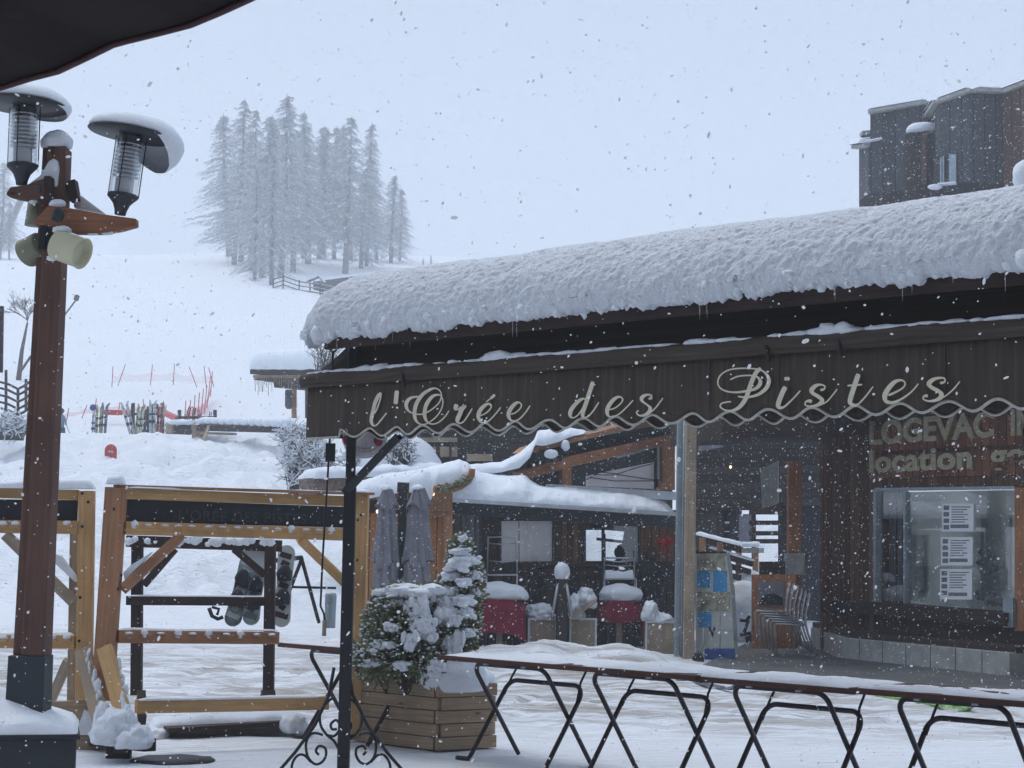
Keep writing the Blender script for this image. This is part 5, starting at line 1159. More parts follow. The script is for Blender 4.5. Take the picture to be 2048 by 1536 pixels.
evergreen('conifer_shrub', 'narrow pointed conifer with snow clumps behind the round bush', lob, 50, .036, 6,
    [spx(926, 1076, 9, 7), spx(918, 1104, 20, 11), spx(938, 1122, 24, 14), spx(915, 1128, 24, 15, -.02), spx(905, 1152, 18, 12, -.02), spx(950, 1150, 14, 10), spx(928, 1165, 18, 10, -.1), spx(895, 1185, 20, 14, -.05), spx(950, 1185, 12, 8), spx(925, 1200, 24, 12, -.1), spx(905, 1235, 20, 20, -.1), spx(932, 1225, 18, 12, -.1), spx(915, 1290, 12, 34, -.12), spx(938, 1265, 14, 10, -.08)])
# ================================================================ RESTAURANT (middle)
Q1 = PLd(900, 26.5, 1355, 29.0)
root = thing('restaurant', Q1.hit(1100, 1290), 'low wooden restaurant with snow roof, glazed gable and long gutter', 'restaurant')
MB().rect(Q1, 905, 1124, 1357, 1310, .15, -.1).build('wall', M['darkclad'], root)
MB().rect(Q1, 1035, 1123, 1357, 1134, .2, -.02, True).rect(Q1, 1035, 1137, 1357, 1152, .16, -.05, True).build('sill_beam', M['brown'], root)
MB().rect(Q1, 1109, 1040, 1168, 1124, .15, -.1).build('pier', M['shop'], root)
MB().rect(Q1, 1281, 1048, 1357, 1124, .15, -.1).build('pier', M['shopred'], root)
MB().rect(Q1, 1168, 1046, 1281, 1056, .15, -.1, True).rect(Q1, 960, 1040, 1001, 1124, .15, -.09).build('lintel', M['brown'], root)
for nm, x0, y0, x1, y1, mt in (('window', 1001, 1042, 1109, 1123, 'pink_pane_tone'), ('window', 1170, 1050, 1281, 1123, 'curtain_light')):
    wn_ = MB().rect(Q1, x0 - 2, y0 - 2, x0 + 2, y1, .1, -.06).rect(Q1, x1 - 2, y0, x1 + 1, y1, .1, -.06).rect(Q1, (x0 + x1) / 2 - 18, y0, (x0 + x1) / 2 - 16, y1, .06, -.1).build('window', M['greypaint'], root)
    MB().rect(Q1, x0 + 2, y0, x1 - 2, y1, .01, -.08).build('pane', M['glass'], wn_)
    if mt == 'pink_pane_tone': MB().rect(Q1, x0 + 2, y0, x1 - 2, y1, .02, -.10).build('bright_backing', M[mt], wn_)  # pale sheet added behind the glass, its colour imitates the reflected brightness
    if mt == 'curtain_light': MB().pp(Q1, [(1190, 1052), (1281, 1060), (1281, 1066), (1190, 1058)], .03, -.44).pp(Q1, [(1195, 1075), (1281, 1085), (1281, 1090), (1195, 1081)], .03, -.44).pp(Q1, [(1253, 1050), (1281, 1050), (1281, 1122), (1240, 1122)], .03, -.46).build('blind_stripe', M['parasol'], wn_)
gl = MB().rect(Q1, 930, 1030, 934, 1290, .08, -.02).rect(Q1, 958, 1030, 963, 1290, .08, -.02).build('side_glazing_frame', M['greypaint'], root)
MB().rect(Q1, 905, 1030, 960, 1290, .01, -.08).build('pane', M['glass'], gl)
MB().rect(Q1, 895, 1020, 1158, 1300, .1, -1.6).rect(Q1, 1276, 1020, 1357, 1300, .1, -1.6).rect(Q1, 1158, 1020, 1276, 1048, .1, -1.6).rect(Q1, 1158, 1122, 1276, 1300, .1, -1.6).build('rear_wall', M['darkclad'], root)
MB().pp(Q1, [(897, 1003), (1353, 1034), (1353, 1056), (1240, 1051), (897, 1026)], .25, 0, True).build('fascia', M['greypaint'], root)
MB().pp(Q1, [(896, 996), (1354, 1024), (1354, 1032), (896, 1003)], .12, .22, True).build('gutter', M['gutter'], root)
# roof snow: from the gutter up to the gable sill
topl = [(896, 965), (945, 935), (965, 944), (1000, 950), (1050, 952), (1062, 962), (1080, 970), (1120, 974), (1240, 984), (1290, 992), (1330, 1006), (1348, 1024)]
def interp(tab, x):
    for (a, ya), (c, yc) in zip(tab, tab[1:]):
        if x <= c: return ya + (yc - ya) * max(0, (x - a) / (c - a))
    return tab[-1][1]
def rs(u, v):
    x = 898 + (1348 - 898) * u; yb = 998 + (x - 898) * .0622; yt = interp(topl, x); k = v
    bulge = math.sin(min(1, k * 1.0) * math.pi / 2)
    yy = yb + (yt - yb) * (bulge if k < 1 else 1); off = .1 - 1.4 * (1 - math.cos(k * math.pi / 2)); p = Q1.hit(x, yy, off)
    nz = .03 * noise.fractal(Vector((p.x * 2.5, k * 2, 3)), 1, 2, 3); return p + Q1.n * nz * 1.2 + Vector((0, 0, nz))
MB().grid(rs, 120, 20).build('roof_snow', M['snow'], root)
MB().pp(Q1, [(1100, 968), (1355, 984), (1355, 1000), (1320, 998), (1240, 984), (1100, 975)], .12, -1.5, True).build('gable_sill', M['gutter'], root)
MB().pp(Q1, [(1040, 945), (1140, 912), (1345, 868), (1345, 888), (1145, 933), (1040, 962)], .2, -1.5, True).rect(Q1, 1125, 930, 1143, 972, .18, -1.52).rect(Q1, 1326, 875, 1350, 980, .18, -1.48).build('gable_frame', M['arm'], root)
MB().pp(Q1, [(1060, 905), (1075, 893), (1180, 868), (1280, 842), (1345, 828), (1345, 848), (1240, 862), (1150, 884), (1072, 905)], .5, -1.3, True).build('bargeboard', M['pine2'], root)
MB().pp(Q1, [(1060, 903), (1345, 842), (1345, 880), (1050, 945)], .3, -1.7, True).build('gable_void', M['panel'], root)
MB().pp(Q1, [(1046, 958), (1330, 893), (1330, 975), (1060, 970)], .06, -1.62, True).build('gable_window_frame', M['greypaint'], root)
MB().pp(Q1, [(1172, 952), (1308, 924), (1308, 978), (1172, 972)], .02, -1.6, True).build('gable_pane', M['pink_pane_tone'], root)
MB().pp(Q1, [(1232, 913), (1318, 890), (1319, 893), (1236, 917)], .03, -1.5, True).rect(Q1, 1316, 893, 1319, 958, .03, -1.5).build('gable_trim', M['offwhite'], root)
for q in ([(1172, 960), (1200, 944), (1235, 948), (1275, 935), (1306, 927)], [(1172, 946), (1200, 950), (1240, 950), (1308, 960)], [(1180, 955), (1230, 962), (1308, 962)]):
    MB().tube([Q1.hit(x, y_, -1.55) for x, y_ in q], .008, 5).build('cable', M['metal'], root)
# snow swept over the roof ends (left bulge and gable verge)
def ribbon_snow(top_, bot_, off, depth, name, parent, amp=.03):
    def fn(u, v):
        x = top_[0][0] + (top_[-1][0] - top_[0][0]) * u; yt, yb = interp(top_, x), interp(bot_, x)
        if v < .5: k = v * 2; y_ = yb + (yt - yb) * math.sin(k * math.pi / 2); o_ = off - depth * .35 * (1 - math.cos(k * math.pi / 2))
        else: y_ = yt; o_ = off - depth * (.35 + .65 * (v - .5) * 2)
        p = Q1.hit(x, y_, o_); nz = amp * noise.fractal(Vector((p.x * 3, v * 3, off)), 1, 2, 4); return p + Q1.n * nz + Vector((0, 0, nz * .6))
    return MB().grid(fn, 90, 20).build(name, M['snow'], parent)
ribbon_snow([(905, 936), (950, 928), (1000, 925), (1040, 905), (1068, 880), (1075, 862), (1090, 862), (1118, 852), (1140, 856), (1170, 862)], [(905, 950), (950, 948), (1000, 945), (1040, 935), (1060, 915), (1070, 890), (1090, 890), (1118, 884), (1140, 874), (1170, 866)], -1.15, 1.2, 'verge_snow', root)
MB().blob(Q1.hit(1102, 908, -1.1), (.115, .06, .075), 3, 3, .08).blob(Q1.hit(1131, 891, -1.1), (.07, .06, .09), 5, 3, .15).build('floodlight_snow', M['snow'], root)
MB().rect(Q1, 1082, 900, 1124, 922, .15, -1.25).rect(Q1, 1122, 893, 1140, 905, .1, -1.25).build('floodlight', M['panel'], root)
# annex with brown boards behind the grey parasols
Q2 = PLd(735, 25.2, 905, 25.6)
root = thing('wooden_annex', Q2.hit(820, 1300), 'orange brown boarded annex with rounded snow roof behind the closed parasols', 'building')
MB().rect(Q2, 735, 985, 905, 1330, .2, 0).build('wall', M['rest'], root)
MB().rect(Q2, 858, 1022, 905, 1034, .1, .08).rect(Q2, 888, 1030, 905, 1180, .1, .1).build('door_frame', M['pine2'], root)
MB().rect(Q2, 735, 1000, 862, 1026, .12, .06, True).build('beam', M['brown'], root)
def as_(u, v):
    x = 692 + (948 - 692) * u; tp = [(692, 978), (720, 962), (760, 952), (830, 940), (880, 930), (918, 920), (935, 926), (948, 945)]; bt = [(692, 992), (730, 1000), (770, 990), (800, 985), (850, 975), (862, 1000), (875, 968), (900, 972), (930, 960), (948, 955)]
    yt, yb = interp(tp, x), interp(bt, x)
    if v < .45: k = v / .45; y_ = yb + (yt - yb) * math.sin(k * math.pi / 2) ** .9; o_ = .45 - .5 * (1 - math.cos(k * math.pi / 2))
    else: y_ = yt; o_ = -.05 - 2.5 * (v - .45) / .55
    p = Q2.hit(x, y_, o_); nz = .03 * noise.fractal(Vector((p.x * 3, v * 3, 1)), 1, 2, 4); return p + Q2.n * nz + Vector((0, 0, nz))
MB().grid(as_, 110, 26).build('roof_snow', M['snow'], root)
MB().tube([Q2.hit(x, y_, .5) for x, y_ in ((868, 978), (885, 980), (905, 978), (922, 972), (936, 962), (943, 950), (944, 938))], .05, 8).build('ridge_log', M['arm'], root)
MB().pp(Q2, [(848, 962), (876, 960), (905, 968), (905, 1022), (855, 1022)], .2, .12).build('gable_boards', M['pine2'], root)
gw = MB(); rnd = random.Random(8)
for i in range(220):
    t = rnd.random(); x = 878 + 62 * t; y_ = 980 - 6 * math.sin(t * 3) - 26 * t ** 3; q = Q2.hit(x, y_, .55); e = q + Vector((rnd.uniform(-.09, .09), rnd.uniform(-.08, .08), rnd.uniform(-.07, .05))); gw.tube([q, e], .007, 3, False)
tag(gw.build('fir_garland', M['green']), 'dark fir garland under the roof log beside the closed parasols', 'garland')
# warm fairy bulbs
for x, y_, pl_, off, lb in ((755, 1023, Q2, .25, 'tiny warm bulb left of the closed parasols'), (866, 988, Q2, .3, 'tiny warm bulb right above the closed parasols'), (1355, 977, Q1, .1, 'tiny warm bulb beside the metal downpipe'), (1461, 934, Plane(P(1400, 1085, 31), P(1600, 1085, 31)), 0, 'tiny reddish bulb in the dark passage')):
    tag(MB().blob(pl_.hit(x, y_, off), (.022, .022, .028), 1, 2, 0).build('light_bulb', M['bulb']), lb, 'bulb')
# low wall with snow, and the dark chalet behind
root = thing('low_wall', P(650, 1000, 33), 'low brown stone wall capped with an even band of snow', 'wall')
MB().beam(P(612, 973, 33), P(905, 955, 35), .5, .30).build('stone_body', M['stone'], root)
s5 = MB(); snowstrip(s5, P(611, 958, 33), P(940, 947, 35.5), .7, .2, 41, 120); s5.build('snow_cap', M['snow'], root)
Q3 = PLd(800, 37, 1345, 39)
root = thing('dark_chalet', Q3.hit(1000, 1085), 'dark brown chalet with pale board strips behind the restaurant', 'chalet')
MB().rect(Q3, 842, 752, 1345, 1060, .3, -.0, True).build('wall', M['darkclad'], root)
MB().rect(Q3, 825, 875, 915, 884, .1, .2, True).rect(Q3, 830, 893, 872, 913, .1, .12, True).rect(Q3, 880, 893, 915, 913, .1, .12, True).rect(Q3, 935, 908, 985, 922, .1, .12, True).build('pale_boards', M['pine_grey'], root)
MB().rect(Q3, 875, 870, 879, 940, .1, .15).rect(Q3, 900, 880, 903, 930, .1, .15).build('upright', M['brown'], root)
cb_ = Q3.hit(1090, 752); MB().beam(Q3.hit(820, 750, -.5), Q3.hit(1360, 745, -.5), 2.6, .3).build('roof', M['brown'], root)
# gentle snow mound beside it
tag(MB().blob(P(800, 945, 36), (.9, .8, .75), 9, 4, .08, 1.2).build('snow_mound', M['snow']), 'smooth round snow mound between the bare shrubs and dark chalet', 'snow mound')
bush('bare_bush', P(615, 935, 40), (.75, .6, .75), 170, 'snow covered leafless bush left of the black pole above the wall', M['twig'], .9, 21, 1.3)
bush('bare_bush', P(600, 875, 52), (.8, .6, .5), 120, 'twiggy bush by the snow capped barrier right end', M['twig'], .8, 22, 1.3)
bush('bare_bush', P(735, 930, 36), (.7, .5, .6), 120, 'leafless shrub seen under the round hanging sign', M['twig'], .6, 23, 1.2)
bush('bare_bush', P(800, 905, 35), (.35, .3, .5), 70, 'slim leafless shrub right of the pole brace', M['twig'], .9, 24, 1.2)
bush('bare_bush', P(650, 705, 60), (.6, .5, .75), 40, 'bare sapling twigs beside the left end of the snow roof', M['twig'], .1, 25, 1.5)
# ---- closed grey parasols
def parasol(label, px, d, wpx, ytop, ybot, seed):
    c = P(px, ybot, d); t = P(px, ytop, d); H = t.z - c.z; rr = wpx / 2 / F * d; root = thing('closed_parasol', Vector((c.x, c.y, 0)), label, 'parasol', 'closed grey parasols')
    def body(z0, z1, r0_, r1_, sd, nm):
        def fn(u, v):
            an = 2 * math.pi * u; z = z0 + (z1 - z0) * v; r = (r0_ + (r1_ - r0_) * v ** .8) * (1 + .20 * math.sin(an * 7 + sd + v * 1.5) + .10 * math.sin(an * 13 + 3 * v + sd)) ; lump = .06 * noise.noise(Vector((an, z * 2, sd)))
            zz_ = z + (.05 * math.sin(an * 3 + sd) if v == 0 else 0)
            return Vector((c.x + math.cos(an) * r * (1 + lump), c.y + math.sin(an) * r * (1 + lump), zz_))
        MB().grid(fn, 84, 20, closed_u=True).build(nm, M['parasol'], root)
    body(c.z + H * .82, c.z + H, rr * .95, rr * .38, seed, 'cap'); body(c.z + H * .25, c.z + H * .86, rr * 1.12, rr * .62, seed + 1, 'canopy'); body(c.z, c.z + H * .27, rr * .95, rr * .9, seed + 2, 'lower_flap')
    MB().blob(t + Vector((0, 0, .0)), (rr * .5, rr * .5, .05), seed, 3, .2, 2, -.3).build('snow_cap', M['snow_fine'], root)
    MB().tube([Vector((c.x, c.y, 0)), Vector((c.x, c.y, c.z + .1))], .025, 8).build('pole', M['metal'], root)
parasol('left one of two closed grey parasols behind the round bush', 771, 23.2, 44, 978, 1180, 3)
parasol('right one of two closed grey parasols, taller pole beside it', 834, 23.2, 48, 977, 1178, 8)
root = thing('parasol_mast', Vector((P(803, 1180, 23.5).x, 23.5, 0)), 'dark mast standing between the two closed parasols', 'mast')
q = P(803, 1180, 23.5); MB().beam(Vector((q.x, q.y, 0)), P(806, 975, 23.5), .11, .1, up=(0, -1, 0)).build('shaft', M['lampmetal'], root); MB().beam(P(806, 985, 23.5), P(807, 965, 23.5), .15, .12, up=(0, -1, 0)).build('head', M['lampmetal'], root)
# ---- terrace tables with red cloths
def cloth_table(label, px0, px1, ytop, yhem, d, seed, tails=False):
    a, b_ = P(px0, ytop, d), P(px1, ytop, d); c = (a + b_) / 2; W_ = (b_ - a).length / 2; D_ = W_ * .8; zt = a.z; zh = P(px0, yhem, d).z
    root = thing('terrace_table', Vector((c.x, c.y, 0)), label, 'table', 'terrace tables')
    MB().box((c.x, c.y + .1, zt - .03), (W_ * 1.9, D_ * 1.9, .04)).build('tabletop', M['brown'], root)
    for sx in (-.7, 0, .7): MB().box((c.x + W_ * sx, c.y + .1, zt / 2 - .03), (.09, .09, zt - .06)).build('leg', M['pine_grey'] if sx == 0 else M['darkcloth'], root)
    def fn(u, v):
        an = 2 * math.pi * u; k = 3.2; x = math.copysign(abs(math.cos(an)) ** (2 / k), math.cos(an)); y_ = math.copysign(abs(math.sin(an)) ** (2 / k), math.sin(an)); fl = 1 + v * (.04 + .035 * math.sin(an * 11 + seed))
        z = zt - (zt - zh) * v * (1 + .12 * math.sin(an * 2 + seed)); return Vector((c.x + x * W_ * fl, c.y + .1 + y_ * D_ * fl, z))
    m_ = MB().grid(fn, 96, 8, closed_u=True); o = m_.build('red_cloth', M['cloth'], None); tag(o, 'wine red cloth hanging from ' + label.replace('terrace table', 'the terrace table'), 'tablecloth', 'wine red tablecloths')
    o = MB().blob((c.x, c.y + .1, zt + .07), (W_ * 1.05, D_ * 1.05, .18), seed, 4, .16, 1.1, -.5).build('snow_cushion', M['snow']); tag(o, 'thick pillow of snow on ' + label.replace('terrace table', 'the terrace table'), 'snow pile', 'snow pillows on the terrace tables')
    return c
cloth_table('terrace table below the left ladder shaped chair', 950, 1050, 1197, 1272, 26.4, 2)
cloth_table('terrace table with ragged cloth, nearer the metal downpipe', 1196, 1283, 1200, 1240, 27.4, 5)
MB_ = MB().pp(Q1, [(1276, 1225), (1298, 1240), (1296, 1262), (1284, 1272), (1277, 1258), (1282, 1245)], .05, .9)
tag(MB_.build('cloth_corner', M['cloth']), 'twisted red cloth corner trailing over the right planter edge', 'cloth')
def term_chair(label, x0, x1, y0, y1, d, slats):
    root = thing('metal_chair', P((x0 + x1) / 2, y1, d), label, 'chair', 'metal chairs on the terrace')
    MB().tube([P(x0, y1, d), P(x0 + 2, y0, d), P(x1 - 1, y0, d), P(x1, y1, d)], .016, 8).build('back_frame', M['chrome'], root)
    for y_ in slats: MB().tube([P(x0 + 1, y_, d), P((x0 + x1) / 2, y_ + 3, d - .03), P(x1 - 1, y_ + 1, d)], .012, 6).build('slat', M['chrome'], root)
    sq = [P(x0, y1 - 3, d), P(x1, y1 - 3, d)]; MB().beam(sq[0] - Vector((0, .2, 0)), sq[1] - Vector((0, .2, 0)), .4, .02).build('seat', M['chrome'], root)
    for p in sq:
        for dy in (-.38, .0): MB().tube([p + Vector((0, dy, 0)), Vector((p.x, p.y + dy, .05))], .012, 6).build('leg', M['chrome'], root)
term_chair('tall ladder backed metal chair behind the left snow topped table', 974, 1034, 1074, 1152, 27.0, (1086, 1121))
term_chair('metal chair with snow on its seat behind the right snow topped table', 1207, 1269, 1116, 1160, 28.0, (1121, 1130))
MB1 = MB(); snowstrip(MB1, P(1208, 1158, 27.8), P(1268, 1158, 27.8), .3, .13, 51); tag(MB1.build('snow_pile', M['snow']), 'snow heaped on the chair seat behind the right terrace table', 'snow pile')
tag(MB().tube([P(1210, 1120, 28.1), P(1210, 1068, 28.1)], .012, 6).tube([P(1268, 1118, 28.1), P(1267, 1100, 28.1)], .010, 6).build('thin_rods', M['metal']), 'thin dark rods standing behind the snow seated chair', 'rods')
# pyramid heater
hc = P(1123, 1290, 26.6); hb = Vector((hc.x, hc.y, 0)); ht = P(1124, 1158, 26.6)
root = thing('patio_heater', hb, 'slim pyramid patio heater topped by an egg of snow', 'patio heater')
for sx, sy in ((-1, -1), (1, -1), (-1, 1), (1, 1)): MB().tube([P(1124 + sx * 20, 1235 if sx else 1290, 26.6 + sy * .12), ht + Vector((sx * .05, sy * .05, 0))], .022, 8).build('rod', M['chrome'], root)
MB().tube([Vector((ht.x, ht.y - .05, 0)), ht], .026, 8).build('front_rod', M['chrome'], root)
MB().prism([(ht.x - .08, ht.y - .08), (ht.x + .08, ht.y - .08), (ht.x + .08, ht.y + .08), (ht.x - .08, ht.y + .08)], .1, ht.z).build('core', M['darkclad'], root)
MB().blob(ht + Vector((0, 0, .10)), (.115, .115, .145), 2, 4, .05, 1.3, -.7).build('snow_cap', M['snow'], root)
# terrace planters
def box_planter(label, x0, x1, y0, y1, d, heap_pts):
    root = thing('terrace_planter', P((x0 + x1) / 2, y1, d), label, 'planter', 'boxy terrace planters')
    a, b_ = P(x0, y1, d), P(x1, y1, d); z1 = P(x0, y0, d).z
    MB().prism([(a.x, a.y), (b_.x, b_.y), (b_.x, b_.y + .5), (a.x, a.y + .5)], 0, z1).build('box', M['pine_grey'], root)
    t = MB()
    for p in (a, b_): t.beam(Vector((p.x, p.y - .015, 0)), Vector((p.x, p.y - .015, z1 + .02)), .03, .03, up=(0, -1, 0))
    t.beam(Vector((a.x, a.y - .015, z1 + .005)), Vector((b_.x, b_.y - .015, z1 + .005)), .035, .03); t.build('trim', M['gutter'], root)
    hp = MB()
    for x, y_, rx, rz in heap_pts:
        hp.blob(P(x, y_ + 3, d + .2), (rx / F * d * 1.15, .26, rz / F * d * 1.1), x, 4, .32, 1.3, -.5)
        hp.blob(P(x + rx * .5, y_ + rz * .6, d + .22), (rx / F * d * .9, .25, rz / F * d * .5), x + 3, 3, .3, 1.4, -.5)
    hp.build('snow_heap', M['snow'], root)
box_planter('grey box planter left of the pyramid heater', 1057, 1112, 1238, 1300, 26.8, [(1078, 1222, 24, 18), (1100, 1232, 12, 8)])
box_planter('grey box planter right of the pyramid heater', 1140, 1191, 1238, 1300, 26.8, [(1152, 1215, 14, 30), (1172, 1195, 16, 24)])
box_planter('grey box planter beside the metal downpipe', 1292, 1352, 1244, 1306, 26.8, [(1300, 1225, 14, 24), (1322, 1236, 20, 12)])
tag(MB().beam(P(1143, 1236, 26.7), P(1190, 1202, 26.7), .04, .25, up=(0, -1, 0)).build('leaning_board', M['pine_grey']), 'board leaning diagonally in the planter right of the heater', 'board')
# bow, diners
root = thing('ribbon_bow', Q1.hit(1330, 1090, .1), 'bright red ribbon bow on the wall near the metal downpipe', 'bow')
MB().blob(Q1.hit(1323, 1082, .1), (.07, .03, .06), 1, 3, .2).blob(Q1.hit(1339, 1082, .1), (.07, .03, .06), 2, 3, .2).build('loops', M['bow'], root)
MB().blob(Q1.hit(1331, 1085, .13), (.025, .03, .03), 3, 2).build('knot', M['bow'], root); MB().beam(Q1.hit(1330, 1086, .1), Q1.hit(1324, 1104, .1), .05, .01).beam(Q1.hit(1332, 1086, .1), Q1.hit(1338, 1104, .1), .05, .01).build('tails', M['bow'], root)
def diner(label, px, py, off, hm):
    h = Q1.hit(px, py, off); root = thing('person', Vector((h.x, h.y, .45)), label, 'person', None)
    J = [(0, 0, -.62), (0, 0, -.4), (0, 0, -.2), (0, 0, -.08), (-.17, 0, -.2), (-.22, -.05, -.45), (-.12, -.25, -.5), (.17, 0, -.2), (.22, -.05, -.45), (.12, -.25, -.5), (0, 0, 0), (0, 0, .06), (-.1, -.1, -.72), (-.12, -.45, -.7), (.1, -.1, -.72), (.12, -.45, -.7), (-.12, -.47, -1.0), (.12, -.47, -1.0)]
    J = [(x, y_, z + h.z - .45) for x, y_, z in J]; B = [(0, 1), (1, 2), (2, 3), (2, 4), (4, 5), (5, 6), (2, 7), (7, 8), (8, 9), (3, 10), (10, 11), (0, 12), (12, 13), (0, 14), (14, 15), (13, 16), (15, 17)]
    body_mesh('body', J, B, [.14, .13, .14, .055, .08, .05, .04, .08, .05, .04, .085, .08, .09, .07, .09, .07, .05, .05], M['darkcloth'], root)
    MB().blob(h + Vector((0, .02, .03)), (.115, .125, .125), 4, 3, .03).build('hair', hm, root)
diner('dark haired diner in the pinkish restaurant window', 1062, 1116, -.22, M['darkcloth'])
diner('diner silhouetted in the brightest restaurant window', 1243, 1108, -.2, M['darkcloth'])
diner('dark seated diner in the corner below the red bow', 1302, 1112, .35, M['brown'])
# downpipe and timber post
b0 = P(1354, 1312, 25.6); root = thing('metal_downpipe', b0, 'grey metal downpipe column left of the timber post', 'column')
MB().beam(Vector((b0.x, b0.y, 0)), Vector((b0.x + .015, b0.y, 3.5)), .085, .085, up=(0, -1, 0)).build('pipe', M['galv'], root, bevel=.015)
MB().tube([Vector((b0.x + .06, b0.y - .02, 0)), Vector((b0.x + .075, b0.y - .02, 3.5))], .028, 10).build('side_pipe', M['galv'], root)
b0 = P(1377, 1318, 25.4); tag(MB().beam(Vector((b0.x, b0.y, 0)), Vector((b0.x + .01, b0.y, 3.5)), .15, .15, up=(0, -1, 0)).build('timber_post', M['pine_grey'], None, bevel=.01), 'weathered timber post standing beside the metal downpipe', 'post')

# ================================================================ PASSAGE
Q4 = PLd(1397, 37, 1645, 35)
root = thing('back_building', Q4.hit(1500, 1085), 'dark boarded building closing the passage behind the timber post', 'building')
MB().rect(Q4, 1380, 800, 1650, 1012, .3, 0, True).rect(Q4, 1380, 1012, 1446, 1110, .3, 0).build('wall', M['darkclad'], root)
MB().rect(Q4, 1380, 1005, 1560, 1020, .2, .1, True).build('beam', M['brown'], root)
wn_ = MB().rect(Q4, 1446, 1014, 1478, 1090, .1, -.1).build('window', M['panel'], root); MB().rect(Q4, 1448, 1043, 1458, 1047, .02, -.05).rect(Q4, 1448, 1062, 1458, 1064, .02, -.05).build('reflection_bar', M['gutter'], wn_)
MB().rect(Q4, 1478, 1028, 1501, 1090, .15, .05).build('pale_panel', M['parasol'], root)
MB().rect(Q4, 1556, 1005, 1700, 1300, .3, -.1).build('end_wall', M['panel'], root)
q0, q1 = Q4.hit(1380, 850, 0), Q4.hit(1700, 850, 0)
MB().beam(q0 + Vector((0, .5, 1.2)), q1 + Vector((0, .5, 1.2)), 2.4, .2).build('roof', M['brown'], root)
MB().pp(Q4, [(1397, 890), (1440, 880), (1440, 894), (1397, 902)], .1, 1.0, True).build('gutter_edge', M['parasol'], root)
root = thing('slatted_fence', P(1530, 1100, 35.5), 'dark slatted fence with bright snow showing between its boards', 'fence')
for y_ in (1020, 1041, 1062, 1078): MB().rect(PLd(1500, 35.6, 1562, 35.2), 1498, y_, 1562, y_ + 9, .05, 0, True).build('slat', M['brown'], root)
MB().rect(PLd(1500, 35.6, 1562, 35.2), 1503, 1018, 1508, 1120, .08, .06).build('post', M['brown'], root)
o = MB().pp(PLd(1500, 30, 1562, 29.5), [(1520, 940), (1556, 921), (1556, 1005), (1548, 1010), (1524, 1016)], .02, 0).build('plastic_sheet', M['concrete']); tag(o, 'grey translucent sheet hanging in the dark passage', 'sheet')
b0 = P(1588, 1108, 27.0); tag(MB().beam(P(1587, 1290, 27.0), P(1589, 922, 27.0), .20, .18, up=(0, -1, 0)).build('timber_post', M['arm'], None, bevel=.01), 'orange brown timber post in the passage by the grey box', 'post')
root = thing('meter_box', P(1589, 1150, 26.8), 'grey square box fixed on the orange brown post', 'box'); MB().rect(PLd(1560, 26.8, 1620, 26.6), 1568, 1106, 1610, 1150, .12, 0).build('case', M['concrete'], root); MB().rect(PLd(1560, 26.8, 1620, 26.6), 1571, 1109, 1607, 1147, .01, .012).build('lid', M['concrete'], root)
# stair and ramp rail with snow
root = thing('stair_rail', P(1450, 1130, 33), 'snow topped wooden ramp railing behind the blue display', 'railing')
for (x0, y0, x1, y1, w_) in ((1396, 1068, 1484, 1092, .14), (1396, 1092, 1505, 1122, .10), (1396, 1108, 1500, 1138, .10), (1396, 1130, 1480, 1150, .10)):
    MB().beam(P(x0, y0 + 6, 33.6), P(x1, y1 + 6, 32.6), .06, w_).build('rail', M['brown'], root)
for x, y0, y1 in ((1405, 1075, 1160), (1440, 1084, 1165), (1477, 1092, 1168), (1511, 1095, 1150)): MB().beam(P(x, y1, 33), P(x, y0, 33), .1, .1, up=(0, -1, 0)).build('post', M['pine2'], root)
s6 = MB(); snowstrip(s6, P(1394, 1069, 33.5), P(1486, 1092, 32.5), .14, .06, 61); snowstrip(s6, P(1420, 1096, 33.4), P(1507, 1122, 32.4), .1, .04, 62); snowstrip(s6, P(1484, 1094, 32.5), P(1520, 1094, 32.4), .3, .09, 63); s6.build('snow_cap', M['snow'], root)
MB().rect(PLd(1480, 32.6, 1530, 32.4), 1483, 1096, 1518, 1106, .3, 0, True).build('landing', M['concrete'], root)
tag(MB().blob(P(1485, 1235, 31), (.55, .8, .62), 5, 4, .12, 1.2, -.8).blob(P(1440, 1225, 32), (.5, .8, .5), 6, 4, .12).blob(P(1500, 1185, 33), (.35, .6, .4), 7, 4, .12).build('snow_bank', M['snow']), 'cleared snow banked up in the passage beside the display', 'snow pile')
o = MB().tube([P(1478, 1240, 28), P(1492, 1242, 28), P(1500, 1232, 28)], .03, 6).tube([P(1497, 1240, 28), P(1487, 1268, 28), P(1480, 1270, 28)], .03, 6).tube([P(1480, 1270, 28), P(1504, 1266, 28)], .03, 6).beam(P(1491, 1280, 28), P(1506, 1276, 28), .1, .1).build('boot_brush', M['metal']); tag(o, 'small black iron gadget on the ground by the framed board', 'gadget')
# blue and white display
Q5 = PLd(1390, 25.6, 1475, 25.0)
root = thing('display_stand', Q5.hit(1432, 1325), 'blue and white display panel with faded pictures by the timber post', 'display')
MB().pp(Q5, [(1388, 1106), (1452, 1106), (1462, 1180), (1470, 1326), (1392, 1322)], .08, 0).build('panel', M['offwhite'], root)
for x0, y0, x1, y1, mt, nm in ((1394, 1142, 1419, 1175, 'blue', 'blue_square'), (1426, 1142, 1453, 1184, 'blue', 'blue_square'), (1395, 1224, 1422, 1254, 'blue', 'blue_square'), (1409, 1297, 1469, 1325, 'blue2', 'blue_band'), (1394, 1108, 1450, 1141, 'olivepic', 'picture'), (1394, 1184, 1460, 1222, 'olivepic', 'picture'), (1392, 1103, 1452, 1107, 'darkcloth', 'top_edge')):
    MB().rect(Q5, x0, y0, x1, y1, .006, .008).build(nm, M[mt], root)
MB().pp(Q5, [(1416, 1254), (1420, 1254), (1424, 1266), (1428, 1254), (1430, 1254), (1425, 1275)], .004, .012).build('tick_mark', M['darkcloth'], root)
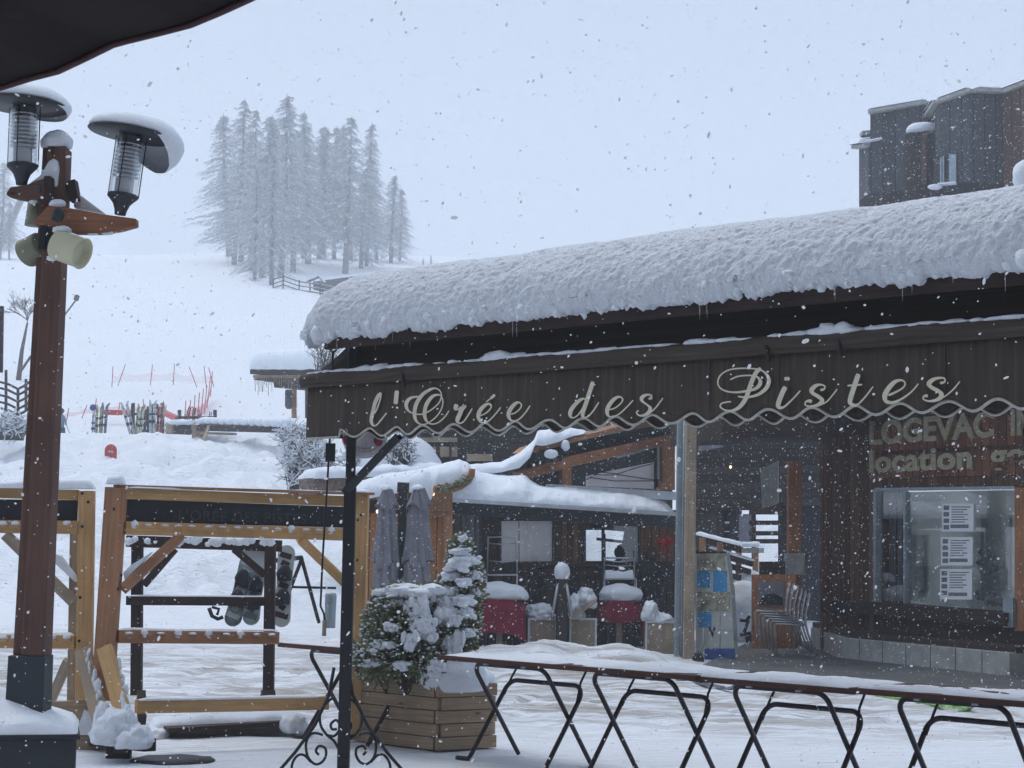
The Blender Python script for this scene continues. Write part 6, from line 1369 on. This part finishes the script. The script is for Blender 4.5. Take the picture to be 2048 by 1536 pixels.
MB().rect(Q5, 1438, 1225, 1440, 1297, .004, .01).rect(Q5, 1438, 1259, 1464, 1261, .004, .01).build('joint_line', M['concrete'], root)
root = thing('umbrella_base', P(1396, 1324, 24.6), 'small black domed foot with thin wire at the display corner', 'base'); MB().lathe([(.085, 0), (.08, .08), (.05, .14), (.03, .18), (0, .18)], P(1396, 1328, 24.6), (0, 0, 1), 16).build('dome', M['metal'], root); MB().tube([P(1398, 1308, 24.5), P(1406, 1285, 24.5), P(1407, 1256, 24.5)], .006, 5).build('wire', M['offwhite'], root)
# framed board and chair stack
Q6 = PLd(1500, 26.4, 1620, 26.0)
root = thing('framed_board', Q6.hit(1540, 1298), 'orange wooden framed board with grey print behind the stacked chairs', 'notice board')
MB().rect(Q6, 1503, 1149, 1592, 1297, .06, 0).build('board', M['arm'], root); MB().rect(Q6, 1516, 1164, 1568, 1212, .01, .015).build('print', M['parasol'], root)
MB().pp(Q6, [(1517, 1205), (1528, 1190), (1548, 1186), (1566, 1196), (1566, 1210), (1517, 1210)], .005, .02).build('print_shape', M['darkcloth'], root)
MB().rect(Q6, 1518, 1123, 1568, 1149, .05, -.02, True).build('upper_box', M['brown'], root)
def stack_chair():
    root = thing('stacking_chair', (0, 0, 0), 'chair', 'chair', 'stacked metal chairs in the passage')
    for y_ in (0, .40): MB().tube([(.02, y_, 0), (-.02, y_, .40), (.01, y_, .44), (.40, y_, .43)], .011, 8).build('front_leg', M['chrome'], root); MB().tube([(.56, y_, 0), (.45, y_, .30), (.41, y_, .45), (.42, y_, .62), (.47, y_, .86)], .011, 8).build('rear_leg', M['chrome'], root)
    MB().beam((.0, .2, .445), (.40, .2, .435), .40, .012).build('seat', M['chrome'], root)
    k = MB()
    for z, x in ((.62, .42), (.70, .435), (.78, .45), (.86, .47)): k.beam((x, 0, z), (x, .4, z), .008, .035)
    k.build('back_slats', M['chrome'], root); return root
sc0 = stack_chair(); b0 = P(1513, 1298, 25.5); b0.z = .07
for i, wd in enumerate(('bottom and leftmost', 'second from the left', 'third from the left', 'fourth from the left', 'fifth from the left', 'rightmost and lowest at the back')):
    o = sc0 if i == 0 else copy_tree(sc0); o.location = b0 + Vector((.052 * i, -.02 * i, .19 - .034 * i)); o.rotation_euler = (0, 0, -.12); o['label'] = f'metal chair of the leaning stack, {wd}'

# ================================================================ SHOP (right)
gl_, gc_, gr_ = G(1621, 1298), G(1676, 1324), G(2019, 1362)
QS = Plane(gc_, gr_); QW = Plane(gc_ - QS.n * .75, gr_ - QS.n * .75)
root = thing('stone_bench', (gc_ + gr_) / 2, 'low concrete block bench running below the shop window', 'bench')
hb_ = .345; far = gr_
foot = [gl_, gc_, gr_, gr_ - QS.n * .55, gc_ - QS.n * .55 + QS.u * .25, gl_ + Vector((.35, .25, 0))]
MB().prism([(p.x, p.y) for p in foot], 0, hb_).build('block', M['concrete'], root, bevel=.008)
jt = MB()
for i in range(1, 7): p = gc_.lerp(gr_, i / 7) + QS.n * .001; jt.beam(p + Vector((0, 0, .01)), p + Vector((0, 0, hb_)), .008, .006, up=QS.n)
jt.build('joints', M['panel'], root)
foot2 = [gl_ + Vector((.05, .12, 0)), gc_ - QS.n * .1 + QS.u * .1, gr_ - QS.n * .1, gr_ - QS.n * .56, gc_ - QS.n * .56 + QS.u * .2, gl_ + Vector((.4, .35, 0))]
MB().prism([(p.x, p.y) for p in foot2], hb_ - .01, hb_ + .075).build('wood_seat', M['brown'], root, bevel=.006)
root = thing('shop', QW.hit(1850, 1300), 'dark timber clad shop with lettered red board sign and wide window', 'shop')
MB().rect(QW, 1640, 800, 1748, 1300, .25, 0).build('left_wall', M['shop'], root)
MB().rect(QW, 1748, 790, 2330, 976, .25, 0).build('upper_wall', M['shop'], root)
MB().pp(QW, [(1738, 852), (2330, 810), (2330, 870), (1738, 905)], .04, .05).pp(QW, [(1738, 910), (2330, 885), (2330, 940), (1738, 958)], .04, .05).build('sign_boards', M['shopred'], root)
MB().pp(QW, [(1748, 1204), (2330, 1250), (2330, 1420), (1748, 1330)], .25, 0).pp(QW, [(1640, 1200), (1748, 1204), (2010, 1226), (2010, 1252), (1640, 1222)], .18, .16, True).build('lower_wall', M['brown'], root)
MB().rect(QW, 2029, 975, 2052, 1262, .2, .04).build('orange_post', M['arm'], root)
MB().rect(QW, 2052, 975, 2330, 1300, .2, -.2).build('side_bay', M['shop'], root)
wn_ = MB().pp(QW, [(1748, 976), (2029, 972), (2029, 978), (1748, 982)], .1, .03, True).pp(QW, [(1746, 980), (1752, 980), (1752, 1204), (1746, 1204)], .1, .02).pp(QW, [(1806, 984), (1811, 984), (1811, 1208), (1806, 1206)], .1, .0).build('window', M['galv'], root)
MB().pp(QW, [(1750, 980), (2029, 976), (2029, 1226), (1750, 1204)], .01, -.04).build('pane', M['glass'], wn_)
MB().pp(QW, [(1811, 984), (2029, 980), (2029, 1226), (1811, 1208)], .02, -.5).build('inner_backing', M['bright_backing'], wn_)  # sheet added behind the pane, its colour imitates the grey reflection
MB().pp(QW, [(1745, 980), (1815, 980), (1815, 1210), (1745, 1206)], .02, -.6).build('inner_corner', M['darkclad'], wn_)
vs_ = MB()
for x, wv in ((1757, 2), (1763, 3), (1770, 2), (1777, 4), (1782, 3), (1788, 2), (1795, 3), (1800, 2)): vs_.rect(QW, x, 985, x + wv, 1205, .02, -.3)
vs_.build('curtain_strip', M['parasol'], wn_)
MB().rect(QW, 1811, 1070, 1845, 1185, .03, -.4).rect(QW, 1962, 1030, 2016, 1180, .03, -.42).rect(QW, 1811, 986, 1885, 1002, .02, -.4).build('inner_shelf', M['concrete'], wn_)
for i, (x0, y0, x1, y1) in enumerate(((1884, 1007, 1947, 1063), (1882, 1074, 1945, 1131), (1880, 1138, 1944, 1199))):
    p = thing('poster', QW.hit(x0, y1, -.10), ('uppermost', 'middle', 'lowest')[i] + ' of three white notices in the shop window', 'notice', 'notices in the shop window')
    MB().rect(QW, x0, y0, x1, y1, .004, -.028).build('sheet', M['paper'], p)
    g = MB()
    for k in range(4): g.rect(QW, x0 + 3, y0 + 4 + k * 13, x0 + 14, y0 + 13 + k * 13, .002, -.026)
    for k in range(7): g.rect(QW, x0 + 19, y0 + 6 + k * 5, x1 - 6 - (k * 7) % 15, y0 + 8 + k * 5, .002, -.026)
    g.rect(QW, x0 + 17, y1 - 14, x1 - 10, y1 - 7, .002, -.026); g.build('print', M['print'], p)
tm = MB(); rnd = random.Random(2)
for x, y_, r_ in ((1970, 1105, 12), (1962, 1125, 9), (1985, 1125, 10), (1972, 1142, 12), (1994, 1150, 9), (1965, 1190, 16), (1985, 1200, 18), (2004, 1205, 12)): tag(MB().blob(QW.hit(x, y_, -.25), (r_ / 150 , .06, r_ / 150 * .7), x, 3, .35).build('plush_toy', M['parasol']), ('topmost plush shape behind the shop glass, head of the pile', 'left plush shape just below the topmost one in the shop window', 'right plush shape just below the topmost one in the shop window', 'middle plush shape of the upper pile in the shop window', 'plush shape nearest the right window post, upper pile', 'left plush shape lying on the shop window sill', 'middle plush shape lying on the shop window sill', 'right plush shape lying on the shop window sill')[[1970, 1962, 1985, 1972, 1994, 1965, 1985, 2004].index(x) if (x, y_) != (1985, 1200) else 6], 'window decoration', 'plush shapes in the shop window')
MB().rect(QW, 2006, 1196, 2026, 1255, .05, .1).build('mailbox', M['galv'], root)
MB().beam(QW.hit(1380, 835, -.4), QW.hit(2600, 760, -.4), 3.2, .35).build('roof', M['brown'], root)
q0 = P(1390, 862, 26); q1 = P(1660, 856, 26.5)
MB().beam(q0, q1, 2.2, .34).build('passage_soffit', M['brown'], root)
a_ = QW.hit(1741, 888, .06); c_ = QW.hit(1990, 873, .06); hz = QW.hit(1741, 843).z - QW.hit(1741, 888).z
text_obj('LOGEVAC', hz, a_, QW.u, QW.n, M['signletter'], 'sign_lettering', root, .035, .02, (c_ - a_).dot(QW.u), 0, 1.0)
b_ = QW.hit(2024, 871, .06); b_.z = a_.z; text_obj('IMMO', hz, b_, QW.u, QW.n, M['signletter'], 'sign_lettering', root, .035, .02, 1.15)
a2 = QW.hit(1740, 944, .06); c2 = QW.hit(1946, 940, .06); text_obj('location', hz * .95, a2, QW.u, QW.n, M['signletter'], 'sign_lettering', root, .03, .02, (c2 - a2).dot(QW.u))
b2_ = QW.hit(1981, 944, .06); b2_.z = a2.z; text_obj('gestion', hz * .95, b2_, QW.u, QW.n, M['signletter'], 'sign_lettering', root, .03, .02, (c2 - a2).dot(QW.u) * .93)
# skis lying in the snow under the tables
for i, (x0, y0, x1, y1, mt, lb) in enumerate(((1752, 1390, 1935, 1418, 'g', 'bright green ski lying in the snow under the right tables'), (1330, 1352, 1462, 1378, 'd', 'dark ski half covered in snow beneath the middle table'), (1320, 1344, 1430, 1360, 'd', 'second dark ski beneath the middle table, nearer the post'))):
    if mt == 'g': mm = mat_plain('green_ski_finish', (.25, .5, .12), .4, 0, .5, 14)
    else: mm = SKM[3]
    a, b_ = G(x0, y0, .03), G(x1, y1, .03); r_ = thing('ski', a, lb, 'ski', 'skis lying on the snow')
    MB().beam(a, b_, .075, .025).beam(b_, b_ + (b_ - a).normalized() * .12 + Vector((0, 0, .05)), .075, .02, w1=.04).build('blade', mm, r_)
    q = a.lerp(b_, .75 if mt == 'g' else .4); MB().blob(q + Vector((0, 0, .05)), (.07, .05, .05), i, 3, .3).blob(a.lerp(b_, .88 if mt == 'g' else .6) + Vector((0, 0, .04)), (.05, .04, .04), i + 5, 3, .3).build('binding', M['darkcloth'], r_)

# ================================================================ APARTMENT TOWER
root = thing('apartment_tower', P(1880, 1085, 62), 'dark clad stepped apartment block rising above the snow roof', 'apartment block')
D6 = 62
def tx(px, d=D6): p = P(px, 1085, d); return (p.x, p.y)
def tz(px, py, d=D6): return P(px, py, d).z
bt = MB(); bt.prism([tx(1718, 62), tx(1737, 60.6), tx(1860, 60.2), tx(1860, 66), tx(1720, 66)], tz(1718, 402), [tz(1718, 296), tz(1737, 294, 60.6), tz(1860, 280, 60.2), tz(1860, 280), tz(1718, 296)])
bt.prism([tx(1741, 60.4), tx(1853, 59.6), tx(1866, 63), tx(1745, 66)], tz(1741, 404), [tz(1741, 226, 60.4), tz(1853, 207, 59.6), tz(1866, 228, 63), tz(1745, 232, 66)]); bt.build('left_volume', M['tower'], root)
bt = MB(); bt.prism([tx(1723, 64), tx(1745, 64), tx(1745, 66), tx(1723, 66)], tz(1723, 300, 64), tz(1723, 268, 64)); bt.build('roof_box', M['tower'], root)
bt = MB(); bt.prism([tx(1856, 60.5), tx(1882, 57.5), tx(1944, 56.8), tx(2012, 57.2), tx(2012, 66), tx(1856, 66)], tz(1880, 372, 57.5), [tz(1856, 243, 60.5), tz(1882, 205, 57.5), tz(1944, 184, 56.8), tz(2012, 186, 57.2), tz(2012, 186, 66), tz(1856, 243, 66)]); bt.build('middle_volume', M['tower'], root)
bt = MB(); bt.prism([tx(2010, 57.15), tx(2120, 55), tx(2200, 55), tx(2200, 66.1), tx(2009, 66.1)], 0, [tz(2013, 186, 57.1), tz(2120, 146, 55), tz(2200, 130, 55), tz(2200, 130, 66), tz(2013, 186, 66)]); bt.build('brown_volume', M['tower_brown'], root)
bt = MB(); bt.prism([tx(1760, 62), tx(2012, 58.5), tx(2012, 66), tx(1760, 66)], 0, tz(1880, 366, 58.5)); bt.build('base_volume', M['tower_brown'], root)
bt = MB(); bt.lathe([(.42, 0), (.42, 4.2)], P(1834, 520, 59.2), (0, 0, 1), 20); bt.build('round_turret', M['tower_brown'], root)
MB().prism([tx(1814, 59.3), tx(1856, 58.6), tx(1856, 60), tx(1814, 60)], tz(1830, 372, 59), tz(1830, 264, 59)).build('turret_block', M['tower_brown'], root)
ed = MB()
def edge_(a, b_, w_=.5, h=.12): ed.beam(a, b_, w_, h)
edge_(P(1739, 226, 60.4), P(1855, 206, 59.6)); edge_(P(1855, 206, 59.6), P(1868, 228, 63)); edge_(P(1855, 243, 60.5), P(1882, 203, 57.5)); edge_(P(1881, 204, 57.5), P(1945, 182, 56.8)); edge_(P(1944, 182, 56.8), P(2013, 185, 57.2)); edge_(P(2012, 185, 57.1), P(2120, 145, 55)); edge_(P(1716, 295, 62), P(1741, 292, 60.6)); edge_(P(1722, 268, 64), P(1745, 266, 64))
ed.build('roof_edge', M['concrete'], root)
sn = MB()
for a, b_ in ((P(1741, 222, 60.8), P(1853, 203, 60)), (P(1858, 238, 60.5), P(1884, 200, 57.8)), (P(1884, 200, 57.8), P(1943, 179, 57.1)), (P(1945, 179, 57.1), P(2010, 182, 57.5)), (P(2014, 181, 57.3), P(2118, 142, 55.3))): snowstrip(sn, a, b_, .7, .10, 5, 30)
sn.blob(P(1838, 260, 58.9), (.42, .6, .22), 3, 3, .05, 1.2, -.3).blob(P(1848, 258, 58.9), (.4, .6, .2), 3, 3, .05, 1.2, -.3); snowstrip(sn, P(1718, 291, 62), P(1740, 287, 60.8), .8, .2, 6, 20); snowstrip(sn, P(1730, 284, 60.2), P(1765, 278, 60.1), .3, .05, 7, 16)
sn.blob(P(1870, 374, 56.9), (.22, .2, .09), 4, 3).beam(P(1876, 369, 56.9), P(1912, 366, 56.7), .3, .05)
sn.build('snow_cap', M['snow'], root)
Q7 = PLd(1882, 57.5, 1944, 56.8)
w1_ = MB().rect(Q7, 1894, 306, 1915, 370, .1, .05).build('window', M['panel'], root); MB().rect(Q7, 1898, 308, 1912, 367, .02, .07).build('pane', M['galv'], w1_)
w1_ = MB().rect(Q7, 1868, 312, 1889, 372, .1, .12).build('window', M['panel'], root); MB().rect(Q7, 1880, 314, 1883, 371, .02, .14).rect(Q7, 1885, 312, 1888, 372, .02, .14).build('pane', M['galv'], w1_)
tag(MB().blob(P(2052, 352, 9.6), (.07, .1, .09), 3, 3, .1).build('snow_lump', M['snow']), 'small snow lump on the roof snow at the right border', 'snow lump')

# ================================================================ BUILDING AT THE CAMERA'S BACK (shades the square and the awning front)
root = thing('terrace_building', (0, -7, 0), 'tall dark timber building standing at the back of the terrace', 'building')
MB().prism([(-34, -6), (34, -6), (34, -12), (-34, -12)], -1, 15).build('wall', M['shop'], root)
wb_ = MB(); wb_.box((0, -8.6, 15.2), (70, 7.5, .35)); wb_.build('roof', M['brown'], root)
for fx in range(-5, 6):
    for fz in (1.6, 5.0, 8.4, 11.8):
        k = MB().box((fx * 5.6, -5.98, fz), (2.2, .08, 1.6)).build('window', M['pine2'], root); MB().box((fx * 5.6, -5.92, fz), (1.9, .05, 1.35)).build('pane', M['greypaint'], k)
# ================================================================ FALLING SNOW
rnd = random.Random(77); fl = MB(); V = []; Fc = []
octv = [(1, 0, 0), (-1, 0, 0), (0, 1, 0), (0, -1, 0), (0, 0, 1), (0, 0, -1)]; octf = [(0, 2, 4), (2, 1, 4), (1, 3, 4), (3, 0, 4), (2, 0, 5), (1, 2, 5), (3, 1, 5), (0, 3, 5)]
bmi = bmesh.new(); bmesh.ops.create_icosphere(bmi, subdivisions=1, radius=1.0); icv = [tuple(v.co) for v in bmi.verts]; icf = [tuple(v.index for v in f.verts) for f in bmi.faces]; bmi.free()
def flake(p, r):
    o = len(V); M3 = Matrix.Rotation(rnd.uniform(0, 3), 3, Vector((rnd.random(), rnd.random(), rnd.random() + .1)))
    sx, sy, sz = rnd.uniform(.6, 1.2), rnd.uniform(.6, 1.2), rnd.uniform(.8, 2.0)
    near = p.y < 8
    for a in (icv if near else octv): V.append(p + M3 @ Vector((a[0] * sx, a[1] * sy, a[2] * sz)) * r)
    Fc.extend([(o + a, o + b_, o + c) for a, b_, c in (icf if near else octf)])
n_fl = 0
for i in range(62000):
    y = 12 + 30 * rnd.random() ** .5; x = rnd.uniform(-.34, .36) * y; z = EYE + y * math.tan(PITCH) + rnd.uniform(-.24, .24) * y
    p = Vector((x, y, z)); k = (p - QA.a).dot(QA.n)
    if z > .1 and p.z > terr(x, y) and not (k < .2 and k > -2 and z > 2.2): flake(p, rnd.uniform(.0028, .0058))
for i in range(56000):
    y = 27 * rnd.random() ** (1 / 2.35)
    if y < 4.2: continue
    x = rnd.uniform(-.40, .42) * y; z = EYE + y * math.tan(PITCH) + rnd.uniform(-.30, .30) * y
    if z < .05: continue
    p = Vector((x, y, z)); k = (p - QA.a).dot(QA.n)
    if k < .3 and z > 2.2 and (p - QA.a).dot(UA) > s0_ - .2 and k > -2.2: continue
    r = min(.009, max(.0018, rnd.gauss(.0032, .0011)))
    if rnd.random() < .02: r *= 1.4
    flake(p, r); n_fl += 1
me = bpy.data.meshes.new('falling_snow'); me.from_pydata(V, [], Fc); me.materials.append(mat_snow('snowflakes', (.90, .91, .93), 0)); fm = me.materials[0]; fn_ = fm.node_tree; tl = fn_.nodes.new('ShaderNodeBsdfTranslucent'); tl.inputs[0].default_value = (.95, .96, .98, 1); ms_ = fn_.nodes.new('ShaderNodeMixShader'); ms_.inputs[0].default_value = .5
fn_.links.new(fn_.nodes['Principled BSDF'].outputs[0], ms_.inputs[1]); fn_.links.new(tl.outputs[0], ms_.inputs[2]); fn_.links.new(ms_.outputs[0], fn_.nodes['Material Output'].inputs[0])
fo = bpy.data.objects.new('falling_snow', me); COL.objects.link(fo)
tag(fo, 'snowflakes falling everywhere through the air', 'falling snow', None, 'stuff')
# ================================================================ HAZE
hz_ = MB(); hz_.prism([(-640, -16), (640, -16), (640, 620), (-640, 620)], -1.2, 140)
ho = hz_.build('haze', bpy.data.materials.new('snowfall_haze')); hm_ = ho.data.materials[0]; hm_.use_nodes = True; nt_ = hm_.node_tree; nt_.nodes.clear()
pv_ = nt_.nodes.new('ShaderNodeVolumePrincipled'); pv_.inputs['Color'].default_value = (.90, .94, 1.0, 1); pv_.inputs['Density'].default_value = .0019; pv_.inputs['Anisotropy'].default_value = .2
oo_ = nt_.nodes.new('ShaderNodeOutputMaterial'); nt_.links.new(pv_.outputs[0], oo_.inputs['Volume'])
tag(ho, 'thin grey snowfall mist over the whole place', 'haze', None, 'stuff')
print('flakes', n_fl)
